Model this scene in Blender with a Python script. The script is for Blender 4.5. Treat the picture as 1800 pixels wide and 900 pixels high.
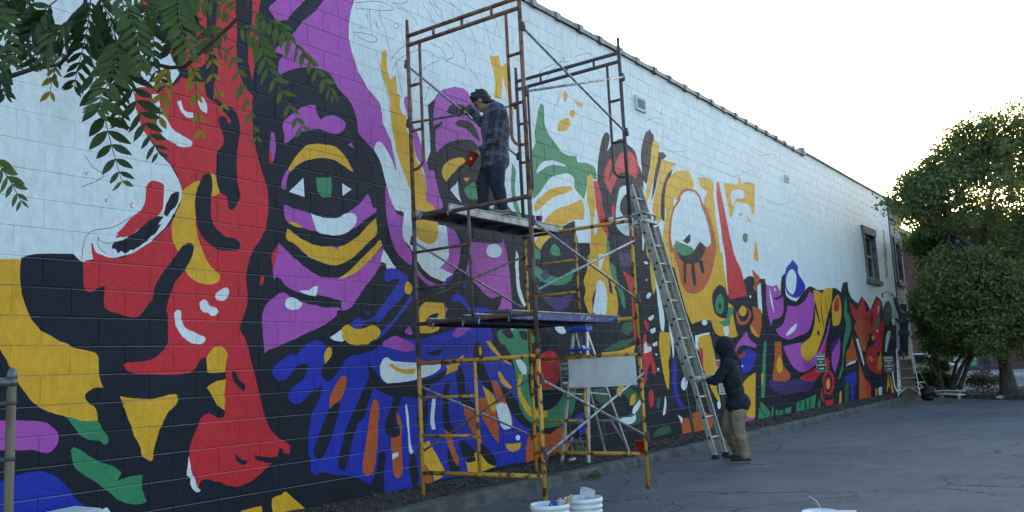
import bpy, bmesh, math, random
import numpy as np
from mathutils import Vector, Matrix, Quaternion
from mathutils.geometry import delaunay_2d_cdt
random.seed(7)
rad = math.radians
scene = bpy.context.scene
col = scene.collection
for o in list(bpy.data.objects):
    bpy.data.objects.remove(o)

# ------------------------------------------------------------------ camera
CAM_H = 1.36
YW = 6.75                      # painted wall plane
yaw, pitch, roll, FPX = rad(35.2034), rad(7.6691), rad(-2.8436), 1548.0
cy_, sy_ = math.cos(yaw), math.sin(yaw)
FWD = Vector((math.cos(pitch)*cy_, math.cos(pitch)*sy_, math.sin(pitch)))
_r = Vector((sy_, -cy_, 0)); _u = _r.cross(FWD)
RGT = math.cos(roll)*_r + math.sin(roll)*_u
UPV = -math.sin(roll)*_r + math.cos(roll)*_u
EYE = Vector((0, 0, CAM_H))
cd = bpy.data.cameras.new('camera'); cam = bpy.data.objects.new('camera', cd); col.objects.link(cam)
cd.sensor_fit = 'HORIZONTAL'; cd.sensor_width = 36.0; cd.lens = FPX/1800*36.0
cd.clip_start = 0.05; cd.clip_end = 3000
M3 = Matrix((RGT, UPV, -FWD)).transposed()
cam.matrix_world = Matrix.Translation(EYE) @ M3.to_4x4()
scene.camera = cam

# ------------------------------------------------------------------ sky, sun, exposure
SUN_EL, SUN_AZ = rad(7.5), rad(10.0)      # azimuth measured from +X towards +Y
world = bpy.data.worlds.new('World'); scene.world = world; world.use_nodes = True
wn = world.node_tree; bg = wn.nodes['Background']
sky = wn.nodes.new('ShaderNodeTexSky'); sky.sky_type = 'NISHITA'; sky.sun_disc = False
sky.sun_elevation = SUN_EL; sky.sun_rotation = math.pi/2 - SUN_AZ
sky.air_density = 1.0; sky.dust_density = 1.4; sky.ozone_density = 1.8
wn.links.new(sky.outputs[0], bg.inputs[0]); bg.inputs[1].default_value = 0.15
sl = bpy.data.lights.new('sun', 'SUN'); sl.energy = 3.0; sl.angle = rad(0.53); sl.color = (1.0, 0.86, 0.66)
sun = bpy.data.objects.new('sun', sl); col.objects.link(sun)
sdir = Vector((math.cos(SUN_EL)*math.cos(SUN_AZ), math.cos(SUN_EL)*math.sin(SUN_AZ), math.sin(SUN_EL)))
sun.rotation_euler = sdir.to_track_quat('Z', 'Y').to_euler()
sun.location = (0, 0, 30)
vs = scene.view_settings
vs.view_transform = 'Standard'; vs.look = 'None'; vs.gamma = 1.0; vs.use_curve_mapping = False
vs.exposure = 2.5
scene.cycles.max_bounces = 6
scene.cycles.diffuse_bounces = 3
scene.cycles.transparent_max_bounces = 8

# ------------------------------------------------------------------ pixel helpers (a pixel is only a direction)
def ray(px, py): return FWD + RGT*((px-900)/FPX) - UPV*((py-450)/FPX)
def on_y(px, py, y=YW):
    d = ray(px, py); return EYE + d*(y/d.y)
def on_x(px, py, x):
    d = ray(px, py); return EYE + d*(x/d.x)
def on_z(px, py, z=0.0):
    d = ray(px, py); return EYE + d*((z-CAM_H)/d.z)
def at_d(px, py, depth): return EYE + ray(px, py)*depth
def to_px(p):
    v = Vector(p)-EYE; w = v.dot(FWD)
    return 900+FPX*v.dot(RGT)/w, 450-FPX*v.dot(UPV)/w, w

# ------------------------------------------------------------------ materials
def nd(nt, t, x=0, y=0):
    n = nt.nodes.new(t); n.location = (x, y); return n
MATS = {}
def mat(name, c, rough=0.6, c2=None, scale=6.0, mix=0.5, bump=0.0, bscale=60.0, metal=0.0, spec=0.5, detail=6.0, lo=0.4, hi=0.62, trans=0.0, alpha=1.0, stretch=None, rough2=None):
    """principled material; colour varies between c and c2 over world-space noise, fine bump"""
    if name in MATS: return MATS[name]
    m = bpy.data.materials.new(name); m.use_nodes = True; nt = m.node_tree
    p = nt.nodes['Principled BSDF']
    geo = nd(nt, 'ShaderNodeNewGeometry')
    vec = geo.outputs['Position']
    if stretch:
        mp = nd(nt, 'ShaderNodeMapping'); mp.inputs['Scale'].default_value = stretch
        nt.links.new(vec, mp.inputs[0]); vec = mp.outputs[0]
    p.inputs['Roughness'].default_value = rough; p.inputs['Metallic'].default_value = metal
    p.inputs['Specular IOR Level'].default_value = spec
    if c2 is None: c2 = tuple(min(1, v*0.82) for v in c)
    n1 = nd(nt, 'ShaderNodeTexNoise'); n1.inputs['Scale'].default_value = scale; n1.inputs['Detail'].default_value = detail
    nt.links.new(vec, n1.inputs['Vector'])
    rp = nd(nt, 'ShaderNodeValToRGB'); rp.color_ramp.elements[0].position = lo; rp.color_ramp.elements[1].position = hi
    rp.color_ramp.elements[0].color = (*c, 1); rp.color_ramp.elements[1].color = (*[a*(1-mix)+b*mix for a, b in zip(c, c2)], 1)
    nt.links.new(n1.outputs['Fac'], rp.inputs[0]); nt.links.new(rp.outputs[0], p.inputs['Base Color'])
    if rough2 is not None:
        mr = nd(nt, 'ShaderNodeMapRange'); mr.inputs[1].default_value = lo; mr.inputs[2].default_value = hi
        mr.inputs[3].default_value = rough; mr.inputs[4].default_value = rough2
        nt.links.new(n1.outputs['Fac'], mr.inputs[0]); nt.links.new(mr.outputs[0], p.inputs['Roughness'])
    if bump > 0:
        n2 = nd(nt, 'ShaderNodeTexNoise'); n2.inputs['Scale'].default_value = bscale; n2.inputs['Detail'].default_value = 5
        nt.links.new(vec, n2.inputs['Vector'])
        b = nd(nt, 'ShaderNodeBump'); b.inputs['Strength'].default_value = bump; b.inputs['Distance'].default_value = 0.01
        nt.links.new(n2.outputs['Fac'], b.inputs['Height']); nt.links.new(b.outputs[0], p.inputs['Normal'])
    if trans: p.inputs['Transmission Weight'].default_value = trans
    if alpha < 1: p.inputs['Alpha'].default_value = alpha
    MATS[name] = m
    return m

# ------------------------------------------------------------------ mesh builder
def frame_of(d):
    d = d.normalized(); a = Vector((0, 0, 1)) if abs(d.z) < .95 else Vector((1, 0, 0))
    u = d.cross(a).normalized(); v = d.cross(u).normalized(); return u, v
class MB:
    def __init__(s): s.v = []; s.f = []; s.mi = []; s.cur = 0; s.sm = []; s.smooth = False
    def add(s, vs_, fs):
        b = len(s.v); s.v += [tuple(q) for q in vs_]
        for f in fs: s.f.append(tuple(b+i for i in f)); s.mi.append(s.cur); s.sm.append(s.smooth)
        return s
    def box(s, c, size, rot=None, bev=0.0):
        hx, hy, hz = [q/2 for q in size]; c = Vector(c)
        if bev > 0:
            bev = min(bev, hx*.9, hy*.9, hz*.9); pts = []
            bmx = bmesh.new(); bmesh.ops.create_cube(bmx, size=2)
            for w in bmx.verts: w.co = (w.co.x*hx, w.co.y*hy, w.co.z*hz)
            bmesh.ops.bevel(bmx, geom=list(bmx.edges), offset=bev, segments=1, affect='EDGES')
            bmx.verts.index_update()
            pts = [w.co.copy() for w in bmx.verts]; fs = [[w.index for w in f.verts] for f in bmx.faces]; bmx.free()
        else:
            pts = [Vector((x*hx, y*hy, z*hz)) for x in (-1, 1) for y in (-1, 1) for z in (-1, 1)]
            fs = [(0, 1, 3, 2), (4, 6, 7, 5), (0, 4, 5, 1), (2, 3, 7, 6), (0, 2, 6, 4), (1, 5, 7, 3)]
        if rot is not None: pts = [rot @ q for q in pts]
        return s.add([c+q for q in pts], fs)
    def beam(s, a, b, w, h, up=None, bev=0.0):
        a = Vector(a); b = Vector(b); d = (b-a); L = d.length; d.normalize()
        if up is None: up = Vector((0, 0, 1)) if abs(d.z) < .9 else Vector((0, 1, 0))
        y = Vector(up).cross(d).normalized(); z = d.cross(y)
        return s.box((a+b)/2, (L, w, h), Matrix((d, y, z)).transposed(), bev)
    def tube(s, pts, r, n=8, cap=True):
        pts = [Vector(q) for q in pts]; k = len(pts)
        rs = r if isinstance(r, (list, tuple)) else [r]*k
        rings = []; pu = None
        for i, q in enumerate(pts):
            d = (pts[min(i+1, k-1)]-pts[max(i-1, 0)])
            if d.length < 1e-9: d = Vector((0, 0, 1))
            d.normalize()
            if pu is None: u, w = frame_of(d)
            else:
                u = pu - d*pu.dot(d)
                if u.length < 1e-6: u, w = frame_of(d)
                u.normalize(); w = d.cross(u)
            pu = u
            rings.append([q+(u*math.cos(2*math.pi*j/n)+w*math.sin(2*math.pi*j/n))*rs[i] for j in range(n)])
        vv = [p for g in rings for p in g]; fs = []
        for i in range(k-1):
            for j in range(n):
                fs.append((i*n+j, i*n+(j+1) % n, (i+1)*n+(j+1) % n, (i+1)*n+j))
        if cap: fs += [tuple(range(n))[::-1], tuple((k-1)*n+j for j in range(n))]
        o = s.smooth; s.smooth = True; s.add(vv, fs); s.smooth = o
        if cap: s.sm[-1] = s.sm[-2] = False
        return s
    def lathe(s, prof, c=(0, 0, 0), n=24, rot=None):
        c = Vector(c); vv = []
        for (r, z) in prof:
            for j in range(n):
                q = Vector((r*math.cos(2*math.pi*j/n), r*math.sin(2*math.pi*j/n), z))
                if rot is not None: q = rot @ q
                vv.append(c+q)
        fs = []
        for i in range(len(prof)-1):
            for j in range(n): fs.append((i*n+j, i*n+(j+1) % n, (i+1)*n+(j+1) % n, (i+1)*n+j))
        if prof[0][0] > 1e-6: fs.append(tuple(range(n))[::-1])
        if prof[-1][0] > 1e-6: fs.append(tuple((len(prof)-1)*n+j for j in range(n)))
        o = s.smooth; s.smooth = True; s.add(vv, fs); s.smooth = o
        return s
    def prism(s, poly, d):
        """closed polygon (list of Vector) extruded by vector d"""
        n = len(poly); d = Vector(d)
        return s.add(list(poly)+[Vector(q)+d for q in poly], [tuple(range(n))[::-1], tuple(n+i for i in range(n))]+[(i, (i+1) % n, n+(i+1) % n, n+i) for i in range(n)])
    def ell(s, c, r, rot=None, n=14, m=8):
        prof = []; c = Vector(c); vv = []
        for i in range(m+1):
            t = math.pi*i/m
            for j in range(n):
                p = 2*math.pi*j/n; q = Vector((r[0]*math.sin(t)*math.cos(p), r[1]*math.sin(t)*math.sin(p), -r[2]*math.cos(t)))
                if rot is not None: q = rot @ q
                vv.append(c+q)
        fs = []
        for i in range(m):
            for j in range(n): fs.append((i*n+j, i*n+(j+1) % n, (i+1)*n+(j+1) % n, (i+1)*n+j))
        o = s.smooth; s.smooth = True; s.add(vv, fs); s.smooth = o
        return s
    def mesh(s, name, mats):
        me = bpy.data.meshes.new(name); me.from_pydata(s.v, [], s.f)
        if not isinstance(mats, (list, tuple)): mats = [mats]
        for m in mats: me.materials.append(m)
        me.polygons.foreach_set('material_index', s.mi); me.polygons.foreach_set('use_smooth', s.sm)
        me.update(); me.validate()
        return me
    def build(s, name, mats, parent=None, origin=None):
        if origin is not None:
            o_ = Vector(origin); s.v = [tuple(Vector(q)-o_) for q in s.v]
        ob = bpy.data.objects.new(name, s.mesh(name, mats)); col.objects.link(ob)
        if origin is not None: ob.location = origin
        if parent is not None: ob.parent = parent
        return ob
def tag(o, label=None, cat=None, group=None, kind=None):
    if label: o['label'] = label
    if cat: o['category'] = cat
    if group: o['group'] = group
    if kind: o['kind'] = kind
    return o
def thing(name, label, cat, loc=(0, 0, 0), group=None, rz=0.0):
    o = bpy.data.objects.new(name, None); o.empty_display_size = .2; col.objects.link(o)
    o.location = loc; o.rotation_euler[2] = rz
    return tag(o, label, cat, group)
def part(mb, name, mats, root):
    """mesh given in world coordinates, parented to an unrotated thing"""
    o_ = root.location
    mb.v = [(q[0]-o_[0], q[1]-o_[1], q[2]-o_[2]) for q in mb.v]
    return mb.build(name, mats, root)
def sub(mb, name, mats, parent_part, root):
    o_ = root.location
    mb.v = [(q[0]-o_[0], q[1]-o_[1], q[2]-o_[2]) for q in mb.v]
    return mb.build(name, mats, parent_part)
# ================================================================== the mural, traced on the wall plane
MUR = []          # (colour key, [(X, Z)...]) in painter's order
_view = [0, 0, 3.0]; _jr = random.Random(12)
def V(ox, oy, s=3.0): _view[:] = [ox, oy, s]
def _smooth(pts):
    n = len(pts); out = []
    P_ = [Vector(p) for p in pts]
    sharp = []
    for i in range(n):
        a = P_[i]-P_[i-1]; b = P_[(i+1) % n]-P_[i]
        sharp.append(a.length > 1e-6 and b.length > 1e-6 and a.normalized().dot(b.normalized()) < 0.25)
    for i in range(n):
        p0, p1, p2, p3 = P_[i-1], P_[i], P_[(i+1) % n], P_[(i+2) % n]
        L = (p2-p1).length
        t1 = Vector((0, 0)) if sharp[i] else (p2-p0)*.5
        t2 = Vector((0, 0)) if sharp[(i+1) % n] else (p3-p1)*.5
        if t1.length > L: t1 = t1*(L/t1.length)
        if t2.length > L: t2 = t2*(L/t2.length)
        k = 1 if L < 5 else (2 if L < 14 else (3 if L < 30 else 4))
        for j in range(k):
            t = j/k; t_2 = t*t; t_3 = t_2*t
            out.append(p1*(2*t_3-3*t_2+1)+t1*(t_3-2*t_2+t)+p2*(-2*t_3+3*t_2)+t2*(t_3-t_2))
    return out
def to_wall(pts):
    r = []
    for p in pts:
        w = on_y(p[0], p[1]); r.append((w.x+_jr.gauss(0, .0022), w.z+_jr.gauss(0, .0022)))     # unsteady brush edge
    return r
def p(c, s, smooth=True):
    n = [float(x) for x in s.replace(',', ' ').split()]
    pts = [(_view[0]+n[i]/_view[2], _view[1]+n[i+1]/_view[2]) for i in range(0, len(n), 2)]
    if smooth: pts = [(q.x, q.y) for q in _smooth(pts)]
    MUR.append((c, to_wall(pts)))
def ell(c, x, y, rx, ry=None, n=16):
    ry = ry or rx
    pts = [(_view[0]+(x+rx*math.cos(2*math.pi*i/n))/_view[2], _view[1]+(y+ry*math.sin(2*math.pi*i/n))/_view[2]) for i in range(n)]
    MUR.append((c, to_wall(pts)))
def line(c, s, w=0.007, k=3):
    """thin pen line: an open polyline given a small width on the wall"""
    n = [float(x) for x in s.replace(',', ' ').split()]
    pts = [(_view[0]+n[i]/_view[2], _view[1]+n[i+1]/_view[2]) for i in range(0, len(n), 2)]
    q = [Vector(a) for a in to_wall(pts)]; m = len(q); sp = []
    for i in range(m-1):
        p0, p1, p2, p3 = q[max(i-1, 0)], q[i], q[i+1], q[min(i+2, m-1)]
        for j in range(k):
            t = j/k
            sp.append(0.5*((2*p1)+(p2-p0)*t+(2*p0-5*p1+4*p2-p3)*t*t+(3*p1-p0-3*p2+p3)*t**3))
    sp.append(q[-1]); L = []; R = []
    for i, a in enumerate(sp):
        d = sp[min(i+1, len(sp)-1)]-sp[max(i-1, 0)]
        d = d.normalized() if d.length > 1e-9 else Vector((1, 0)); nn = Vector((-d.y, d.x))*(w/2)
        L.append(tuple(a+nn)); R.append(tuple(a-nn))
    MUR.append((c, L+R[::-1]))

# ---- large dark ground of the left faces (photo pixels)
V(0, 0, 1)
p('K', '-400 455 35 462 38 452 65 447 90 445 130 446 138 457 146 461 165 455 205 453 235 445 265 425 290 400 308 372 318 350 320 335 313 315 300 290 285 275 265 250 250 225 243 195 238 160 245 152 300 150 316 130 300 95 290 75 285 45 262 20 247 -40 600 -60 623 0 617 20 613 43 613 67 618 90 630 127 647 157 667 180 672 200 673 217 687 247 695 287 697 300 745 300 757 265 752 185 763 175 768 165 780 157 800 153 820 160 832 175 847 205 852 250 865 290 880 345 900 372 930 378 930 460 1000 900 620 1400 -600 2400', False)
# ---- view G : dark ground of the middle faces
V(900, 150)
p('K', '-160 690 30 690 100 740 130 870 170 830 260 745 330 712 335 760 350 830 410 830 415 960 -160 960', False)
p('K', '480 930 505 820 470 700 450 600 450 470 455 390 475 280 495 245 515 260 512 300 500 350 530 310 560 285 590 285 610 310 650 350 668 420 690 480 700 640 740 720 770 960')
V(0, 0, 1)
p('K', '850 440 900 425 950 430 1040 440 1075 430 1160 440 1270 450 1277 520 1303 495 1318 485 1330 490 1345 490 1347 500 1372 512 1374 487 1380 480 1382 520 1400 530 1415 510 1424 503 1440 510 1466 506 1474 510 1478 514 1482 497 1490 496 1492 512 1498 525 1508 533 1515 521 1523 531 1530 545 1536 530 1540 520 1550 530 1552 545 1556 532 1562 528 1567 540 1568 560 1575 570 1576 620 1582 720 1480 740 1300 775 1140 805 875 860 850 940')
# ---- view A/B/C : the red figure
V(0, 0)
p('R', '735 -30 760 60 850 110 860 190 885 260 940 330 970 360 950 420 900 458 718 462 712 500 715 560 735 640 770 710 830 780 880 840 925 900 945 950 962 1020 950 1090 905 1170 850 1230 790 1280 730 1320 650 1355 590 1360 540 1345 505 1330 490 1285 480 1285 485 1330 495 1370 440 1380 437 1400 445 1520 470 1540 555 1505 548 1615 600 1650 720 1673 760 1635 795 1590 875 1640 885 1720 885 1800 860 1850 800 1895 660 1915 655 1935 690 1965 800 1975 995 1968 1060 1895 1090 1878 1095 1965 1190 1965 1190 2010 1175 2050 1185 2090 1185 2200 1150 2205 1120 2187 1085 2182 1060 2210 1020 2300 1000 2370 1000 2440 1030 2540 1045 2575 1060 2535 1090 2528 1160 2545 1230 2568 1290 2555 1350 2520 1420 2455 1430 2440 1465 2405 1470 2370 1490 2365 1500 2390 1525 2390 1528 2350 1480 2315 1430 2270 1395 2190 1350 2000 1325 1900 1300 1800 1265 1730 1305 1600 1298 1460 1310 1390 1330 1330 1390 1230 1415 1120 1410 1000 1380 900 1345 760 1328 600 1335 500 1330 430 1345 330 1362 180 1365 60 1380 -40')
p('K', '1080 -30 1150 -30 1140 120 1130 180 1125 260 1150 330 1145 400 1130 440 1130 500 1170 545 1225 570 1258 620 1266 690 1250 800 1248 900 1255 980 1268 1030 1255 1070 1225 1108 1205 1100 1195 1035 1160 1015 1145 960 1140 880 1150 800 1180 750 1170 690 1150 640 1160 612 1185 615 1208 655 1218 640 1190 600 1140 545 1090 510 1080 430 1040 435 990 420 940 400 960 370 1030 360 1080 340 1085 270 1090 150')
p('K', '1240 -30 1330 -30 1330 100 1318 180 1310 260 1310 330 1330 420 1348 470 1337 506 1300 470 1260 380 1248 280 1250 150')
p('W', '800 510 815 600 835 670 870 730 920 755 950 775 1010 772 1012 745 960 715 910 680 885 640 860 590 840 540 835 490 805 500')
p('W', '935 535 950 580 985 620 1020 622 1018 595 985 590 965 570 955 530')
p('W', '1045 520 1050 560 1070 590 1090 597 1092 560 1080 530 1065 512')
V(0, 300)
p('R', '770 90 790 58 820 52 855 65 865 95 860 180 840 230 790 270 730 310 680 345 640 350 606 356 625 335 610 330 640 310 690 250 740 210 765 160')
p('K', '590 390 620 372 650 365 720 320 780 270 830 240 862 245 835 285 850 282 820 330 800 345 770 375 740 395 700 420 690 412 660 435 640 425 622 437 612 415 592 415')
p('K', '870 200 885 160 900 130 930 110 945 115 940 160 925 190 900 215 880 240 865 228 858 240')
p('Y', '-900 465 112 465 103 540 112 620 130 700 160 770 185 810 230 850 320 900 400 935 480 955 515 975 520 1030 527 1100 545 1145 490 1147 458 1170 448 1200 470 1225 505 1255 515 1300 513 1320 420 1320 350 1297 280 1280 200 1245 140 1185 60 1050 0 940 -100 800 -900 700')
p('Y', '965 105 1000 75 1050 52 1060 60 1035 110 1030 240 1040 330 1060 400 1100 490 1155 545 1158 575 1130 597 1060 595 1010 570 980 520 1015 445 1022 395 1000 380 965 395 940 430 915 380 905 300 920 240 950 180')
p('K', '965 395 1000 380 1022 395 1015 445 980 515 930 580 895 660 877 740 887 820 880 860 700 860 600 790 720 775 795 695 820 605 860 535 910 470')
p('Y', '1110 15 1135 20 1145 70 1158 115 1135 130 1115 140 1118 70')
p('K', '1080 15 1110 15 1120 60 1115 150 1112 230 1130 290 1180 340 1240 360 1268 385 1260 415 1220 425 1150 415 1090 375 1050 320 1032 240 1030 150 1050 70')
p('W', '1135 655 1160 630 1190 615 1207 630 1200 670 1170 685 1145 678')
p('W', '1052 700 1075 678 1095 690 1105 710 1145 728 1147 755 1120 765 1095 750 1070 745')
p('W', '918 750 935 735 955 742 955 780 975 825 1010 845 1045 862 1080 875 1082 897 1075 907 1050 917 1010 910 975 885 945 850 925 810')
V(0, 600)
p('Y', '1095 165 1090 120 1088 85 1110 55 1130 30 1165 27 1195 50 1200 80 1190 120 1190 165')
p('K', '1085 166 1192 166 1180 195 1120 220 1092 245 1070 240 1010 172 1060 110 1088 82')
p('Y', '1190 198 1188 240 1185 280 1188 330 1185 362 1150 340 1125 300 1105 265 1090 245 1120 220')
p('Y', '632 288 700 300 790 303 860 292 910 278 935 285 935 325 890 370 855 440 830 500 810 580 805 625 785 628 750 605 740 560 710 500 680 420 655 350')
p('K', '1225 150 1245 165 1260 200 1295 235 1285 265 1250 235 1225 195')
p('K', '1237 595 1255 605 1275 625 1305 628 1300 645 1270 648 1245 625')
p('K', '1340 600 1400 610 1465 606 1530 590 1500 620 1430 642 1380 633 1345 615')
p('W', '997 605 990 650 985 705 1003 720 1003 755 1025 790 1050 797 1058 785 1040 770 1035 735 1015 705 1005 655')
p('G', '350 398 390 405 450 425 510 420 540 465 570 500 570 535 550 547 530 525 480 520 430 500 395 455')
p('G', '375 575 390 557 450 590 520 630 600 660 640 695 615 742 670 715 750 705 750 780 773 845 720 860 640 845 580 800 500 740 400 670 380 620')
p('P', '-300 430 90 415 150 420 230 425 280 455 305 490 303 540 260 583 220 583 180 572 60 575 -300 570')
p('B', '-500 1200 -400 860 0 740 80 710 150 690 220 685 290 710 350 760 400 830 470 890 560 1000 640 1300')
V(400, 600)
p('Y', '20 950 75 895 180 868 190 940')
p('Y', '233 832 280 810 305 790 350 830 410 885 470 980 250 980')
# ---- view F/D : purple figure
V(400, 0)
p('P', '220 40 250 10 290 -20 430 -20 340 70 310 105 260 108 240 85')
p('P', '540 -30 672 -30 670 0 650 60 640 130 638 200 655 270 690 380 740 470 800 540 815 600 820 650 860 740 885 860 893 905 870 880 840 820 810 765 770 790 690 700 685 640 650 540 580 460 540 390 470 360 400 355 330 370 280 395 268 380 270 330 295 290 250 275 260 250 290 235 340 185 390 120 470 50')
p('P', '218 130 228 125 226 180 216 160')
p('P', '295 640 330 610 380 575 430 553 465 555 470 590 490 630 540 607 590 620 622 650 610 690 570 705 520 695 480 680 430 688 380 700 330 740 300 760 298 700 290 665')
p('P', '230 695 245 700 255 770 250 830 235 862 225 860 222 790')
p('R', '218 800 230 800 237 860 222 855')
p('P', '638 765 655 750 667 785')
p('Y', '318 898 350 840 390 790 430 762 490 760 560 770 600 800 630 840 665 905 650 900 600 865 550 840 480 833 410 850 370 870 330 905')
V(400, 300)
p('W', '775 -110 785 -145 805 -152 830 -125 870 -50 893 0 985 -5 1050 0 1060 260 1110 285 1150 290 1160 320 1165 400 1165 460 1120 512 1190 545 1150 582 1090 565 1040 530 1000 470 960 400 930 360 920 320 930 222 885 205 850 120 820 0 800 -60')
p('P', '835 75 845 100 870 180 895 230 930 240 922 320 935 375 970 430 970 500 940 480 900 440 870 380 850 300 835 200 832 120')
V(400, 0)
p('Y', '815 275 825 262 838 270 840 330 845 380 858 420 885 398 890 440 893 490 908 500 910 560 920 600 945 612 945 680 960 720 985 760 1000 850 1030 900 1050 990 1045 1055 1080 1080 1100 1110 1110 1160 1112 1230 1100 1270 1070 1288 1030 1275 1000 1250 980 1200 975 1030 955 980 925 900 900 830 880 740 862 640 855 540 840 470 825 420 808 350')
p('P', '930 520 965 500 975 560 975 650 1000 700 1020 760 1050 850 1060 900 1090 900 1110 1000 1137 1090 1110 1115 1080 1080 1045 1055 1050 990 1035 900 1000 830 975 730 950 620')
p('P', '1085 620 1095 530 1120 490 1160 468 1210 460 1255 475 1290 520 1320 570 1340 620 1345 760 1320 770 1290 740 1230 735 1170 750 1130 780 1105 803 1095 760 1095 690 1085 660')
p('K', '1155 590 1170 560 1200 550 1250 555 1300 590 1320 640 1260 605 1190 608')
p('K', '1195 650 1215 635 1250 632 1290 650 1320 700 1330 750 1300 720 1260 680 1210 665')
p('K', '1085 670 1130 640 1135 655 1095 690')
p('Y', '1130 900 1150 860 1190 838 1240 830 1255 850 1220 880 1180 925 1155 957 1140 940')
V(400, 300)
p('W', '1175 100 1215 57 1220 120 1235 170 1205 140')
p('Y', '1243 37 1280 38 1258 58')
p('G', '1250 100 1270 75 1300 60 1330 150 1280 150 1260 130')
p('W', '1375 170 1410 175 1400 200 1375 195')
p('G', '1500 -40 1520 0 1515 100 1535 190 1560 260 1530 240 1505 170 1495 80')
# face one
p('G', '465 37 545 37 550 85 545 140 500 142 475 110', False)
p('W', '325 112 400 37 408 140', False)
p('W', '603 67 653 97 607 133', False)
p('P', '310 0 332 -5 310 60 310 92 300 103 293 95 282 80')
p('P', '298 178 350 200 440 228 460 300 475 322 400 300 360 275 315 270 300 230')
p('P', '625 225 690 180 738 122 755 155 765 190 787 200 780 220 720 260 680 300 650 305 680 250')
p('Y', '318 272 360 275 400 302 350 292')
p('W', '440 225 470 240 520 250 580 248 620 227 660 223 682 245 675 280 640 320 590 340 540 340 480 325 460 290')
p('Y', '318 305 370 345 430 380 490 397 560 400 585 403 630 385 690 345 740 290 783 250 788 330 740 380 690 430 630 480 570 498 530 495 460 470 410 440 360 390 310 358')
p('P', '555 402 587 400 575 420')
p('P', '270 380 310 420 350 460 400 500 440 530 500 560 580 565 640 560 700 510 770 450 820 400 825 440 810 490 760 570 720 620 680 680 640 730 600 735 600 685 560 675 480 655 380 645 310 610 280 570 255 560 245 580 238 520 255 450')
p('Y', '583 570 640 530 700 470 760 410 805 362 815 395 770 450 720 500 670 540 620 565')
p('P', '185 760 195 720 230 680 290 640 330 665 440 705 520 725 580 718 600 735 575 740 575 765 500 820 430 850 370 880 300 912 230 940 195 965 190 900 182 800')
p('R', '245 420 270 385 262 440 240 520 232 450')
p('R', '172 570 190 550 192 575 180 605 170 600')
p('W', '380 635 430 630 450 615 478 607 472 640 465 662 420 655')
p('W', '310 680 335 668 360 675 395 700 375 730 330 732 305 715')
p('W', '825 415 845 450 870 490 888 515 860 520 840 520 835 490 808 480 815 440')
p('B', '840 520 885 518 945 550 950 590 930 600 935 650 890 700 850 740 820 780 800 800 780 790 720 800 700 835 660 830 655 800 700 768 720 790 770 775 790 745 830 690 880 620 910 575 880 570 840 592 828 570')
p('B', '727 750 740 737 752 750 740 765')
p('B', '975 650 978 680 930 740 880 800 830 860 795 890 780 900 800 860 860 800 910 740 950 680')
p('Y', '935 605 950 582 970 600 975 630 960 655 938 645')
p('W', '540 880 570 860 600 838 607 870 620 885 605 900 560 895')
p('Y', '605 830 640 810 670 835 720 830 770 815 808 845 795 880 755 903 740 915 690 920 645 915 620 895 605 880')
p('P', '985 480 1010 530 1060 580 1120 600 1150 585 1140 620 1080 615 1030 580 990 530')
p('P', '1155 295 1190 310 1215 350 1228 400 1220 490 1195 530 1185 545 1120 512 1165 460 1165 400 1158 330')
p('B', '1150 570 1190 545 1175 585 1150 585')
p('P', '1285 375 1440 385 1455 360 1470 430 1490 560 1500 730 1425 735 1440 700 1450 650 1400 672 1370 660 1330 620 1280 570 1255 540 1270 480')
ell('W', 1405, 423, 41, 37)
p('W', '1520 440 1522 485 1530 560 1545 640 1575 710 1560 715 1530 640 1520 560 1517 480')
p('Y', '1005 850 1000 790 1015 720 1050 693 1140 700 1148 760 1130 800 1110 840 1060 858 1010 855')
p('K', '1045 800 1060 770 1100 750 1115 755 1090 800 1070 815 1045 815')
p('P', '1145 715 1162 725 1150 755')
p('P', '930 850 960 818 980 860 960 868')
p('B', '1180 665 1210 645 1245 670 1280 715 1360 722 1390 740 1300 755 1260 725 1220 690 1190 695')
ell('B', 1250, 608, 9, 12)
p('W', '1490 830 1540 830 1512 852')
p('W', '1730 825 1770 822 1783 855 1760 862')
# ---- view E : blue figure
V(400, 600)
p('B', '235 150 270 110 340 65 360 75 400 30 440 0 490 0 520 30 512 80 510 120 495 150 500 190 530 215 560 190 600 130 640 80 700 70 760 50 830 10 900 -20 1000 -10 1160 -50 1215 -75 1290 -70 1385 -75 1400 -10 1390 30 1500 130 1520 200 1535 300 1560 380 1590 460 1590 500 1570 580 1575 635 1430 660 1270 700 1050 745 980 775 840 800 760 760 700 730 650 710 580 705 500 690 470 705 440 685 440 640 425 560 440 400 490 290 500 230 440 270 380 330 340 325 318 290 345 240 400 200 430 125 400 115 350 150 320 190 270 210 250 190')
p('P', '820 5 845 -10 880 -30 910 -20 985 15 985 45 940 55 870 40 820 20')
V(400, 300)
p('P', '1185 870 1215 825 1280 828 1260 850 1210 882')
V(400, 600)
p('Y', '512 110 510 70 525 35 545 30 552 60 540 90 515 118')
p('K', '455 560 460 610 490 628 515 590 560 470 595 330 580 315 550 330 500 440 470 530')
p('K', '735 110 775 150 800 190 820 215 900 220 990 210 1080 190 1150 150 1165 175 1110 210 1065 240 1030 300 920 290 870 295 770 245 740 330 720 400 690 430 660 520 640 610 620 675 600 682 582 650 590 590 620 480 660 380 700 290 745 190')
p('K', '840 400 870 330 880 295 920 290 905 340 890 390 895 440 910 480 905 500 870 510 840 490 830 450')
p('K', '795 610 820 572 835 610 825 690 830 800 740 775 780 700')
p('K', '960 620 970 590 990 600 1005 680 1005 750 975 765 958 680')
p('K', '1000 380 1060 300 1055 400 1040 500 1025 530 1010 500')
p('K', '1145 230 1175 210 1165 350 1175 430 1200 480 1180 500 1145 460 1135 390')
p('K', '1160 580 1170 565 1200 630 1225 660 1215 700 1180 702 1165 650')
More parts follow.
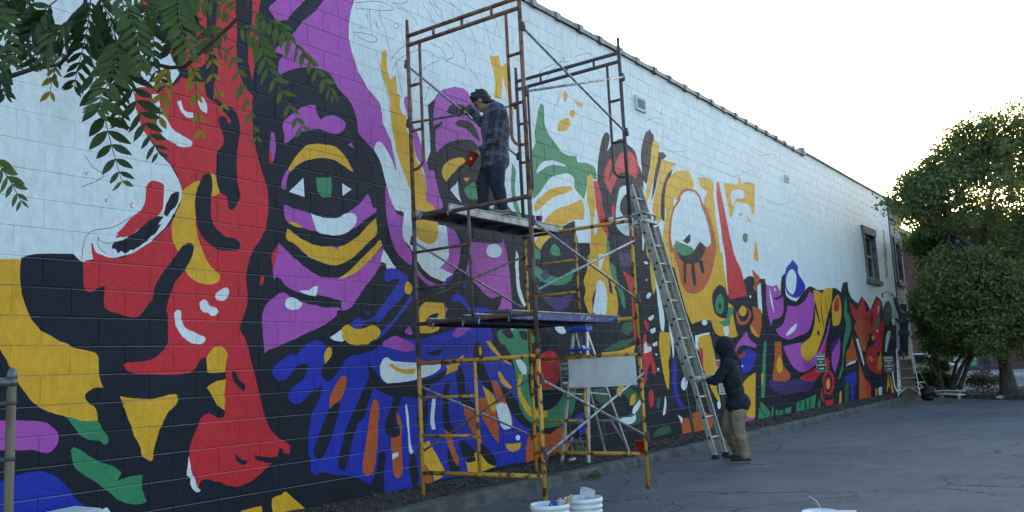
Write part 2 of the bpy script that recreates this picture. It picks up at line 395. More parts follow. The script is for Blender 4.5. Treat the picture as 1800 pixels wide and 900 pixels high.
p('K', '1210 170 1230 130 1250 190 1260 280 1310 340 1330 360 1290 370 1240 330 1215 260')
p('K', '1225 530 1245 520 1290 560 1315 590 1310 630 1270 638 1235 600')
p('K', '1310 540 1340 540 1400 600 1420 640 1400 665 1370 640 1320 590')
p('K', '1300 20 1320 5 1350 40 1350 110 1390 220 1410 260 1390 275 1360 240 1310 170 1300 90')
p('K', '1430 240 1470 250 1540 330 1600 430 1580 460 1530 420 1470 330')
p('K', '1045 65 1090 50 1135 38 1125 65 1080 75')
p('K', '1400 -40 1450 -20 1490 60 1500 110 1450 90 1410 40')
p('W', '805 130 820 95 845 83 865 100 920 110 1000 115 1080 125 1125 118 1125 140 1085 175 1000 200 930 213 860 222 825 210 808 180')
p('Y', '850 125 870 118 910 145 990 145 985 168 940 172 890 155')
p('Y', '1145 180 1160 150 1150 130 1190 115 1240 70 1245 85 1215 130 1210 150 1180 165')
p('Y', '1325 35 1335 25 1343 50 1338 75 1328 70')
p('Y', '1362 0 1385 0 1420 45 1450 85 1495 115 1500 125 1470 115 1430 80 1390 40')
p('Y', '1425 165 1435 155 1460 195 1500 240 1495 252 1450 225')
p('O', '540 360 537 310 560 250 590 195 610 180 630 195 620 250 595 310 560 330')
p('O', '745 440 755 360 770 310 790 312 800 360 795 450 785 600 770 690 740 712 715 690 715 620')
p('O', '890 375 910 400 920 450 918 560 925 690 905 722 880 715 870 640 862 510 905 500 912 460 895 420')
p('W', '867 595 900 583 903 605 870 622', False)
p('W', '937 335 945 330 955 400 965 530 980 585 970 595 958 580 950 480')
p('W', '1080 295 1090 288 1098 310 1090 400 1097 465 1078 465 1070 420')
p('Y', '1030 545 1065 522 1080 560 1120 630 1145 700 1090 738 1075 690 1030 640')
p('O', '1035 640 1060 670 1085 745 1048 750 1035 700')
p('O', '1145 460 1180 500 1200 580 1220 620 1215 660 1190 620 1160 540')
p('O', '1245 345 1280 350 1310 400 1330 470 1345 540 1320 530 1290 480 1255 400')
p('O', '1325 300 1360 292 1390 320 1420 400 1432 500 1430 538 1400 500 1360 430 1330 370')
p('O', '1390 205 1420 210 1445 260 1470 320 1500 400 1503 455 1480 440 1440 350 1410 280')
p('Y', '1345 235 1400 280 1420 330 1410 375 1390 360 1365 300')
p('W', '1415 345 1430 327 1470 330 1495 400 1497 455 1460 465 1440 440 1425 390')
p('Y', '1467 540 1500 540 1547 532 1545 560 1520 580 1490 580 1470 560')
ell('W', 1531, 508, 12, 15)
p('Y', '1250 615 1265 640 1310 630 1300 590 1330 585 1370 640 1420 660 1350 685 1270 702 1262 650')
V(900, 150)
p('G', '125 300 120 250 135 150 150 95 168 105 172 200 195 260 240 320 260 350 300 370 340 375 345 405 400 410 440 440 445 500 400 480 395 530 380 600 360 580 330 540 330 500 300 465 250 470 200 490 150 560 115 600 100 560 95 380')
p('W', '130 450 150 415 190 395 230 400 285 420 285 430 230 420 180 430 135 465')
p('Y', '115 640 150 590 200 550 260 535 310 532 320 550 280 570 220 590 170 630 125 670')
p('Y', '160 730 190 690 240 650 300 630 365 600 380 640 380 710 330 710 270 740 210 790 170 830 150 870 120 830 140 800')
p('R', '545 420 560 375 600 345 640 365 667 420 655 490 600 460 570 460 545 510 520 575 505 540')
p('R', '485 470 500 415 525 385 530 420 512 480 520 570 495 520')
p('W', '550 740 548 670 555 600 570 540 610 530 640 550 640 580 600 575 575 610 570 660 600 700 640 700 640 800 600 790 570 770')
p('R', '525 640 540 620 545 690 530 700')
p('Y', '395 590 400 500 412 465 425 480 432 560 445 640 465 700 490 750 503 800 500 905 410 905 415 800 415 700')
p('W', '440 650 452 700 450 770 435 790 428 720')
p('R', '428 505 450 505 465 560 480 640 500 740 515 800 480 760 455 690 440 600')
p('W', '690 740 699 800 694 872 688 870 686 790')
p('K', '680 370 690 290 710 240 718 245 725 226 735 250 747 262 748 300 725 440 710 520 690 500 685 440')
p('K', '775 350 800 355 815 375 790 400 770 480 750 570 735 610 750 480')
p('Y', '740 300 755 288 775 310 770 380 745 500 720 600 700 640 705 560 725 450')
p('Y', '790 385 830 405 865 410 840 450 820 500 800 540 790 600 785 720 755 725 740 650 765 520')
p('K', '820 470 850 440 830 500 810 540 805 720 785 700 790 560')
p('Y', '700 700 735 720 760 905 770 960 715 905 705 800')
p('G', '500 800 512 830 520 905 498 905')
p('G', '200 860 225 835 250 860 255 900 215 895')
p('G', '95 760 120 800 120 850 150 880 150 920 100 900')
p('V', '280 815 300 815 300 840 280 845')
p('V', '565 880 600 885 640 890 640 950 570 960')
p('Y', '805 600 815 520 840 475 870 452 920 450 940 465 960 520 950 545 900 560 875 610 850 590 850 640 830 720 830 800 835 880 860 960 790 930 800 760 810 680')
p('Y', '980 485 1030 490 1060 510 1065 600 1075 700 1090 800 1100 905 1075 905 1075 830 1050 720 1010 630 1030 560 1000 545 985 510')
p('O', '870 612 880 575 910 545 960 550 990 580 1005 620 1030 650 1052 720 1078 830 1075 910 840 910 825 820 830 720 850 640')
p('W', '885 612 890 585 915 560 955 560 985 590 1000 640 1030 720 1050 830 1035 850 1020 850 990 825 960 870 940 850 900 850 865 815 850 860 838 800 842 720 858 650')
p('G', '865 820 890 830 940 850 955 870 940 900 880 895 860 860')
p('K', '955 880 990 825 1010 840 1020 855 1010 900 960 905 930 895')
p('K', '900 820 930 790 942 785 940 820 925 838')
p('R', '1078 510 1090 508 1105 580 1130 700 1155 820 1175 900 1210 980 1240 1110 1145 1128 1135 1050 1125 900 1110 820 1095 700 1080 600')
p('Y', '1115 520 1140 515 1190 525 1197 475 1210 520 1230 510 1275 520 1280 570 1278 680 1265 670 1250 630 1210 620 1180 615 1160 690 1150 700 1140 640 1125 570')
p('W', '1155 570 1175 550 1220 555 1230 590 1200 600 1180 600 1165 640 1155 600')
p('Y', '1195 680 1215 670 1218 685 1200 690')
p('Y', '1237 680 1255 710 1260 722 1245 715')
p('G', '1217 790 1228 777 1243 790 1240 825 1225 830 1217 815')
p('Y', '1285 810 1295 870 1300 930 1275 915')
p('Y', '270 30 283 28 295 55 283 92 272 75')
p('Y', '318 65 340 85 375 95 370 115 345 110')
ell('Y', 319, 150, 15, 20)
p('Y', '240 215 265 180 300 172 310 200 290 235 260 243 240 238')
V(400, 0)
p('Y', '1378 285 1400 300 1430 290 1440 340 1450 350 1470 330 1490 370 1500 500 1510 600 1495 620 1480 520 1450 400 1445 520 1405 515 1412 430 1395 350')
# ---- view H
V(900, 450)
p('W', '20 -30 35 0 35 70 45 170 75 265 65 270 35 190 22 100')
p('G', '125 50 200 100 260 110 330 60 310 130 240 155 150 130 110 80')
p('V', '160 180 220 220 320 200 300 260 250 290 210 270 170 230')
p('V', '150 100 180 70 200 110 170 130')
p('Y', '395 80 400 20 408 -10 500 -10 520 60 560 140 540 160 550 190 560 250 555 310 490 315 425 300 405 300 380 230 388 180 378 130')
p('W', '440 170 455 125 480 135 500 190 500 270 495 310 440 305 425 270')
p('W', '455 -10 495 -10 465 80 458 50')
p('K', '425 220 445 165 435 230 425 290')
p('K', '500 90 525 150 530 200 515 190 510 140')
p('G', '510 30 545 60 555 130 590 200 600 280 585 270 560 180 525 100')
p('V', '565 0 640 5 635 40 590 50')
p('R', '585 80 640 120 645 200 650 290 660 400 650 460 635 330 630 220 605 140')
p('W', '695 30 710 28 720 40 705 45')
p('W', '705 120 715 125 708 135')
p('W', '710 205 725 190 735 205 720 225 708 222')
p('W', '715 330 745 308 748 325 730 342')
p('W', '728 388 755 378 757 400 735 408')
p('W', '740 462 765 450 765 470 745 478')
p('W', '752 515 768 515 762 527')
p('W', '765 590 778 590 775 607 766 603')
p('R', '695 335 720 350 720 395 705 380')
p('R', '690 440 705 405 715 460 735 470 740 530 755 570 757 630 740 615 735 560 715 600 710 660 695 690 690 600')
p('W', '697 470 705 450 715 475 735 480 735 500 715 510 697 515')
p('R', '722 720 735 700 748 735 745 790 730 800 722 770')
p('D', '760 790 775 740 785 760 775 810')
p('W', '808 735 815 770 808 835 795 840 803 780')
p('Y', '725 -10 745 0 755 60 760 160 745 205 735 140 728 50')
p('W', '745 50 770 130 780 200 795 270 805 340 800 400 785 390 775 300 765 200')
p('W', '825 300 850 420 855 520 850 540 840 460 828 380')
p('Y', '780 400 830 405 835 450 835 520 825 555 830 620 828 705 815 690 790 570 775 460')
p('B', '848 600 850 560 862 540 870 600 870 680 880 740 905 790 920 805 895 808 865 760 848 690')
p('W', '893 665 905 637 925 650 922 695 905 710 893 695')
p('D', '740 950 770 910 830 895 840 930 745 957')
p('D', '520 690 560 700 600 690 660 720 690 800 690 860 650 890 560 880 530 840 600 850 640 800 600 740')
p('Y', '550 735 560 690 590 680 590 700 575 740')
p('Y', '620 785 630 735 650 725 650 770 630 790')
p('W', '565 865 590 850 630 850 650 835 655 860 630 885 590 885')
p('W', '635 830 640 800 675 755 683 770 665 810 645 835')
p('D', '580 360 630 345 640 380 610 420 580 400')
p('D', '480 500 560 450 610 440 650 430 600 480 520 500')
p('Y', '470 510 560 500 650 468 640 510 600 530 500 545')
p('W', '225 375 270 375 285 400 265 410 240 400')
p('W', '368 470 395 480 400 495 375 485')
p('V', '345 430 370 420 375 460 350 480')
p('D', '430 700 500 690 520 760 480 780 440 750')
# green U figure
V(400, 600)
p('G', '1445 -20 1600 -20 1605 90 1590 160 1590 250 1610 330 1660 365 1720 350 1760 300 1790 230 1830 200 1835 330 1790 420 1720 450 1650 455 1590 420 1550 370 1530 290 1520 170 1495 80')
V(400, 300)
p('G', '1420 860 1440 838 1480 850 1510 835 1590 835 1610 870 1655 890 1610 910 1450 915')
p('K', '1445 850 1470 838 1500 850 1512 880 1480 885')
p('K', '1535 850 1560 840 1582 860 1580 895 1550 885')
V(400, 600)
p('Y', '1540 175 1558 175 1545 240 1560 290 1590 340 1620 362 1685 365 1685 400 1640 405 1590 390 1555 340 1535 290 1530 230')
p('W', '1520 100 1540 92 1560 110 1580 140 1575 175 1555 172 1535 140')
p('R', '1620 130 1650 70 1700 48 1735 70 1755 150 1745 210 1700 245 1650 250 1625 210')
p('O', '1575 640 1575 560 1590 500 1640 480 1700 490 1740 460 1780 440 1830 580 1740 595 1640 615')
p('B', '1830 390 1890 370 1900 460 1860 500')
p('D', '1830 540 1870 550 1890 590 1840 600')
# the yellow face
V(900, 450)
p('Y', '835 -20 1108 -20 1120 80 1140 200 1135 240 1170 270 1165 300 1180 380 1190 420 1170 430 1090 420 1060 380 1050 340 1000 340 950 360 920 290 880 150')
p('O', '850 -20 1075 -20 1065 30 1055 80 1020 160 980 195 930 195 895 150 880 80')
p('K', '870 -20 1015 -20 1000 10 985 30 930 42 890 20')
p('G', '880 -20 950 -20 930 -5 895 -5')
p('K', '905 35 920 35 918 150 905 140')
p('K', '945 35 960 35 972 155 960 160 948 100')
p('K', '985 25 1005 20 1015 80 1010 95 995 80')
p('K', '1055 230 1065 180 1095 150 1125 170 1140 230 1140 300 1130 330 1100 325 1070 300')
p('G', '1072 250 1085 210 1100 197 1115 220 1118 260 1110 300 1090 305 1075 285')
p('K', '1088 260 1095 245 1103 250 1102 275 1092 280')
p('G', '1140 270 1170 268 1165 300 1150 330 1150 360 1120 370 1090 350 1130 330')
ell('W', 1015, 350, 15)
p('W', '1115 375 1140 370 1145 400 1135 425 1120 415')
p('W', '965 420 1040 402 1042 415 985 430 985 500 970 480')
p('Y', '980 430 1020 415 1045 420 1060 480 1075 560 1080 700 1100 760 1090 770 1050 700 1000 560')
p('R', '990 480 1005 490 1010 600 1000 590')
p('Y', '1225 660 1285 612 1283 850 1240 850 1220 800 1200 740')
p('P', '1215 855 1280 852 1278 885 1215 890')
p('O', '950 830 1000 820 1050 840 1060 890 1060 920 960 935')
p('O', '890 860 930 850 945 900 948 930 900 940')
p('W', '875 838 900 855 895 885')
ell('W', 1092, 785, 9, 22)
p('O', '1265 70 1305 110 1300 140 1290 190 1270 165 1280 150')
p('W', '1295 160 1310 140 1320 300 1305 305 1298 270')
ell('W', 1257, 214, 5, 8)
p('O', '1265 265 1300 275 1315 290 1315 380 1305 430 1270 410 1255 370 1275 330')
p('Y', '1262 365 1300 425 1290 428 1262 395')
p('O', '1182 310 1190 350 1215 365 1245 350 1262 310 1250 280 1235 270 1250 300 1235 340 1210 345 1195 320 1190 290')
p('Y', '1197 285 1215 260 1235 275 1235 305 1215 318 1200 305')
p('P', '1165 515 1190 460 1220 420 1235 395 1255 440 1290 470 1285 485 1245 475 1210 470 1185 500 1175 520')
p('B', '1210 520 1240 490 1285 510 1280 560 1250 610 1215 620 1210 590')
p('R', '1190 525 1230 503 1232 520 1200 540')
p('W', '1210 575 1222 575 1215 590')
p('G', '1330 450 1343 448 1338 560 1335 700 1330 750 1313 745 1318 650 1322 550')
p('Y', '1315 620 1325 620 1322 680 1315 680')
p('G', '1312 765 1365 830 1350 862 1310 800')
p('G', '1305 800 1345 865 1295 870')
p('G', '1370 795 1380 800 1378 850 1368 855')
p('G', '1392 808 1405 815 1402 848 1390 850')
p('G', '1410 815 1430 810 1428 840 1410 845')
p('G', '1440 805 1475 793 1470 845 1440 845', False)
p('G', '1500 775 1605 730 1595 815 1500 832', False)
p('K', '1517 772 1524 768 1520 800 1515 800')
p('K', '1543 760 1550 757 1556 820 1548 822')
p('K', '1570 745 1575 745 1572 815 1566 818')
p('G', '1610 790 1620 750 1630 790 1615 805')
p('V', '1360 650 1420 660 1480 650 1600 650 1580 700 1500 715 1450 730 1400 720 1360 690')
p('O', '1385 450 1420 450 1430 570 1465 620 1465 650 1430 662 1375 655 1375 620 1385 560')
p('Y', '1395 590 1400 545 1410 525 1425 560 1425 605 1408 620')
p('P', '1340 150 1375 160 1395 150 1415 185 1430 220 1430 300 1405 330 1375 335 1368 370 1355 330 1342 250')
p('W', '1355 160 1372 230 1383 305 1372 270 1360 210')
p('W', '1380 165 1395 180 1385 185')
p('K', '1375 225 1410 210 1432 190 1432 210 1400 232')
p('B', '1440 100 1445 65 1465 40 1480 20 1508 55 1508 90 1545 150 1540 190 1500 222 1460 205 1440 165')
p('W', '1450 100 1465 75 1485 72 1500 105 1495 180 1480 205 1455 185 1445 150')
p('P', '1455 260 1500 265 1550 230 1565 190 1590 200 1595 250 1585 340 1560 400 1500 425 1460 440 1410 420 1390 385 1425 365 1445 310')
p('W', '1445 412 1470 380 1503 352 1495 385 1470 412 1448 422')
p('P', '1430 475 1530 455 1530 500 1560 555 1610 510 1650 430 1675 330 1675 370 1650 470 1610 560 1550 610 1500 600 1460 550')
p('Y', '1590 180 1610 180 1635 200 1655 170 1690 170 1685 240 1660 330 1640 420 1600 520 1560 558 1530 530 1525 470 1570 430 1590 380 1600 300')
p('K', '1600 240 1625 350 1620 355 1598 270')
p('K', '1625 200 1640 330 1645 380 1635 330')
p('K', '1650 210 1665 310 1660 300')
p('K', '1610 395 1623 395 1620 420 1610 415')
p('R', '1540 625 1600 590 1640 500 1660 430 1655 500 1640 600 1600 650 1550 660 1515 645')
# ---- view I
V(1200, 500, 3.6)
p('Y', '945 130 960 90 985 60 1000 110 1005 180 990 255 950 262 945 190')
p('R', '955 150 965 100 985 70 992 120 985 170 965 170')
p('V', '940 380 985 330 995 340 960 400 940 430')
p('P', '945 510 945 430 970 390 995 340 998 400 990 470 965 560')
p('R', '895 530 900 480 925 455 930 535')
p('R', '885 640 893 570 920 540 950 560 960 620 945 690 915 700 890 680')
p('K', '898 630 905 585 920 560 942 585 948 640 932 685 908 675')
p('R', '903 630 912 595 925 580 940 620 934 668 910 662')
p('Y', '908 630 915 600 928 600 930 650 918 665 910 650')
p('R', '872 700 880 650 900 735 955 725 950 760 905 775 885 740')
p('G', '1020 190 1030 80 1040 120 1042 180 1060 210 1065 290 1040 370 1020 460 1015 540 990 605 985 590 1010 500 1015 380 1035 250')
p('R', '1060 110 1090 150 1110 160 1140 80 1150 110 1160 170 1190 220 1200 260 1180 290 1150 210 1110 240 1085 215 1065 160')
p('O', '1085 260 1130 215 1165 230 1190 280 1200 330 1170 360 1160 420 1130 420 1110 330')
p('R', '1160 180 1200 150 1230 90 1255 120 1240 190 1250 250 1270 210 1275 280 1260 400 1260 560 1240 570 1190 540 1160 480 1175 400 1220 390 1200 300')
p('K', '1180 300 1205 330 1195 370 1180 380')
p('K', '1195 170 1205 200 1200 260 1190 240')
p('G', '1230 220 1250 200 1245 250 1215 280 1220 240')
p('W', '1235 150 1245 130 1240 200')
p('W', '1225 290 1238 285 1232 310')
p('B', '1205 380 1235 350 1230 395')
p('Y', '1195 330 1215 320 1212 350 1198 355')
p('Y', '1235 480 1255 430 1262 520 1245 555 1230 530')
p('Y', '1180 450 1205 470 1200 490 1185 480')
ell('K', 1238, 440, 10, 18)
p('D', '1275 200 1290 140 1300 125 1318 160 1315 230 1295 265 1278 250')
p('W', '1280 420 1290 310 1305 290 1318 300 1300 380 1290 430')
p('W', '1095 340 1110 345 1150 500 1145 515 1120 430')
p('O', '1035 430 1055 395 1075 330 1095 420 1110 480 1060 490 1035 515')
p('W', '1030 520 1060 490 1095 480 1095 495 1050 510')
p('O', '1115 480 1130 530 1160 610 1180 650 1195 730 1115 745 1118 620')
p('R', '1160 600 1190 640 1190 720 1165 700')
p('B', '1005 640 1030 590 1060 560 1095 545 1100 630 1085 640 1085 755 1065 760 1060 640 1030 600')
p('D', '1025 660 1040 600 1052 650 1048 755 1030 765')
p('Y', '990 770 995 680 1005 670 1005 770')
p('W', '1240 655 1260 645 1262 700 1245 720')
p('Y', '1218 720 1220 660 1232 660 1230 715')
p('B', '1235 715 1250 700 1250 725 1235 728')
p('Y', '1290 690 1300 560 1310 560 1340 690 1320 695 1305 640')
p('W', '1320 440 1330 520 1345 640 1365 680 1360 690 1340 650 1325 560')
p('W', '1350 420 1365 395 1362 410 1355 470')
V(0, 0, 1)
p('G', '1551 404 1555 404 1556 420 1559 438 1559 460 1561 484 1557 490 1555 462 1553 440 1552 412')
# ---- thin drips where the wall base was left bare
p('W', '660 884 690 868 710 862 690 872 664 886')
# ---- pen sketch
V(600, 0, 4.5)
for s_ in ('110 20 250 10 330 20 400 50 415 75 340 88 220 70 120 72', '225 70 228 180 245 280', '300 90 310 160 350 240 360 320 390 420',
           '90 255 180 262 260 290 280 320 240 335 160 310 100 265', '205 120 208 160', '260 165 290 215', '285 170 275 205 300 228',
           '410 190 440 185 455 210 430 228 412 210', '135 225 160 215 155 245', '400 20 480 30 530 0', '435 60 520 90 580 150 600 200',
           '630 0 680 90 740 190', '720 0 780 90 820 160', '390 480 440 410 500 360 560 330', '400 560 440 490 520 430 600 400 680 400 740 440',
           '700 340 780 380 830 450', '820 330 880 400 885 450 840 470 780 440', '650 540 700 510 770 480', '280 430 310 540 350 700 390 890',
           '440 490 450 590 480 740', '660 800 690 700 720 650', '580 640 610 580', '760 110 765 130', '850 0 900 60'):
    line('L', s_)
V(400, 0)
for s_ in ('1060 0 1120 90 1190 180', '1130 0 1230 60 1310 220 1340 300', '1200 210 1250 280 1260 340 1320 420 1340 460', '1330 60 1370 170 1400 290', '1410 90 1440 200', '1150 330 1180 300', '1420 120 1410 180'):
    line('L', s_)
V(900, 0)
for s_ in ('120 480 130 420 160 370 250 330 300 325', '150 480 190 400 230 350 280 300', '130 550 150 500', '70 110 65 180', '270 300 300 370 300 430', '215 640 225 560 260 500', '270 440 250 500 240 560', '290 460 310 480', '330 300 400 280 430 300', '600 350 620 420 600 500', '700 640 770 620 800 680 780 780', '1100 900 1180 930 1260 900 1300 940', '1330 1050 1400 1080 1480 1060', '1180 1000 1150 1080 1180 1120'):
    line('L', s_)
V(900, 150)
for s_ in ('910 770 930 745 945 770 935 800', '1260 340 1310 370 1370 360 1400 380', '1240 870 1260 900', '780 180 790 120', '770 300 850 350 930 340'):
    line('L', s_)
V(0, 300)
for s_ in ('450 -80 490 -20 550 30 430 85', '450 5 455 25 462 5', '555 145 555 165', '570 145 557 155 568 165', '685 175 690 197', '702 172 688 184 703 196',
           '690 240 640 275 580 300 500 312 460 340 440 390 432 470', '520 345 525 365 560 382 620 372', '518 350 520 400 560 440'):
    line('L', s_, 0.006)
V(1540, 480, 3.75)
for s_ in ('82 160 85 142 110 148',): line('K', s_, .03)
# ================================================================== painted block wall
def paint(name, c, rough=0.5, dv=0.85, spec=.3, stain=None):
    m = mat(name, c, rough, tuple(v*dv for v in c), scale=1.7, mix=1.0, bump=0.0, spec=spec, lo=.3, hi=.7)
    nt = m.node_tree; pb = nt.nodes['Principled BSDF']
    geo = [n for n in nt.nodes if n.type == 'NEW_GEOMETRY'][0]
    def noise(sc, det, rg=.6, st=None):
        t = nd(nt, 'ShaderNodeTexNoise'); t.inputs['Scale'].default_value = sc; t.inputs['Detail'].default_value = det; t.inputs['Roughness'].default_value = rg
        src = geo.outputs['Position']
        if st: mp = nd(nt, 'ShaderNodeMapping'); mp.inputs['Scale'].default_value = st; nt.links.new(src, mp.inputs[0]); src = mp.outputs[0]
        nt.links.new(src, t.inputs['Vector']); return t
    a = noise(55, 6, .65); b = noise(9, 3)
    # uneven coverage: roller streaks and thin patches
    rp = [n for n in nt.nodes if n.type == 'VALTORGB'][0]; cov = noise(16, 7, .7, (1.0, 1.0, .45))
    r2 = nd(nt, 'ShaderNodeValToRGB'); e = r2.color_ramp.elements; e[0].position, e[0].color = .3, (.84, .84, .84, 1); e[1].position, e[1].color = .7, (1.12, 1.12, 1.12, 1)
    nt.links.new(cov.outputs['Fac'], r2.inputs[0]); mx = nd(nt, 'ShaderNodeMix'); mx.data_type = 'RGBA'; mx.blend_type = 'MULTIPLY'; mx.inputs[0].default_value = 1
    nt.links.new(rp.outputs[0], mx.inputs[6]); nt.links.new(r2.outputs[0], mx.inputs[7]); out = mx.outputs[2]
    if stain:
        sn = noise(1.9, 7, .68, (1.6, 1, .28)); r3 = nd(nt, 'ShaderNodeValToRGB'); e = r3.color_ramp.elements; e[0].position, e[0].color = .54, (0, 0, 0, 1); e[1].position, e[1].color = .78, (.55, .55, .55, 1)
        nt.links.new(sn.outputs['Fac'], r3.inputs[0]); m3 = nd(nt, 'ShaderNodeMix'); m3.data_type = 'RGBA'; nt.links.new(r3.outputs[0], m3.inputs[0]); nt.links.new(out, m3.inputs[6]); m3.inputs[7].default_value = (*stain, 1); out = m3.outputs[2]
        pit = nd(nt, 'ShaderNodeTexVoronoi'); pit.inputs['Scale'].default_value = 16; nt.links.new(geo.outputs['Position'], pit.inputs['Vector'])
        gt = noise(2.5, 3); ml = nd(nt, 'ShaderNodeMath'); ml.operation = 'MULTIPLY'; r5 = nd(nt, 'ShaderNodeValToRGB'); e = r5.color_ramp.elements; e[0].position, e[0].color = .05, (1, 1, 1, 1); e[1].position, e[1].color = .10, (0, 0, 0, 1)
        nt.links.new(pit.outputs['Distance'], r5.inputs[0]); r6 = nd(nt, 'ShaderNodeValToRGB'); e = r6.color_ramp.elements; e[0].position = .56; e[1].position = .64; nt.links.new(gt.outputs['Fac'], r6.inputs[0])
        nt.links.new(r5.outputs[0], ml.inputs[0]); nt.links.new(r6.outputs[0], ml.inputs[1]); m4 = nd(nt, 'ShaderNodeMix'); m4.data_type = 'RGBA'; nt.links.new(ml.outputs[0], m4.inputs[0]); nt.links.new(out, m4.inputs[6]); m4.inputs[7].default_value = (.2, .2, .2, 1); out = m4.outputs[2]
    # pale dust lying on the upward ledges of the joints
    tn = nd(nt, 'ShaderNodeSeparateXYZ'); nt.links.new(geo.outputs['True Normal'], tn.inputs[0]); r7 = nd(nt, 'ShaderNodeValToRGB'); e = r7.color_ramp.elements; e[0].position, e[0].color = .35, (0, 0, 0, 1); e[1].position, e[1].color = .6, ((.7,)*3 if not stain else (.12,)*3)+(1,)
    nt.links.new(tn.outputs[2], r7.inputs[0]); m5 = nd(nt, 'ShaderNodeMix'); m5.data_type = 'RGBA'; nt.links.new(r7.outputs[0], m5.inputs[0]); nt.links.new(out, m5.inputs[6]); m5.inputs[7].default_value = (.22, .23, .25, 1); out = m5.outputs[2]
    nt.links.new(out, pb.inputs['Base Color'])
    ad = nd(nt, 'ShaderNodeMath'); ad.operation = 'MULTIPLY_ADD'; ad.inputs[1].default_value = 1.6
    nt.links.new(b.outputs['Fac'], ad.inputs[0]); nt.links.new(a.outputs['Fac'], ad.inputs[2])
    bp = nd(nt, 'ShaderNodeBump'); bp.inputs['Strength'].default_value = .45; bp.inputs['Distance'].default_value = .012
    nt.links.new(ad.outputs[0], bp.inputs['Height']); nt.links.new(bp.outputs[0], pb.inputs['Normal'])
    return m
PAINT = dict(W=paint('paint_white', (.74, .78, .80), .55, .92, .3, (.5, .53, .54)), K=paint('paint_charcoal', (.009, .014, .027), .52, .75, .18), R=paint('paint_red', (.64, .014, .028), .5),
             P=paint('paint_magenta', (.45, .075, .43), .5), Y=paint('paint_yellow', (.78, .395, .016), .5), B=paint('paint_blue', (.004, .022, .40), .5),
             G=paint('paint_green', (.03, .24, .105), .5), D=paint('paint_dark_green', (.018, .105, .045), .5), O=paint('paint_orange', (.54, .095, .016), .5),
             V=paint('paint_violet', (.05, .02, .12), .5), L=paint('marker_grey', (.13, .145, .17), .6))
PK = list(PAINT); PMATS = [PAINT[k] for k in PK]; PI_ = {k: i for i, k in enumerate(PK)}

COURSE = 0.2236; BLK = 0.4472; ZJ0 = 2.867          # a bed joint at this height
X_END = 32.40; X_STEP = 23.0; X_BEG = -3.2
K_LO = -13; Z_TOP_A = ZJ0 + 17*COURSE + .07; Z_TOP_B = Z_TOP_A + .07
Z_BASE = ZJ0 - 12*COURSE
joint_px = on_y(127, 427)      # a head joint seen in the course just above the joint at ZJ0-2*COURSE
X0J = joint_px.x
JH, JV, BEV, DEP = .0028, .0018, .0046, .0042
rng = random.Random(3)
# openings and things that replace blocks
win_a = (on_y(1520, 450).x, on_y(1540, 450).x); win_z = (on_y(1526, 491).z, on_y(1528, 408).z)
HOLES = [(win_a[0]+.05, win_a[1]-.05, win_z[0]+.1, win_z[1]-.1)]
blocks = []   # (x0,x1,z0,z1)
k = K_LO
while True:
    z0 = ZJ0 + k*COURSE
    if z0 > Z_TOP_B: break
    z1 = z0 + COURSE
    off = X0J + (BLK/2 if (k % 2 == 1) else 0)     # course -1 (k odd) and +... alternate by half a block
    i0 = math.floor((X_BEG-off)/BLK); i = i0
    while off + i*BLK < X_END:
        a = off+i*BLK; b = a+BLK; top = Z_TOP_A if a < X_STEP else Z_TOP_B
        a_, b_, t_ = max(a, X_BEG), min(b, X_END), min(z1, top)
        if b_-a_ > .03 and t_-z0 > .03:
            blocks.append((a_+JV, b_-JV, z0+JH, t_-(JH if t_ == z1 else 0)))
        i += 1
    k += 1
# constraint edges: mural outlines + block rectangles + openings, in one planar triangulation per slab of wall
mur = []
for c, pts in MUR:
    a = np.array(pts); mur.append((c, a, a.min(0), a.max(0)))
def pip(P_, poly):
    """even-odd test, P_ (n,2)"""
    x, y = P_[:, 0], P_[:, 1]; ins = np.zeros(len(P_), bool); n = len(poly); j = n-1
    for i in range(n):
        xi, yi = poly[i]; xj, yj = poly[j]
        if yi != yj:
            cnd = ((yi > y) != (yj > y)) & (x < (xj-xi)*(y-yi)/(yj-yi)+xi)
            ins ^= cnd
        j = i
    return ins
def colour_of(P_):
    out = np.full(len(P_), PI_['W'])
    lo, hi = P_.min(0), P_.max(0)
    for c, a, mn, mx in mur:
        if mn[0] > hi[0] or mx[0] < lo[0] or mn[1] > hi[1] or mx[1] < lo[1]: continue
        sel = np.where((P_[:, 0] >= mn[0]) & (P_[:, 0] <= mx[0]) & (P_[:, 1] >= mn[1]) & (P_[:, 1] <= mx[1]))[0]
        if len(sel) == 0: continue
        q = pip(P_[sel], a); out[sel[q]] = PI_[c]
    return out
def clip_seg(a, b, x0, x1, z0, z1):
    t0, t1 = 0.0, 1.0; dx, dz = b[0]-a[0], b[1]-a[1]
    for pp, qq in ((-dx, a[0]-x0), (dx, x1-a[0]), (-dz, a[1]-z0), (dz, z1-a[1])):
        if abs(pp) < 1e-14:
            if qq < 0: return None
        else:
            r = qq/pp
            if pp < 0: t0 = max(t0, r)
            else: t1 = min(t1, r)
    if t1-t0 < 1e-9: return None
    return (a[0]+dx*t0, a[1]+dz*t0), (a[0]+dx*t1, a[1]+dz*t1)
segs = []
for c, a, mn, mx in mur:
    n = len(a)
    for i in range(n): segs.append((a[i-1], a[i]))
SA = np.array([[*s[0], *s[1]] for s in segs])
smin = np.minimum(SA[:, :2], SA[:, 2:]); smax = np.maximum(SA[:, :2], SA[:, 2:])
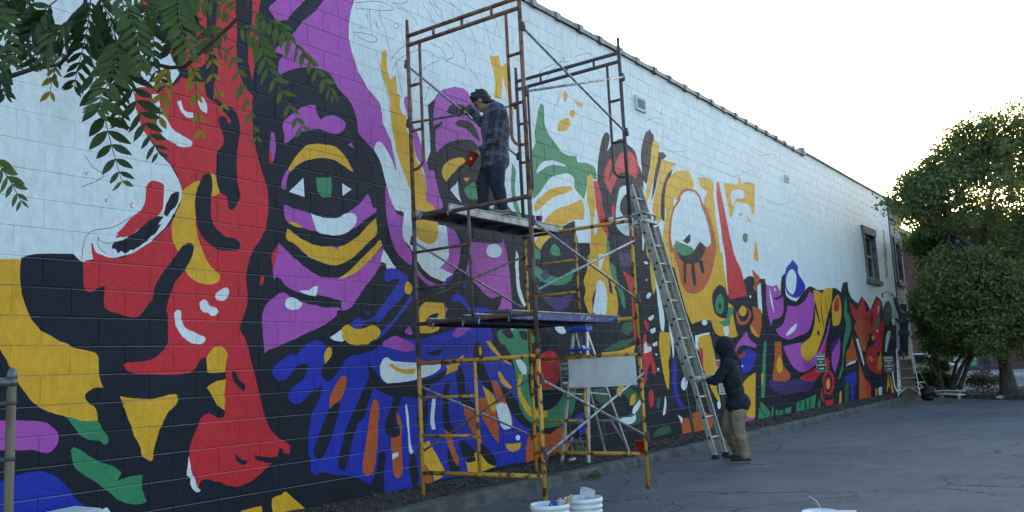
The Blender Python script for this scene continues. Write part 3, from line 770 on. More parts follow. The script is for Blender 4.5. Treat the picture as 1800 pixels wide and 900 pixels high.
def tri_cell(x0, x1, z0, z1, extra=()):
    """triangulate one rectangle with the paint outlines in it; returns verts, tris, colours"""
    sel = np.where((smin[:, 0] < x1) & (smax[:, 0] > x0) & (smin[:, 1] < z1) & (smax[:, 1] > z0))[0]
    vv = [Vector((x0, z0)), Vector((x1, z0)), Vector((x1, z1)), Vector((x0, z1))]; ee = [(0, 1), (1, 2), (2, 3), (3, 0)]
    for i in sel:
        r = clip_seg(SA[i, :2], SA[i, 2:], x0, x1, z0, z1)
        if r is None: continue
        ee.append((len(vv), len(vv)+1)); vv += [Vector(r[0]), Vector(r[1])]
    if len(vv) == 4:
        vo = vv; tr = [(0, 1, 2, 3)]
    else:
        res = delaunay_2d_cdt(vv, ee, [], 1 if False else 0, 1e-6)
        vo = res[0]; tr = [tuple(f) for f in res[2] if len(f) >= 3]
    V_ = np.array([[q[0], q[1]] for q in vo])
    C_ = np.array([V_[list(f)].mean(0) for f in tr])
    return V_, tr, colour_of(C_)
def block_geo(bk, mb, y0):
    x0, x1, z0, z1 = bk
    V_, tr, cc = tri_cell(x0, x1, z0, z1)
    tx_, tz_ = rng.uniform(-.005, .005), rng.uniform(-.010, .010); cx_, cz_ = (x0+x1)/2, (z0+z1)/2
    fv = [(min(max(x, x0+BEV), x1-BEV), y0+tx_*(x-cx_)+tz_*(z-cz_), min(max(z, z0+BEV), z1-BEV)) for x, z in V_]
    base = len(mb.v); mb.v += fv
    cnt = {}
    for f, c in zip(tr, cc):
        q = V_[list(f)]; ar = sum(q[i-1][0]*q[i][1]-q[i][0]*q[i-1][1] for i in range(len(f)))
        f = f if ar > 0 else f[::-1]
        mb.f.append(tuple(base+i for i in f)); mb.mi.append(int(c)); mb.sm.append(False)
        for i in range(len(f)):
            e = (f[i-1], f[i]); cnt[e] = int(c)
    # chamfered rim going back to the joint
    back = {}
    for (a, b), c in cnt.items():
        if (b, a) in cnt: continue
        for q in (a, b):
            if q not in back:
                back[q] = len(mb.v); mb.v.append((V_[q][0], YW+DEP, V_[q][1]))
        mb.f.append((base+b, base+a, back[a], back[b])); mb.mi.append(c); mb.sm.append(False)
bld = thing('painted_block_building', 'long white concrete block building with a half painted colourful mural of faces', 'building', (16, YW, 0))
scored = []
for bk in blocks:
    cx, cz = (bk[0]+bk[1])/2, (bk[2]+bk[3])/2
    if any(h[0] < cx < h[1] and h[2] < cz < h[3] for h in HOLES) : continue
    x, y, w = to_px((cx, YW, cz)); vis = w > .5 and -20 < x < 1820 and -20 < y < 920
    scored.append((-1e9 if not vis else (bk[1]-bk[0])*(bk[3]-bk[2])/w**3*1e4, bk))
scored.sort(key=lambda q: -q[0])
field = MB()
for n_, (sc, bk) in enumerate(scored):
    y0 = YW + rng.uniform(-.0012, .0012)
    if n_ < 300:
        mb = MB(); block_geo(bk, mb, y0)
        ob = part(mb, 'block', PMATS, bld)
    else:
        # trim blocks that run into an opening
        for h in HOLES:
            if bk[2] < h[3] and bk[3] > h[2] and bk[0] < h[1] and bk[1] > h[0]:
                if bk[0] < h[0]: bk = (bk[0], h[0], bk[2], bk[3])
                elif bk[1] > h[1]: bk = (h[1], bk[1], bk[2], bk[3])
        block_geo(bk, field, y0)
tag(part(field, 'blockwork', PMATS, bld), kind='stuff')
# mortar joints: one painted strip per bed joint and the head joints behind the blocks
mj = MB()
def mortar(x0, x1, z0, z1):
    V_, tr, cc = tri_cell(x0, x1, z0, z1); b = len(mj.v)
    mj.v += [(x, YW+DEP, z) for x, z in V_]
    for f, c in zip(tr, cc):
        q = V_[list(f)]; ar = sum(q[i-1][0]*q[i][1]-q[i][0]*q[i-1][1] for i in range(len(f)))
        mj.f.append(tuple(b+i for i in (f if ar > 0 else f[::-1]))); mj.mi.append(int(c)); mj.sm.append(False)
k = K_LO
xs = [X_BEG + i*(X_END-X_BEG)/24 for i in range(25)]
while ZJ0 + k*COURSE < Z_TOP_B:
    zc = ZJ0+k*COURSE
    for a, b in zip(xs[:-1], xs[1:]):
        if zc+JH < (Z_TOP_A if a < X_STEP else Z_TOP_B):
            h = HOLES[0]
            if h[2] < zc < h[3] and a < h[1] and b > h[0]:
                if a < h[0]: mortar(a, h[0], zc-JH, zc+JH)
                if b > h[1]: mortar(h[1], b, zc-JH, zc+JH)
            else: mortar(a, b, zc-JH, zc+JH)
    k += 1
for bk in blocks:
    if bk[1]+2*JV < X_END and not any(h[0]-.05 < bk[1] < h[1]+.05 and h[2]-.1 < bk[2] < h[3] for h in HOLES): mortar(bk[1], bk[1]+2*JV, bk[2], bk[3])
part(mj, 'mortar', PMATS, bld)
# ---- solid core of the building (behind the blocks), with the opening left free
M_core = mat('core_grey', (.25, .24, .23), .9)
h = HOLES[0]; yb = YW+DEP+.004; cr = MB()
def cbox(x0, x1, y0, y1, z0, z1): cr.box(((x0+x1)/2, (y0+y1)/2, (z0+z1)/2), (x1-x0, y1-y0, z1-z0))
cbox(X_BEG, h[0], yb, yb+.25, -.1, Z_TOP_A-.03); cbox(h[1], X_END-.01, yb, yb+.25, -.1, Z_TOP_B-.03)
cbox(h[0], h[1], yb, yb+.25, -.1, h[2]); cbox(h[0], h[1], yb, yb+.25, h[3], Z_TOP_B-.03)
cbox(X_STEP, h[0], yb+.001, yb+.24, Z_TOP_A-.03, Z_TOP_B-.03)
cbox(X_BEG, 37, YW+14, YW+14.25, -.1, Z_TOP_A); cbox(X_BEG-.25, X_BEG, yb, YW+14.25, -.1, Z_TOP_A)
cbox(X_BEG, 37, yb+.25, YW+14, Z_TOP_A-.75, Z_TOP_A-.55)
part(cr, 'core_wall', M_core, bld)

# ---- coping tiles with a raised lip at every joint
M_cop = mat('glazed_coping', (.10, .095, .09), .5, (.24, .24, .235), scale=9, mix=1, bump=.3, bscale=30, lo=.42, hi=.6)
lips = [on_y(x, y).x for x, y in ((1228, 175), (1250, 189), (1272.7, 201.7), (1293, 212.7), (1312.7, 224), (1330, 233), (1348, 244), (1365, 253), (1380, 262))]
TL = (lips[-1]-lips[0])/(len(lips)-1)
x = lips[0]
while x > X_BEG: x -= TL
rngc = random.Random(5)
def coping_tile():
    mb = MB(); w0, w1 = -.045, .33
    def arch(xa, xb, o, zt):
        prof = [(w0-o, -.05-o), (w0-o, .03+o*.5), (w0+.06, .055+o+zt), ((w0+w1)/2, .085+o+zt), (w1-.06, .055+o), (w1+o, .03), (w1+o, -.05-o)]
        n = len(prof)
        mb.add([(xa, a, b) for a, b in prof]+[(xb, a, b) for a, b in prof], [(i, i+1, n+i+1, n+i) for i in range(n-1)]+[tuple(range(n)), tuple(range(n, 2*n))[::-1]])
    arch(-.01, TL-.09, 0, 0); arch(TL-.11, TL+.012, .022, .008)
    return mb.mesh('coping_tile', M_cop)
ctm = coping_tile()
while x < X_STEP-.2:
    ob = bpy.data.objects.new('coping_tile', ctm); col.objects.link(ob); ob.parent = bld
    ob.location = (x-16, rngc.uniform(-.008, .008), Z_TOP_A+.035+rngc.uniform(-.008, .008)); ob.rotation_euler = (rngc.uniform(-.04, .04), rngc.uniform(-.012, .012), rngc.uniform(-.01, .01))
    x += TL
M_edge = mat('roof_edge_metal', (.16, .15, .14), .55, (.3, .27, .24), scale=14, mix=.8, bump=.2)
mb = MB(); mb.box((X_STEP+.05, YW+.12, Z_TOP_A+.07), (.16, .4, .22), bev=.01); part(mb, 'parapet_end', M_edge, bld)
mb = MB(); n = 14
for i in range(n):
    a = X_STEP+.13+(X_END-X_STEP-.13)*i/n; b = X_STEP+.13+(X_END-X_STEP-.13)*(i+1)/n
    mb.box(((a+b)/2, YW+.13, Z_TOP_B+.025+rngc.uniform(-.006, .006)), (b-a-.004, .36, .05))
part(mb, 'roof_edge', M_edge, bld)
# ---- louvred vents
M_vent = mat('vent_grey_paint', (.42, .47, .5), .5, (.3, .33, .35), scale=20, mix=.6)
M_dark = mat('dark_gap', (.02, .02, .022), .8)
def vent(px0, py0, px1, py1, n):
    a, b = on_y(px0, py0), on_y(px1, py1); x0, x1, z0, z1 = a.x, b.x, b.z, a.z
    mb = MB(); t = .045
    for (xa, xb, za, zb) in ((x0, x1, z0, z0+t), (x0, x1, z1-t, z1), (x0, x0+t, z0+t, z1-t), (x1-t, x1, z0+t, z1-t)):
        mb.box(((xa+xb)/2, YW-.012, (za+zb)/2), (xb-xa, .04, zb-za))
    fr = part(mb, 'vent_frame', M_vent, bld)
    mb = MB(); mb.box(((x0+x1)/2, YW-.0045, (z0+z1)/2), (x1-x0-2*t+.01, .006, z1-z0-2*t+.01)); sub(mb, 'vent_back', M_dark, fr, bld)
    for i in range(n):
        z = z0+t+(z1-z0-2*t)*(i+.5)/n
        mb = MB(); mb.box(((x0+x1)/2, YW-.02, z), (x1-x0-2*t, .03, .008), Matrix.Rotation(rad(-38), 3, 'X')); sub(mb, 'slat', M_vent, fr, bld)
vent(1114.5, 167, 1134, 200, 12)
vent(1378.5, 307.5, 1385.5, 322, 7)
# ---- old sash windows: stone lintel, sill, jambs, sash, glass
M_trim = mat('weathered_trim', (.16, .165, .18), .8, (.07, .07, .075), scale=8, mix=1, bump=.4)
M_sash = mat('sash_grey', (.35, .36, .37), .7, (.2, .2, .2), scale=15, mix=.8)
M_glass = mat('window_glass', (.02, .025, .03), .06, spec=.8)
def sash_window(x0, x1, z0, z1, yw, owner, depth=.16):
    w = x1-x0; H = z1-z0
    mb = MB(); mb.box(((x0+x1)/2, yw+depth-.03, (z0+z1)/2), (w-.02, .03, H-.02)); wn_ = part(mb, 'window', M_glass, owner)
    mb = MB(); L = .24
    mb.prism([Vector((x0-.06, yw-.06, z1-L*.5)), Vector((x1+.06, yw-.06, z1-L*.5)), Vector((x1+.11, yw-.06, z1+L*.5)), Vector((x0-.11, yw-.06, z1+L*.5))], (0, .1, 0)); sub(mb, 'lintel', M_trim, wn_, owner)
    mb = MB(); mb.box(((x0+x1)/2, yw-.01, z0-.07), (w+.22, .2, .15), bev=.01); sub(mb, 'sill', M_trim, wn_, owner)
    for xx in (x0+.06, x1-.06):
        mb = MB(); mb.box((xx, yw+depth/2-.02, (z0+z1)/2), (.13, depth+.05, H)); sub(mb, 'jamb', M_trim, wn_, owner)
    for zz in (z0+.05, (z0+z1)/2, z1-.16):
        mb = MB(); mb.box(((x0+x1)/2, yw+depth-.06, zz), (w-.26, .04, .07)); sub(mb, 'rail', M_sash, wn_, owner)
    for xx in (x0+.16, x1-.16):
        mb = MB(); mb.box((xx, yw+depth-.058, (z0+z1)/2), (.06, .044, H-.05)); sub(mb, 'stile', M_sash, wn_, owner)
sash_window(win_a[0], win_a[1], win_z[0], win_z[1], YW, bld)
# ---- street front of the building: tan masonry return with a dark cornice
XF = on_y(1597, 520).x
M_tan = mat('tan_stucco', (.46, .37, .24), .9, (.3, .28, .25), scale=1.6, mix=1, bump=.5, bscale=25, lo=.42, hi=.58)
fb = MB()
w2 = (on_y(1577.5, 470).x, on_y(1588, 470).x); wz2 = (on_y(1583, 496).z, on_y(1582, 426).z); YF = YW+.05
h2 = (w2[0]+.05, w2[1]-.05, wz2[0]+.1, wz2[1]-.1)
ZT2 = Z_TOP_B-.05
def fbox(x0, x1, z0, z1): fb.box(((x0+x1)/2, YF+.2, (z0+z1)/2), (x1-x0, .4, z1-z0))
fbox(X_END, h2[0], -.1, ZT2); fbox(h2[1], XF, -.1, ZT2); fbox(h2[0], h2[1], -.1, h2[2]); fbox(h2[0], h2[1], h2[3], ZT2)
fb.box((XF-.2, YF+7, ZT2/2), (.4, 13.6, ZT2))
part(fb, 'front_bay_wall', M_tan, bld)
sash_window(w2[0], w2[1], wz2[0], wz2[1], YF, bld)
M_corn = mat('dark_cornice', (.07, .068, .07), .7, (.13, .12, .12), scale=12, mix=1, bump=.3)
mb = MB(); xa = X_END+.03
mb.box(((xa+XF+.35)/2, YF+.05, ZT2-.02), (XF+.35-xa, .5, .2), bev=.02); mb.box(((xa+XF+.2)/2, YF+.1, ZT2-.2), (XF+.2-xa, .34, .18), bev=.02)
mb.box((XF-.1, YF+.02, ZT2-.48), (.35, .2, .4), bev=.03); mb.box((xa+.5, YF-.02, ZT2-.45), (.9, .12, .36), bev=.03)
part(mb, 'cornice', M_corn, bld)
mb = MB(); mb.tube([(X_END+.09, YF-.045, .3), (X_END+.09, YF-.045, ZT2-.6)], .035); part(mb, 'downpipe', M_trim, bld)
# bare concrete footing strip under the paint
M_foot = mat('bare_footing', (.10, .10, .105), .9, (.2, .2, .2), scale=7, mix=.8, bump=.6, bscale=30)
mb = MB(); mb.box(((X_BEG+X_END)/2, YW+.12, .02), (X_END-X_BEG, .27, .24)); part(mb, 'footing', M_foot, bld)

# ================================================================== ground
def asphalt_mat():
    m = bpy.data.materials.new('asphalt'); m.use_nodes = True; nt = m.node_tree; pb = nt.nodes['Principled BSDF']
    geo = nd(nt, 'ShaderNodeNewGeometry')
    def noise(sc, det, rg=.6):
        t = nd(nt, 'ShaderNodeTexNoise'); t.inputs['Scale'].default_value = sc; t.inputs['Detail'].default_value = det; t.inputs['Roughness'].default_value = rg
        nt.links.new(geo.outputs['Position'], t.inputs['Vector']); return t
    big = noise(.35, 5); fine = noise(70, 3, .8); pat = noise(2.2, 6)
    r1 = nd(nt, 'ShaderNodeValToRGB'); e = r1.color_ramp.elements
    e[0].position, e[0].color = .32, (.07, .072, .077, 1); e[1].position, e[1].color = .7, (.13, .134, .14, 1)
    nt.links.new(big.outputs['Fac'], r1.inputs[0])
    mx = nd(nt, 'ShaderNodeMix'); mx.data_type = 'RGBA'; mx.blend_type = 'MULTIPLY'; mx.inputs[0].default_value = .8
    r2 = nd(nt, 'ShaderNodeValToRGB'); e = r2.color_ramp.elements; e[0].position, e[0].color = .35, (.76, .76, .76, 1); e[1].position, e[1].color = .65, (1.15, 1.15, 1.15, 1)
    nt.links.new(pat.outputs['Fac'], r2.inputs[0]); nt.links.new(r1.outputs[0], mx.inputs[6]); nt.links.new(r2.outputs[0], mx.inputs[7])
    # pale stone chips
    vo = nd(nt, 'ShaderNodeTexVoronoi'); vo.inputs['Scale'].default_value = 95; nt.links.new(geo.outputs['Position'], vo.inputs['Vector'])
    r3 = nd(nt, 'ShaderNodeValToRGB'); e = r3.color_ramp.elements; e[0].position, e[0].color = .92, (0, 0, 0, 1); e[1].position, e[1].color = .96, (1, 1, 1, 1)
    sp = nd(nt, 'ShaderNodeSeparateColor'); nt.links.new(vo.outputs['Color'], sp.inputs[0]); nt.links.new(sp.outputs[0], r3.inputs[0])
    m2 = nd(nt, 'ShaderNodeMix'); m2.data_type = 'RGBA'; nt.links.new(r3.outputs[0], m2.inputs[0]); nt.links.new(mx.outputs[2], m2.inputs[6]); m2.inputs[7].default_value = (.22, .22, .22, 1)
    # cracks: distorted voronoi edges, only in places
    dn = noise(1.3, 4); va = nd(nt, 'ShaderNodeVectorMath'); va.operation = 'MULTIPLY_ADD'; va.inputs[1].default_value = (.9, .9, 0)
    nt.links.new(dn.outputs['Color'], va.inputs[0]); nt.links.new(geo.outputs['Position'], va.inputs[2])
    vc = nd(nt, 'ShaderNodeTexVoronoi'); vc.feature = 'DISTANCE_TO_EDGE'; vc.inputs['Scale'].default_value = .42; nt.links.new(va.outputs[0], vc.inputs['Vector'])
    r4 = nd(nt, 'ShaderNodeValToRGB'); e = r4.color_ramp.elements; e[0].position, e[0].color = .0, (1, 1, 1, 1); e[1].position, e[1].color = .008, (0, 0, 0, 1)
    nt.links.new(vc.outputs['Distance'], r4.inputs[0])
    gate = noise(.6, 2); rg = nd(nt, 'ShaderNodeValToRGB'); e = rg.color_ramp.elements; e[0].position = .42; e[1].position = .5
    nt.links.new(gate.outputs['Fac'], rg.inputs[0])
    mg = nd(nt, 'ShaderNodeMath'); mg.operation = 'MULTIPLY'; nt.links.new(r4.outputs[0], mg.inputs[0]); nt.links.new(rg.outputs[0], mg.inputs[1])
    m3 = nd(nt, 'ShaderNodeMix'); m3.data_type = 'RGBA'; nt.links.new(mg.outputs[0], m3.inputs[0]); nt.links.new(m2.outputs[2], m3.inputs[6]); m3.inputs[7].default_value = (.012, .012, .013, 1)
    nt.links.new(m3.outputs[2], pb.inputs['Base Color']); pb.inputs['Roughness'].default_value = .8; pb.inputs['Specular IOR Level'].default_value = .35
    sb = nd(nt, 'ShaderNodeMath'); sb.operation = 'SUBTRACT'; nt.links.new(fine.outputs['Fac'], sb.inputs[0]); nt.links.new(mg.outputs[0], sb.inputs[1])
    bp = nd(nt, 'ShaderNodeBump'); bp.inputs['Strength'].default_value = .55; bp.inputs['Distance'].default_value = .012
    nt.links.new(sb.outputs[0], bp.inputs['Height']); nt.links.new(bp.outputs[0], pb.inputs['Normal'])
    return m
M_asph = asphalt_mat()
# parking lot, meshed finely near the camera so that it can roll gently
mb = MB(); gx = [-60+2.0*i for i in range(61)]; gx += [70, 90, 130, 200, 400, 900]; gy = [-900, -400, -200, -120, -70]+[-50+2.0*i for i in range(36)]+[30, 60, 120, 300, 900]
for X in gx:
    for Y in gy:
        near = 2 < X < 27 and -20 < Y < 5.0
        mb.v.append((X, Y, (-.012+.012*math.sin(X*.7+Y*.4)*math.cos(Y*.6)) if near else 0.0))
ny = len(gy)
for i in range(len(gx)-1):
    for j in range(ny-1):
        mb.f.append((i*ny+j, (i+1)*ny+j, (i+1)*ny+j+1, i*ny+j+1)); mb.mi.append(0); mb.sm.append(True)
tag(mb.build('parking_lot_ground', M_asph), kind='structure')
# kerb and planting bed along the wall, then turning along the street end of the lot
M_kerb = mat('kerb_concrete', (.045, .046, .047), .9, (.11, .11, .108), scale=5, mix=1, bump=.7, bscale=45, lo=.35, hi=.68)
YK = 5.93; KC = on_z(1625, 698); KD = (on_z(1790, 703)-KC); KD.z = 0; KD.normalize()
KN = Vector((KD.y, -KD.x, 0));  KN = KN if KN.x > 0 else -KN      # away from the lot
def kerb_run(a, b, nrm, seglen=2.4):
    a = Vector(a); b = Vector(b); d = (b-a); L = d.length; d.normalize(); n = max(1, int(L/seglen)); mbk = MB(); rk = random.Random(int(L*10))
    for i in range(n):
        s0 = a+d*(L*i/n+.004); s1 = a+d*(L*(i+1)/n-.004); hh = .135+rk.uniform(-.012, .008); o = rk.uniform(-.012, .012)
        pr = [(0, -.1), (.0, .02), (.012, hh-.03), (.035, hh), (.15, hh+.004), (.155, -.1)]
        m_ = 6; q = []
        for t in range(m_+1):
            c = s0.lerp(s1, t/m_)
            for (u, z) in pr: q.append(c+nrm*(u+o+rk.uniform(-.004, .004))+Vector((0, 0, z+(rk.uniform(-.007, .005) if z > .05 else 0))))
        k_ = len(pr); fs = [(t*k_+j, t*k_+j+1, (t+1)*k_+j+1, (t+1)*k_+j) for t in range(m_) for j in range(k_-1)]
        fs += [tuple(range(k_)), tuple(range(m_*k_, m_*k_+k_))[::-1]]
        mbk.add(q, fs)
    return mbk
kc = Vector((KC.x, YK, 0))
tag(kerb_run((-6, YK, 0), kc, Vector((0, 1, 0))).build('kerb', M_kerb), kind='structure')
ke = kc+KD*22
tag(kerb_run(kc, ke, KN).build('kerb_street_end', M_kerb), kind='structure')
M_soil = mat('dark_soil', (.022, .019, .017), .95, (.06, .052, .045), scale=18, mix=1, bump=1.0, bscale=40, lo=.4, hi=.66)
def bed(poly_rows, name, amp=.025, seed=1):
    """rows: list of lists of Vector"""
    rr = random.Random(seed); mbb = MB(); w = len(poly_rows[0])
    for i, row in enumerate(poly_rows):
        for j, q in enumerate(row):
            mbb.v.append((q[0], q[1], q[2]+(rr.uniform(-amp, amp) if 0 < j < w-1 else 0)))
    for i in range(len(poly_rows)-1):
        for j in range(w-1): mbb.f.append((i*w+j, (i+1)*w+j, (i+1)*w+j+1, i*w+j+1)); mbb.mi.append(0); mbb.sm.append(True)
    return tag(mbb.build(name, M_soil), kind='structure')
def bed_z(y): return .118 + (max(0, y-6.08)/.67)*.065
bed([[(x_, y_, bed_z(y_)) for y_ in (6.06, 6.18, 6.3, 6.42, 6.54, 6.66, 6.80)] for x_ in [-6+.12*i for i in range(int(40/.12))]], 'planting_bed', .014)
rows = []
for i in range(60):
    s_ = i/59*22; a = kc+KD*s_
    rows.append([Vector((*(a+KN*t).xy, z)) for t, z in ((.14, .12), (.6, .14), (1.3, .16), (2.2, .17), (3.0, .16), (3.8, .14), (4.6, .10), (5.4, .04))])
bed(rows, 'street_planting_bed', .03, 4)
# ================================================================== scaffold tower
def worn(name, base, rust, lo, hi, scale=14, rough=.55, metal=0.0):
    return mat(name, base, rough, rust, scale=scale, mix=1.0, bump=.25, bscale=90, lo=lo, hi=hi, metal=metal, detail=8, rough2=.85)
M_yel = worn('scaffold_yellow', (.50, .25, .025), (.09, .035, .015), .52, .6)
M_rust = worn('scaffold_rust_brown', (.25, .10, .045), (.07, .038, .03), .42, .62)
M_dkst = worn('scaffold_dark_steel', (.055, .055, .065), (.12, .06, .04), .5, .66)
M_grst = worn('scaffold_grey_rust', (.10, .085, .085), (.10, .045, .025), .42, .56, 9)
M_galv = worn('galvanised_tube', (.34, .36, .38), (.22, .2, .19), .45, .66, 20, .42, .6)
SX1, SX2, SYC, SYL = 7.185, 9.32, 4.82, 6.365
SR = .0225
Z1, Z2, Z3 = 1.55, 3.137, 5.21
sc = thing('scaffold_tower', 'three storey rusty yellow and brown tube scaffold tower in front of the mural', 'scaffold', (SX1, SYC, 0))
def tpart(name, pts, r, m, n=10):
    mb = MB(); mb.tube(pts, r, n); return part(mb, name, m, sc)
def low_frame(x, zb, zt, m, feet, mleg=None):
    ml = mleg or m
    tpart('leg', [(x, SYC, feet[0]), (x, SYC, zt)], SR, ml); tpart('leg', [(x, SYL, feet[1]), (x, SYL, zt)], SR, ml)
    ym = 5.60
    tpart('rail', [(x, SYC, zt-.02), (x, SYL, zt-.02)], SR, m); tpart('rail', [(x, SYC, zb+.40), (x, SYL, zb+.40)], SR, m)
    tpart('post', [(x, ym, zb+.40), (x, ym, zt-.02)], .017, m)
    for z in (zb+.785, zb+1.185): tpart('rung', [(x, ym, z), (x, SYL, z)], .0155, m)
low_frame(SX1, -.02, Z1, M_yel, (-.01, .09)); low_frame(SX2, -.02, Z1, M_yel, (-.01, .09))
low_frame(SX1, Z1, Z2, M_grst, (Z1, Z1)); low_frame(SX2, Z1, Z2, M_yel, (Z1, Z1))
def walk_frame(x, m):
    for y, s in ((SYC, 1), (SYL, -1)):
        tpart('leg', [(x, y, Z2), (x, y, Z3+.07)], SR, m); tpart('coupling_pin', [(x, y, Z3+.05), (x, y, Z3+.19)], .0185, M_dkst)
        yi = y+s*.175
        cv = [(x, yi, 5.10), (x, yi, 3.78)]+[(x, yi-s*.12*(1-math.cos(t)), 3.78-.12*math.sin(t)) for t in (.4, .8, 1.2, 1.57)]+[(x, y, 3.655)]
        tpart('post', cv, .017, m)
        for z in (4.62, 4.10): tpart('rung', [(x, y, z), (x, yi, z)], .0165, m)
    tpart('rail', [(x, SYC, 5.21), (x, SYL, 5.21)], SR, m); tpart('rail', [(x, SYC, 5.10), (x, SYL, 5.10)], SR, m)
    for y in (5.18, 5.58, 5.98): tpart('strut', [(x, y, 5.10), (x, y, 5.21)], .016, m)
walk_frame(SX1, M_rust); walk_frame(SX2, M_dkst)
for y in (SYC, SYL):
    so = -.028 if y == SYC else .028
    for (za, zb, mm) in ((.585, 1.305, M_galv), (2.175, 2.87, M_galv), (4.20, 4.89, M_galv)):
        for s, (a, b) in enumerate(((za, zb), (zb, za))):
            yo = y+so*(1 if s else 1.9)*(-1 if y == SYC else -1)*-1
            yo = y+so+(.012 if s else -.012)
            tpart('cross_brace', [(SX1, yo, a), (SX2, yo, b)], .0135, mm if y == SYC or s else M_grst, 8)
        for x in (SX1, SX2):
            for z in (za, zb):
                mb = MB(); mb.box((x, y+so*.75, z), (.034, .05, .10), bev=.006); mb.box((x, y+so*1.5, z-.02), (.02, .03, .05)); part(mb, 'brace_lock', M_dkst, sc)
for (x, y, m) in ((SX1, SYC, M_rust), (SX2, SYC, M_dkst), (SX1, SYL, M_rust), (SX2, SYL, M_dkst)):
    for z in (Z1, Z2):
        mb = MB(); mb.tube([(x, y, z-.05), (x, y, z+.05)], SR+.0035, 10); part(mb, 'coupler', m, sc)
# ---- walk planks resting on the frames
M_alu = mat('plank_aluminium', (.36, .36, .36), .5, (.2, .19, .18), scale=9, mix=1, bump=.3, bscale=50, metal=.35)
M_ply = mat('plank_underside', (.10, .095, .09), .85, (.05, .048, .045), scale=6, mix=1, stretch=(1, 8, 1))
M_bluep = mat('plank_blue_paint', (.010, .034, .16), .5, (.3, .32, .34), scale=13, mix=1, lo=.58, hi=.64, bump=.2)
M_plk2 = mat('plank_dark_blue', (.012, .02, .06), .6, (.05, .055, .06), scale=10, mix=1)
def plank(name_label, y0, y1, zr, side_mat, group=None, hookm=M_galv):
    t = thing('scaffold_plank', name_label, 'plank', (SX1, (y0+y1)/2, zr), group)
    zt = zr+.055
    mb = MB(); mb.box(((SX1+SX2)/2, (y0+y1)/2, zt-.012), (SX2-SX1-.05, y1-y0-.06, .02)); part(mb, 'deck', [M_ply], t)
    for yy, sg in ((y0+.015, 1), (y1-.015, -1)):
        mb = MB(); mb.beam((SX1-.06, yy, zt-.036), (SX2+.06, yy, zt-.036), .022, .08, bev=.004)
        mb.box(((SX1+SX2)/2, yy+sg*.02, zt-.072), (SX2-SX1-.06, .04, .008)); part(mb, 'side_beam', side_mat, t)
        mb = MB(); mb.box(((SX1+SX2)/2, yy, zt+.012), (SX2-SX1+.1, .034, .012)); part(mb, 'edge_strip', M_alu, t)
    for x, sg in ((SX1, -1), (SX2, 1)):
        for yy in (y0+.05, y1-.05):
            mb = MB(); pts = [(x-sg*.07, yy, zt-.03), (x-sg*.03, yy, zt-.012)]+[(x+.034*math.cos(a)*sg, yy, zr-.02+.036*math.sin(a)) for a in (2.4, 1.9, 1.4, .9, .4, 0)]+[(x+sg*.034, yy, zr-.045)]
            mb.tube(pts, .011, 6); part(mb, 'hook', hookm, t)
    for q in range(5):
        xx = SX1+.25+q*(SX2-SX1-.5)/4
        mb = MB(); mb.beam((xx, y0+.03, zt-.05), (xx, y1-.03, zt-.05), .04, .04); part(mb, 'cross_bar', M_ply, t)
    return t
plank('grey aluminium scaffold plank the plaid shirted man stands on', 5.80, 6.29, Z2-.02, M_alu)
plank('dark edged scaffold plank on the lower tier, beside the wall', 5.66, 6.17, 1.93, M_plk2)
plank('blue edged scaffold plank on the lower tier, away from the wall', 5.07, 5.55, 1.93, M_bluep)
# ---- translucent plastic sheet hung from the far lower frame
M_sheet = mat('frosted_plastic_sheet', (.86, .88, .89), .45, (.72, .75, .78), scale=5, mix=1, bump=.15, bscale=6)
nt = M_sheet.node_tree; pb = nt.nodes['Principled BSDF']; tr_ = nd(nt, 'ShaderNodeBsdfTranslucent'); tr_.inputs[0].default_value = (.6, .64, .67, 1); tp_ = nd(nt, 'ShaderNodeBsdfTransparent')
m1 = nd(nt, 'ShaderNodeMixShader'); m2 = nd(nt, 'ShaderNodeMixShader'); m1.inputs[0].default_value = .25; m2.inputs[0].default_value = .2
nt.links.new(pb.outputs[0], m1.inputs[1]); nt.links.new(tr_.outputs[0], m1.inputs[2]); nt.links.new(m1.outputs[0], m2.inputs[1]); nt.links.new(tp_.outputs[0], m2.inputs[2])
nt.links.new(m2.outputs[0], nt.nodes['Material Output'].inputs[0])
mb = MB(); nx, nz = 24, 10; ya, yb_, za, zb_ = 5.79, 4.86, 1.505, 1.165
for s_ in (0, 1):
    for i in range(nx+1):
        for j in range(nz+1):
            u, v = i/nx, j/nz
            mb.v.append((SX2-.03-s_*.0022+.006*math.sin(u*9)*v+.004*math.sin(u*23+v*3)-.004*(1 if abs(u-.27) < .03 else 0), ya+(yb_-ya)*u, za+(zb_-za)*v-.008*math.sin(u*3.1)*v+(.006 if s_ == 0 else .006)))
for s_ in (0, 1):
    for i in range(nx):
        for j in range(nz):
            b = s_*(nx+1)*(nz+1)+i*(nz+1)+j; q = (b, b+1, b+nz+2, b+nz+1); mb.f.append(q if s_ else q[::-1]); mb.mi.append(0); mb.sm.append(True)
tag(mb.build('plastic_sheet', M_sheet), 'frosted white plastic sheet hanging from the lower scaffold frame', 'sheet')

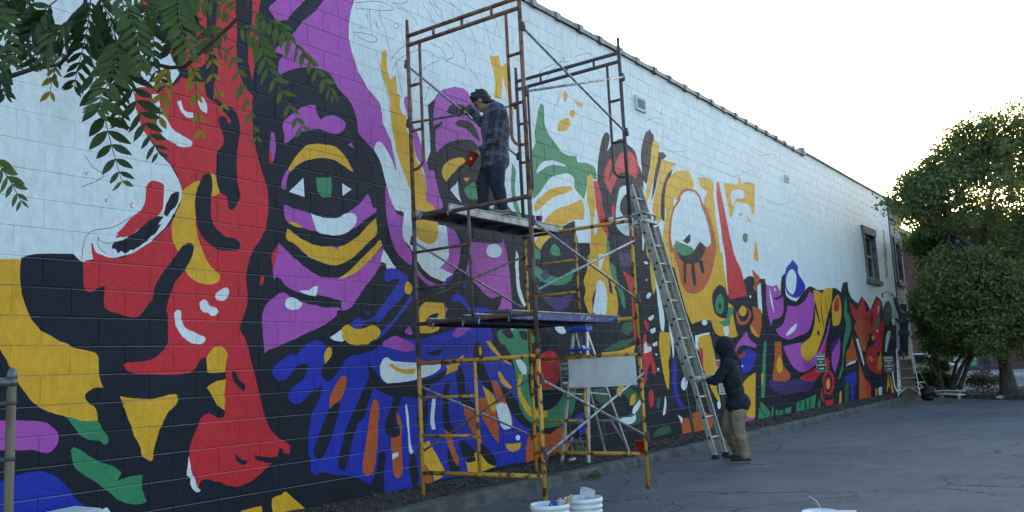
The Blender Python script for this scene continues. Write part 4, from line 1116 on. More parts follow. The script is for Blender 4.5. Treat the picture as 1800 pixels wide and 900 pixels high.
# ================================================================== extension ladder leaning with a stand-off
M_lad = mat('ladder_aluminium', (.42, .40, .36), .5, (.30, .285, .26), scale=12, mix=1, metal=.25, bump=.15)
M_rung = mat('rung_aluminium', (.5, .5, .5), .35, (.36, .36, .36), scale=20, mix=1, metal=.6)
M_rub = mat('black_rubber', (.018, .018, .02), .7)
M_rope = mat('rope_yellow', (.42, .36, .10), .8, (.3, .26, .1), scale=80)
ext = thing('extension_ladder', 'tall aluminium extension ladder leaning towards the wall, held by the hooded person', 'ladder', (12.33, 5.26, 0))
LB = Vector((12.33, 5.26, 0)); LT = Vector((12.42, 6.32, 4.30)); LDIR = (LT-LB).normalized(); LW_ = .42; XR = Vector((1, .02, 0)).normalized(); LN = LDIR.cross(XR).normalized()
if LN.y > 0: LN = -LN       # towards the viewer's side
def lrail(o, s0, s1, nrm_off, xo):
    mb = MB(); a = LB+LDIR*s0+XR*(xo+o)+LN*nrm_off; b = LB+LDIR*s1+XR*(xo+o)+LN*nrm_off
    mb.beam(a, b, .012, .072, up=LN)
    for e in (-1, 1): mb.beam(a+LN*(e*.032)+XR*(.012 if o == 0 else -.012), b+LN*(e*.032)+XR*(.012 if o == 0 else -.012), .026, .006, up=LN)
    return part(mb, 'rail', M_lad, ext)
LL = (LT-LB).length
for sect, (s0, s1, no, xo, wd) in enumerate(((.05, 3.72, .0, 0, LW_), (1.2, LL, -.075, .03, LW_-.06))):
    rl = [lrail(0, s0, s1, no, xo), lrail(wd, s0, s1, no, xo)]
    s_ = s0+.26
    while s_ < s1-.08:
        c = LB+LDIR*s_+XR*xo+LN*no; mb = MB(); mb.tube([c-XR*.012, c+XR*(wd+.012)], .0165, 8); part(mb, 'rung', M_rung, ext)
        mb = MB(); mb.tube([c-XR*.014, c-XR*.009], .021, 8); sub(mb, 'rung_end', M_rub, rl[0], ext)
        s_ += .305
for o in (0, LW_):
    c = LB+XR*o; mb = MB(); mb.box(c+Vector((0, 0, .035)), (.055, .10, .05), bev=.008); mb.box(c+Vector((0, 0, .008)), (.065, .12, .018)); part(mb, 'foot', M_rub, ext)
# stand-off arms reaching the wall
so_ = LB+LDIR*3.92; pl = on_y(1068, 387, YW-.035); pr_ = Vector((2*(so_.x+LW_/2)-pl.x, YW-.035, pl.z))
for a, b in ((so_-XR*.02, pl), (so_+XR*(LW_+.02), pr_)):
    mb = MB(); d = b-a; mb.tube([a, a+Vector((d.x*.75, .06, d.z*.6)), b-Vector((0, .10, 0)), b], .016, 8); ar = part(mb, 'standoff_arm', M_galv, ext)
    mb = MB(); mb.tube([b-Vector((0, .10, 0)), b-Vector((0, .03, 0))], .04, 10); sub(mb, 'pad', mat('pad_white', (.6, .6, .6), .6), ar, ext)
    mb = MB(); mb.tube([b-Vector((0, .03, 0)), b+Vector((0, .033, 0))], .035, 10); sub(mb, 'pad_tip', mat('pad_red', (.35, .03, .03), .6), ar, ext)
mb = MB(); mb.tube([so_-XR*.06, so_+XR*(LW_+.06)], .018, 8); part(mb, 'standoff_bar', M_galv, ext)
# rope looping down beside the ladder
rp = [LB+LDIR*3.6+XR*.24-LN*.0, LB+LDIR*2.4+XR*.26+LN*.03, LB+LDIR*1.2+XR*.24+LN*.05, LB+LDIR*.75+XR*.2+LN*.06]
mb = MB(); mb.tube(rp, .005, 5); part(mb, 'rope', M_rope, ext)
a0 = LB+LDIR*1.75+LN*.06; rp = []
for i in range(15):
    t = i/14; rp.append(a0+Vector((-.10+.42*t-.12*math.sin(t*3.14), -.02*t, -1.28*math.sin(min(t*1.25, 1)*1.57)+ (max(0, t-.75)*2.6))))
mb = MB(); mb.tube(rp, .005, 5); part(mb, 'rope', M_rope, ext)
# paint tray hooked on the ladder
M_tray = mat('tray_grey', (.55, .57, .58), .45, (.1, .1, .11), scale=20, mix=1, lo=.5, hi=.56)
c = LB+LDIR*3.78+XR*.15-LN*.12
tr2 = thing('paint_tray', 'white paint tray hooked on the top rungs of the extension ladder', 'paint tray', c)
mb = MB(); R_ = Matrix.Rotation(rad(-6), 3, 'X')
mb.box(c+Vector((.08, -.02, .0)), (.42, .24, .012), R_); mb.box(c+Vector((.08, .09, .025)), (.42, .012, .05), R_); mb.box(c+Vector((.08, -.13, .035)), (.42, .012, .05), R_)
mb.box(c+Vector((-.13, -.02, .03)), (.012, .24, .05), R_); mb.box(c+Vector((.29, -.02, .03)), (.012, .24, .05), R_)
part(mb, 'tray', M_tray, tr2); mb = MB(); mb.tube([c+Vector((-.05, -.08, .05)), c+Vector((-.05, -.08, -.10)), c+Vector((-.05, -.02, -.12))], .007, 6); part(mb, 'hook', M_galv, tr2)

# ================================================================== step ladders
M_stepal = mat('stepladder_aluminium', (.42, .43, .44), .4, (.3, .3, .31), scale=14, mix=1, metal=.4)
M_bluepl = mat('blue_plastic', (.012, .07, .40), .4, (.02, .09, .45), scale=8)
M_tread = mat('tread_grey', (.20, .21, .22), .5, (.14, .145, .15), scale=14, mix=1, metal=.3)
def stepladder(root, F, T, B, ztop, steps, cap_m, zf=0.0, zb=0.0, hw0=.21, hw1=.11, axis=Vector((0, 1, 0)), hwb=.2, capsize=(.17, .3, .07)):
    """front frame from F (base centre) to T (top centre), rear legs to B; width along axis"""
    zv = Vector((0, 0, 1)); fr = []
    for s in (-1, 1):
        a = F+axis*s*hw0; b = T+axis*s*hw1; mb = MB(); mb.beam(a, b, .022, .062, up=(T-B).cross(axis)); fr.append(part(mb, 'front_rail', M_stepal, root))
        mb = MB(); mb.box(a+zv*.012, (.07, .05, .03), bev=.005); sub(mb, 'foot', M_rub, fr[-1], root)
        a2 = B+axis*s*hwb; b2 = T+axis*s*hw1*.85+(B-T).normalized()*.05; mb = MB(); mb.beam(a2, b2, .02, .035, up=(T-B).cross(axis)); rr = part(mb, 'rear_leg', M_stepal, root)
        mb = MB(); mb.box(a2+zv*.012, (.05, .05, .03), bev=.005); sub(mb, 'foot', M_rub, rr, root)
        # spreader
        mb = MB(); p1 = a.lerp(b, .52); p2 = a2.lerp(b2, .5); mb.beam(p1, p2, .004, .022); part(mb, 'spreader', M_stepal, root)
    n = steps
    for i in range(n):
        t = (i+1)/(n+1)*.97; c = F.lerp(T, t); hw = hw0+(hw1-hw0)*t
        mb = MB(); d = (B-F); d.z = 0; d.normalize(); ang = math.atan2(axis.y, axis.x)
        mb.beam(c-axis*(hw-.005), c+axis*(hw-.005), .085, .028, up=zv, bev=.003); part(mb, 'step', M_tread, root)
    for t in (.28, .62):
        c = B.lerp(T, t); hw = hwb+(hw1*.85-hwb)*t; mb = MB(); mb.beam(c-axis*hw, c+axis*hw, .018, .03); part(mb, 'rear_bar', M_stepal, root)
    for s in (-1, 1):
        c = B.lerp(T, .28); a = c+axis*s*.06; b = B.lerp(T, .08)+axis*s*(hwb-.015); mb = MB(); mb.beam(a, b, .004, .022); part(mb, 'brace', M_stepal, root)
        c = F.lerp(T, .20*.97); a = c+axis*s*.05; b = F.lerp(T, .07)+axis*s*(hw0-.02); mb = MB(); mb.beam(a, b, .004, .022); part(mb, 'brace', M_stepal, root)
    d = (B-F); d.z = 0; d.normalize()
    mb = MB(); mb.beam(T-axis*capsize[1]/2, T+axis*capsize[1]/2, capsize[0], capsize[2], up=zv, bev=.012); part(mb, 'top_cap', cap_m, root)
slA = thing('step_ladder', 'aluminium step ladder with blue plastic top standing behind the scaffold', 'ladder', (10.30, 6.38, .12))
TA = Vector(((on_y(1020, 579, 6.38)).x, 6.38, on_y(1020, 579, 6.38).z)); FA = Vector((10.27, 6.38, .13)); BA = Vector((11.45, 6.38, .14))
stepladder(slA, FA, TA, BA, TA.z, 5, M_bluepl)
mb = MB(); c = FA.lerp(TA, .845)+Vector((-.04, 0, 0)); mb.box(c, (.20, .30, .035), bev=.01); part(mb, 'shelf', M_bluepl, slA)
slB = thing('step_ladder', 'bare aluminium step ladder by the end of the wall, carrying the dark clothed painter', 'ladder', (28.9, 6.1, .12))
FB = on_z(1599, 697, .13); BB = on_z(1616, 694.5, .13); TB = on_y(1592, 636, (FB.y+BB.y)/2)
dB = (BB-FB); axB = Vector((-dB.y, dB.x, 0))
FBc = Vector((28.75, 6.12, .13)); TBz = 1.75
vw = Vector((FBc.x, FBc.y, 0)).normalized(); axV = Vector((-vw.y, vw.x, 0))        # rungs face the lot
FBc = on_z(1598.5, 697.5, .13); TBc = FBc+vw*.32+Vector((0, 0, 1.42)); BBc = FBc+vw*.75-axV*.30; BBc.z = .13
stepladder(slB, FBc, TBc, BBc, 1.6, 4, M_stepal, axis=axV, hw0=.30, hw1=.21, hwb=.28, capsize=(.15, .46, .04))
# board leaning inside the far step ladder
M_cardb = mat('cardboard', (.13, .10, .075), .9, (.10, .078, .06), scale=6, mix=1)
c = FBc+vw*.30; tb = c+vw*.16+Vector((0, 0, 1.12)); mb = MB()
mb.prism([c-axV*.21, c+axV*.21, tb+axV*.17, tb-axV*.17], vw*.012)
tag(mb.build('cardboard_sheet', M_cardb), 'brown cardboard sheet leaning inside the far step ladder', 'cardboard')

# ================================================================== parking signs
M_sblack = mat('sign_black', (.012, .013, .016), .45)
M_swhite = mat('sign_white', (.36, .38, .40), .5, (.28, .3, .32), scale=30)
M_sred = mat('sign_red', (.45, .02, .03), .5)
M_post = mat('sign_post_dark', (.025, .026, .028), .6, (.05, .05, .05), scale=20)
DG = bpy.context.evaluated_depsgraph_get()
def text_mesh(body, size):
    cu = bpy.data.curves.new('t', 'FONT'); cu.body = body; cu.size = size; cu.align_x = 'CENTER'; cu.align_y = 'CENTER'; cu.resolution_u = 2; cu.extrude = .0008
    ob = bpy.data.objects.new('t', cu); col.objects.link(ob); dg = bpy.context.evaluated_depsgraph_get(); dg.update()
    me = bpy.data.meshes.new_from_object(ob.evaluated_get(dg)); bpy.data.objects.remove(ob); return me
def put_text(body, size, m, centre, parent, root, nrm, squeeze=1.0):
    me = text_mesh(body, size); me.materials.clear(); me.materials.append(m)
    o = bpy.data.objects.new('lettering', me); col.objects.link(o); o.parent = parent
    n = Vector(nrm).normalized(); r_ = Vector((0, 0, 1)).cross(n).normalized(); u_ = n.cross(r_)
    mt = Matrix((r_, u_, n)).transposed().to_4x4(); mt.translation = Vector(centre)-root.location
    o.matrix_local = mt @ Matrix.Diagonal((squeeze, 1, 1, 1)); return o
def sign(label, X, Y, zb, zt, w, lean=0.0, kind='reserved', ground=.15, nrm=(-.25, -1, 0)):
    root = thing('parking_sign', label, 'sign', (X, Y, ground)); n = Vector(nrm).normalized(); r_ = Vector((0, 0, 1)).cross(n).normalized()
    top = Vector((X+lean, Y, zt)); mb = MB(); mb.beam((X, Y, ground-.15), top, .045, .03); part(mb, 'post', M_post, root)
    u_ = (top-Vector((X, Y, ground))).normalized(); c = top-u_*(zt-zb)/2-n*-.03; Hh = (zt-zb)
    R_ = Matrix((r_, u_, n)).transposed()
    mb = MB(); mb.box(c, (w, Hh, .004), R_); pl_ = part(mb, 'plate', M_sblack if kind != 'tow' else M_swhite, root)
    f = c+n*.0045
    if kind == 'reserved':
        t_ = .006
        mb = MB(); mb.box(f+u_*(Hh/2-.014), (w-.03, t_, .003), R_); mb.box(f-u_*(Hh/2-.014), (w-.03, t_, .003), R_); mb.box(f+r_*(w/2-.014), (t_, Hh-.03, .003), R_); mb.box(f-r_*(w/2-.014), (t_, Hh-.03, .003), R_)
        sub(mb, 'border', M_swhite, pl_, root)
        rows_ = (('RESERVED', .058, .33), ('PARKING', .06, .20), ('FOR', .045, .08), ('TENANT', .05, -.06), ('ONLY', .05, -.2)) if False else (('RESERVED', .052, .34), ('PARKING', .062, .19), ('FOR', .045, .05))
        for b_, s_, v_ in rows_: put_text(b_, s_, M_swhite, f+u_*(v_*Hh), pl_, root, n, .95)
        mb = MB(); mb.box(f-u_*(Hh*.06), (w*.8, .006, .003), R_); mb.box(f-u_*(Hh*.22), (w*.72, .035, .003), R_); mb.box(f-u_*(Hh*.36), (w*.6, .03, .003), R_); sub(mb, 'printed_panel', M_swhite, pl_, root)
    elif kind == 'bars':
        mb = MB(); t_ = .012
        mb.box(f+u_*(Hh/2-.012), (w-.02, t_, .003), R_); mb.box(f-u_*(Hh/2-.012), (w-.02, t_, .003), R_); mb.box(f+r_*(w/2-.012), (t_, Hh-.02, .003), R_); mb.box(f-r_*(w/2-.012), (t_, Hh-.02, .003), R_); sub(mb, 'border', M_swhite, pl_, root)
        for v_, hh, ww in ((.36, .07, .8), (.20, .06, .7), (.04, .05, .35), (-.12, .06, .75), (-.32, .06, .5)):
            mb = MB(); mb.box(f+u_*(v_*Hh), (w*ww, hh*Hh*1.4, .003), R_); sub(mb, 'printed_panel', M_swhite, pl_, root)
    else:
        mb = MB(); mb.box(f+u_*(Hh*.30), (w*.86, Hh*.26, .003), R_); mb.box(f+u_*(Hh*.10), (w*.18, Hh*.14, .0035), R_); sub(mb, 'printed_panel', M_sred, pl_, root)
        for v_ in (-.10, -.2, -.3): 
            mb = MB(); mb.box(f+u_*(v_*Hh), (w*.7, Hh*.035, .003), R_); sub(mb, 'printed_line', M_post, pl_, root)
        c2 = f-u_*(Hh/2+.16); mb = MB(); mb.box(c2, (w*.8, .2, .004), R_); p2_ = part(mb, 'plate', M_swhite, root)
        for v_ in (.06, .02, -.02, -.06): 
            mb = MB(); mb.box(c2+n*.004+u_*v_, (w*.55, .014, .003), R_); sub(mb, 'printed_line', M_post, p2_, root)
    return root
q = on_y(995, 660, 6.56); sign('black and white RESERVED PARKING sign behind the blue topped step ladder', q.x, 6.56, on_y(995, 690, 6.56).z, on_y(995, 630, 6.56).z, .30)
q = on_y(1266, 660, 6.3); sign('red and white parking sign behind the hooded person', q.x, 6.3, on_y(1266, 668, 6.3).z, on_y(1266, 632, 6.3).z, .30, kind='tow', ground=.13)
zt_ = on_y(1440, 622, 6.45).z; zb2 = on_y(1443, 654, 6.45).z; xb = on_y(1452, 722, 6.45).x; xt = on_y(1439, 622, 6.45).x
sign('black parking sign on a leaning post before the red ringed eye of the mural', xb, 6.45, zb2, zt_, .34, lean=xt-xb, kind='bars', nrm=(-.5, -1, 0))
zt_ = on_y(1561, 626, 6.5).z; zb2 = on_y(1561, 654, 6.5).z; xb = on_y(1561, 640, 6.5).x
sign('black parking sign close to the far step ladder', xb, 6.5, zb2, zt_, .40, kind='bars', nrm=(-.6, -1, 0))
# ================================================================== trees
def depth_of(p): return to_px(p)[2]
def leaf_mat(name, c, c2, tr, scale=1.2, mixf=.45):
    m = bpy.data.materials.new(name); m.use_nodes = True; nt = m.node_tree; pb = nt.nodes['Principled BSDF']
    geo = nd(nt, 'ShaderNodeNewGeometry'); n1 = nd(nt, 'ShaderNodeTexNoise'); n1.inputs['Scale'].default_value = scale; n1.inputs['Detail'].default_value = 8; n1.inputs['Roughness'].default_value = .75
    nt.links.new(geo.outputs['Position'], n1.inputs['Vector'])
    r = nd(nt, 'ShaderNodeValToRGB'); r.color_ramp.elements[0].position = .35; r.color_ramp.elements[1].position = .65; r.color_ramp.elements[0].color = (*c, 1); r.color_ramp.elements[1].color = (*c2, 1)
    nt.links.new(n1.outputs['Fac'], r.inputs[0]); nt.links.new(r.outputs[0], pb.inputs['Base Color']); pb.inputs['Roughness'].default_value = .5; pb.inputs['Specular IOR Level'].default_value = .35
    t = nd(nt, 'ShaderNodeBsdfTranslucent'); t.inputs[0].default_value = (*tr, 1); mx = nd(nt, 'ShaderNodeMixShader'); mx.inputs[0].default_value = mixf
    nt.links.new(pb.outputs[0], mx.inputs[1]); nt.links.new(t.outputs[0], mx.inputs[2]); nt.links.new(mx.outputs[0], nt.nodes['Material Output'].inputs[0])
    return m
M_leafA = leaf_mat('leaf_maple', (.06, .115, .04), (.13, .195, .06), (.16, .24, .03), 1.2, .38)
M_leafB = leaf_mat('leaf_tall', (.07, .105, .045), (.15, .19, .07), (.20, .22, .04), 1.2, .36)
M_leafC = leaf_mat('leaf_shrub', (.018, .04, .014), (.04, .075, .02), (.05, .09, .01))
M_bark = mat('bark_dark', (.035, .03, .027), .95, (.075, .065, .055), scale=14, mix=1, bump=1.0, bscale=35, stretch=(1, 1, .25))
def leaves_mesh(name, clumps, n, size, m, seed, spread, flat=.7):
    """clumps: list of (centre, radius); n leaf quads spread through them"""
    g = np.random.default_rng(seed); c = np.array([list(q[0]) for q in clumps]); r = np.array([q[1] for q in clumps])
    w = r**2; idx = g.choice(len(c), n, p=w/w.sum())
    d = g.normal(size=(n, 3)); d /= np.linalg.norm(d, axis=1)[:, None]; rr = g.random(n)**.45*np.where(g.random(n) < .2, 1.0+.9*g.random(n), 1.0)
    pos = c[idx]+d*(r[idx]*rr)[:, None]*np.array([1, 1, flat])
    nrm = g.normal(size=(n, 3))+np.array([0, 0, .6]); nrm /= np.linalg.norm(nrm, axis=1)[:, None]
    a = np.cross(nrm, g.normal(size=(n, 3))); a /= np.linalg.norm(a, axis=1)[:, None]; b = np.cross(nrm, a)
    s = size*(.5+1.0*g.random(n))[:, None]
    v = np.stack([pos-a*s, pos+b*s*.55+nrm*s*.12, pos+a*s, pos-b*s*.55+nrm*s*.12], 1).reshape(-1, 3)
    me = bpy.data.meshes.new(name); me.vertices.add(len(v)); me.vertices.foreach_set('co', v.ravel().astype(np.float32))
    me.loops.add(4*n); me.loops.foreach_set('vertex_index', np.arange(4*n, dtype=np.int32)); me.polygons.add(n)
    me.polygons.foreach_set('loop_start', np.arange(0, 4*n, 4, dtype=np.int32)); me.polygons.foreach_set('loop_total', np.full(n, 4, np.int32))
    me.materials.append(m); me.update(); me.validate(); return me
def crown_clumps(c, r, n, seed, rmin=.22, rmax=.52, hollow=.4, zcut=-1):
    g = random.Random(seed); out = []
    while len(out) < n:
        d = Vector((g.gauss(0, 1), g.gauss(0, 1), g.gauss(0, 1)))
        if d.length < 1e-3: continue
        d.normalize(); t = hollow+(1-hollow)*g.random()**.7; lump = 1+.16*math.sin(d.x*5+seed)*math.cos(d.y*4+seed)+.1*math.sin(d.z*7)
        if d.z*t < zcut: continue
        out.append((Vector(c)+Vector((d.x*r[0]*t*lump, d.y*r[1]*t*lump, d.z*r[2]*t*lump)), g.uniform(rmin, rmax)))
    return out
def tree(name, label, base, stems, crowns, leafm, nleaf, size, seed, group=None, nlimb=26, cat='tree'):
    """stems: list of (polyline, r0, r1); crowns: list of (centre, radii, nclumps)"""
    root = thing(name, label, cat, base, group); cl = []
    for (c, r, k_) in crowns: cl += crown_clumps(c, r, k_, seed+len(cl))
    g = random.Random(seed)
    for (pl, r0, r1) in stems:
        mb = MB(); pts = [Vector(q) for q in pl]; fine_ = []
        for i in range(len(pts)-1):
            for j in range(4):
                t = j/4; fine_.append(pts[i].lerp(pts[i+1], t)+Vector((g.uniform(-1, 1), g.uniform(-1, 1), 0))*r0*.12)
        fine_.append(pts[-1]); k_ = len(fine_)
        mb.tube(fine_, [(r0*(1.45 if i == 0 else 1.12 if i == 1 else 1)*(1-i/(k_-1))+r1*(i/(k_-1))) for i in range(k_)], 12); part(mb, 'trunk', M_bark, root)
    lm = MB(); tops = [Vector(pl[-1]) for pl, _, _ in stems]; mids = [Vector(pl[-2]).lerp(Vector(pl[-1]), .5) for pl, _, _ in stems]
    for i in range(nlimb):
        e = g.choice(cl)[0]; s = min(tops+mids, key=lambda q: (q-e).length)
        m_ = s.lerp(e, .5)+Vector((g.uniform(-.3, .3), g.uniform(-.3, .3), g.uniform(-.1, .35)))
        lm.tube([s, s.lerp(m_, .5)+Vector((0, 0, .08)), m_, e], [.055, .045, .03, .01], 6)
    lo = part(lm, 'limb', M_bark, root); lo['kind'] = 'stuff'
    me = leaves_mesh('crown', [(q[0]-Vector(base), q[1]) for q in cl], nleaf, size, leafm, seed, 1)
    cr_ = bpy.data.objects.new('crown', me); col.objects.link(cr_); cr_.parent = root; cr_['kind'] = 'stuff'
    return root
big = Vector((28.6, 3.25, .1))
DT = depth_of(big)
tc = at_d(1758, 335, DT+.6)
tree('street_tree', 'tall broad tree with a thick dark trunk, low sun glowing through its crown', big,
     [([big, big+Vector((0, .02, 1.2)), big+Vector((.1, .15, 2.3)), big+Vector((.5, .5, 3.6)), tc+Vector((0, 0, .8))], .20, .05), ([big+Vector((.05, .1, 2.0)), big+Vector((.2, 1.0, 3.2)), at_d(1650, 320, DT)], .11, .03),
      ([big+Vector((.05, 0, 2.1)), big+Vector((.4, -.9, 3.2)), at_d(1850, 300, DT)], .11, .03)],
     [(tc, (2.6, 2.65, 2.0), 170), (at_d(1628, 350, DT+.3), (1.0, .95, .85), 60), (at_d(1690, 285, DT+.3), (1.2, 1.2, 1.0), 60), (at_d(1770, 238, DT), (.9, .95, .8), 40), (at_d(1860, 290, DT), (1.7, 1.7, 1.7), 50),
      (at_d(1765, 545, DT-1.3), (1.0, 1.45, 1.2), 150), (at_d(1700, 510, DT-.9), (.9, 1.15, 1.2), 110), (at_d(1860, 490, DT-1.2), (1.2, 1.2, 1.4), 50)], M_leafB, 98000, .05, 11)
mp = Vector((33.0, 5.75, .12)); DM = depth_of(mp)
tree('maple_tree', 'low dense green tree with a slim forked trunk at the end of the lot', mp,
     [([mp, mp+Vector((.05, .1, .9)), at_d(1641, 618, DM), at_d(1636, 575, DM)], .10, .06), ([mp+Vector((0, 0, .3)), at_d(1633, 640, DM), at_d(1646, 600, DM)], .055, .03)],
     [(at_d(1672, 550, DM-.6), (1.25, 1.2, 1.4), 190), (at_d(1664, 435, DM-.2), (1.15, 1.1, 1.2), 140)], M_leafA, 56000, .055, 23)
ms = Vector((33.0, 5.35, .12)); DS = depth_of(ms)
tree('multi_stem_tree', 'low spreading green tree on three leaning dark stems', ms,
     [([ms+Vector((0, .1, 0)), at_d(1690, 645, DS), at_d(1716, 608, DS), at_d(1735, 570, DS)], .075, .05), ([ms+Vector((.1, -.1, 0)), at_d(1702, 640, DS), at_d(1718, 606, DS), at_d(1750, 560, DS)], .075, .05), ([ms+Vector((.2, .2, 0)), at_d(1682, 635, DS+.1), at_d(1708, 606, DS+.1), at_d(1700, 570, DS+.1)], .06, .04)],
     [(at_d(1725, 556, DS-.8), (1.35, 1.5, 1.2), 190), (at_d(1760, 440, DS-.2), (1.9, 1.6, 1.3), 120), (at_d(1840, 520, DS-.8), (1.5, 1.5, 1.35), 80)], M_leafA, 56000, .055, 37)
def shrub(name, label, c, r, n, m, seed, size=.035, group=None):
    root = thing(name, label, 'shrub', Vector((c[0], c[1], .1)), group); g = random.Random(seed); cl = crown_clumps((0, 0, r[2]*.95), r, 26, seed, .18, .3, .3)
    me = leaves_mesh('foliage', cl, n, size, m, seed, 1); o = bpy.data.objects.new('foliage', me); col.objects.link(o); o.parent = root; o['kind'] = 'stuff'
    mb = MB()
    for i in range(7):
        e = g.choice(cl)[0]; mb.tube([(g.uniform(-.08, .08), g.uniform(-.08, .08), -.05), (e.x*.5, e.y*.5, e.z*.6), e], [.014, .01, .005], 5)
    o = mb.build('stem', M_bark, root); o['kind'] = 'stuff'
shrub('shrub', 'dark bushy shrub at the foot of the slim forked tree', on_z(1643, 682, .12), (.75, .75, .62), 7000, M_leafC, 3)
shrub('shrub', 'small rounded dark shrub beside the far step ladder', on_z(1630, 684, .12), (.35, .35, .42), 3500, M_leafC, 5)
M_dead = leaf_mat('leaf_dry', (.06, .055, .04), (.12, .10, .075), (.08, .06, .03))
shrub('shrub', 'low grey brown dried shrub beside the three leaning stems', on_z(1727, 683, .12), (.75, .8, .28), 2600, M_dead, 8)

# ---- tree of heaven reaching in over the fence: branches, compound leaves, single leaflets
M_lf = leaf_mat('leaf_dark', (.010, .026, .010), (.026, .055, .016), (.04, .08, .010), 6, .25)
M_lf2 = leaf_mat('leaf_mid', (.04, .08, .025), (.07, .115, .03), (.11, .17, .02), 8, .3)
M_lfy = leaf_mat('leaf_yellow', (.26, .20, .02), (.17, .17, .03), (.35, .28, .02), 12, .35)
M_twig = mat('twig_brown', (.05, .032, .026), .8, (.08, .045, .03), scale=30, mix=1)
M_rach = mat('rachis_green', (.06, .075, .025), .6, (.09, .06, .03), scale=12, mix=1)
tbase = Vector((1.0, 4.0, 0))
aw = thing('overhanging_tree', 'leafy tree with long feathery leaves hanging into view before the white wall', 'tree', tbase)
j0 = at_d(-60, 160, 4.1); j1 = at_d(0, 140, 4.1); j2 = at_d(55, 122, 4.1); j3 = at_d(105, 113, 4.05)
mb = MB(); mb.tube([tbase, tbase+Vector((.05, .05, 1.0)), at_d(-330, 330, 4.2), at_d(-200, 215, 4.15), j0], [.085, .075, .055, .04, .03], 10); part(mb, 'trunk', M_twig, aw)
mb = MB(); mb.tube([j0, j1, j2, j3, at_d(135, 80, 4.0), at_d(150, 20, 3.9), at_d(150, -60, 3.8)], [.022, .0125, .0105, .009, .009, .009, .008], 8); part(mb, 'branch', M_twig, aw)
mb = MB(); mb.tube([at_d(135, 80, 4.0), at_d(210, 100, 3.95), at_d(300, 119, 3.9), at_d(325, 117, 3.9), at_d(360, 85, 3.9), at_d(405, 45, 3.88), at_d(432, 16, 3.86), at_d(440, -30, 3.86)], [.008, .0085, .009, .010, .009, .0085, .008, .007], 8); part(mb, 'branch', M_twig, aw)
mb = MB(); mb.tube([at_d(325, 117, 3.9), at_d(331, 114, 3.9)], [.011, .008], 8); part(mb, 'twig', M_twig, aw)
mb = MB(); mb.tube([at_d(-200, 215, 4.15), at_d(-80, 60, 4.2), at_d(20, 10, 4.2), at_d(90, -30, 4.1)], [.02, .014, .01, .007], 8); part(mb, 'branch', M_twig, aw)
def leaflet_verts(L, W):
    # pointed oval with a shallow fold and a drooping tip, along +x
    st = [(0, 0), (.12, .45), (.35, .95), (.6, .9), (.82, .5), (1, 0)]
    v = []; f = []
    for (t, w) in st: v.append((t*L, 0, -.10*L*t*t))
    up = len(v)
    for (t, w) in st[1:-1]: v.append((t*L, w*W, -.10*L*t*t+.12*W))
    dn = len(v)
    for (t, w) in st[1:-1]: v.append((t*L, -w*W, -.10*L*t*t+.12*W))
    for o, fl in ((up, False), (dn, True)):
        q = [(0, 1, o), (1, 2, o+1, o), (2, 3, o+2, o+1), (3, 4, o+3, o+2), (4, 5, o+3)]
        f += [tuple(reversed(x)) if not fl else x for x in q]
    return v, f
LFM = {}
def leaflet_mesh(key, m):
    if (key, m.name) not in LFM:
        mb = MB(); v, f = leaflet_verts(1.0, .17); mb.smooth = True; mb.add(v, f); LFM[(key, m.name)] = mb.mesh('leaflet', m)
    return LFM[(key, m.name)]
gl = random.Random(17); NL = [0]
def frond(pts, ll, n, m, single, taper=.55, droop=.5, roll_=0.0, skip=0.0):
    """pts: world polyline of the leaf stalk; ll leaflet length; n pairs"""
    P_ = [Vector(q) for q in pts]; sp = []
    for i in range(len(P_)-1):
        p0, p1, p2, p3 = P_[max(i-1, 0)], P_[i], P_[i+1], P_[min(i+2, len(P_)-1)]
        for j in range(6):
            t = j/6; sp.append(0.5*((2*p1)+(p2-p0)*t+(2*p0-5*p1+4*p2-p3)*t*t+(3*p1-p0-3*p2+p3)*t**3))
    sp.append(P_[-1])
    mb = MB(); mb.tube(sp, [.0032*(1-.6*i/len(sp)) for i in range(len(sp))], 5); lf = part(mb, 'leaf_stalk', M_rach, aw)
    joined = MB(); joined.smooth = True
    for k_ in range(n):
        t = .16+.84*k_/(n-1); i = min(int(t*(len(sp)-1)), len(sp)-2); c = sp[i].lerp(sp[i+1], t*(len(sp)-1)-i); d = (sp[i+1]-sp[i]).normalized()
        side = d.cross(FWD+Vector((0, 0, -.25))).normalized(); side = (Matrix.Rotation(roll_+gl.uniform(-.25, .25), 3, d) @ side)
        for sg in (-1, 1):
            if gl.random() < skip: continue
            dirv = (side*sg*gl.uniform(.75, 1.0)+d*gl.uniform(.35, .65)+Vector((0, 0, -1))*droop*gl.uniform(.5, 1.2)).normalized()
            L = ll*(1-(1-taper)*max(0, t-.5)*2)*gl.uniform(.85, 1.1)*(.8 if k_ == 0 else 1)
            nr = dirv.cross(d); nr = nr if nr.length > .05 else frame_of(dirv)[0]; nr.normalize()
            if nr.z < 0: nr = -nr
            yv = nr.cross(dirv).normalized(); tw = Matrix.Rotation(gl.uniform(-.5, .5), 3, dirv); yv = tw @ yv; nr = tw @ nr
            R3 = Matrix((dirv, yv, nr)).transposed()
            mm = m if gl.random() > .06 else M_lf2
            if single and NL[0] < 290:
                o = bpy.data.objects.new('leaflet', leaflet_mesh('l', mm)); col.objects.link(o); o.parent = lf
                M4 = (R3 @ Matrix.Diagonal((L, L*gl.uniform(.85, 1.2), L))).to_4x4(); M4.translation = c-aw.location; o.matrix_local = M4; NL[0] += 1
            else:
                v, f = leaflet_verts(L, .165*L); joined.add([c+R3 @ Vector(q) for q in v], f)
    if joined.v:
        o = sub(joined, 'leaflets', m, lf, aw); o['kind'] = 'stuff'
def fpx(seq, dep, dd=0.0): return [at_d(x_, y_, dep+dd*i) for i, (x_, y_) in enumerate(seq)]
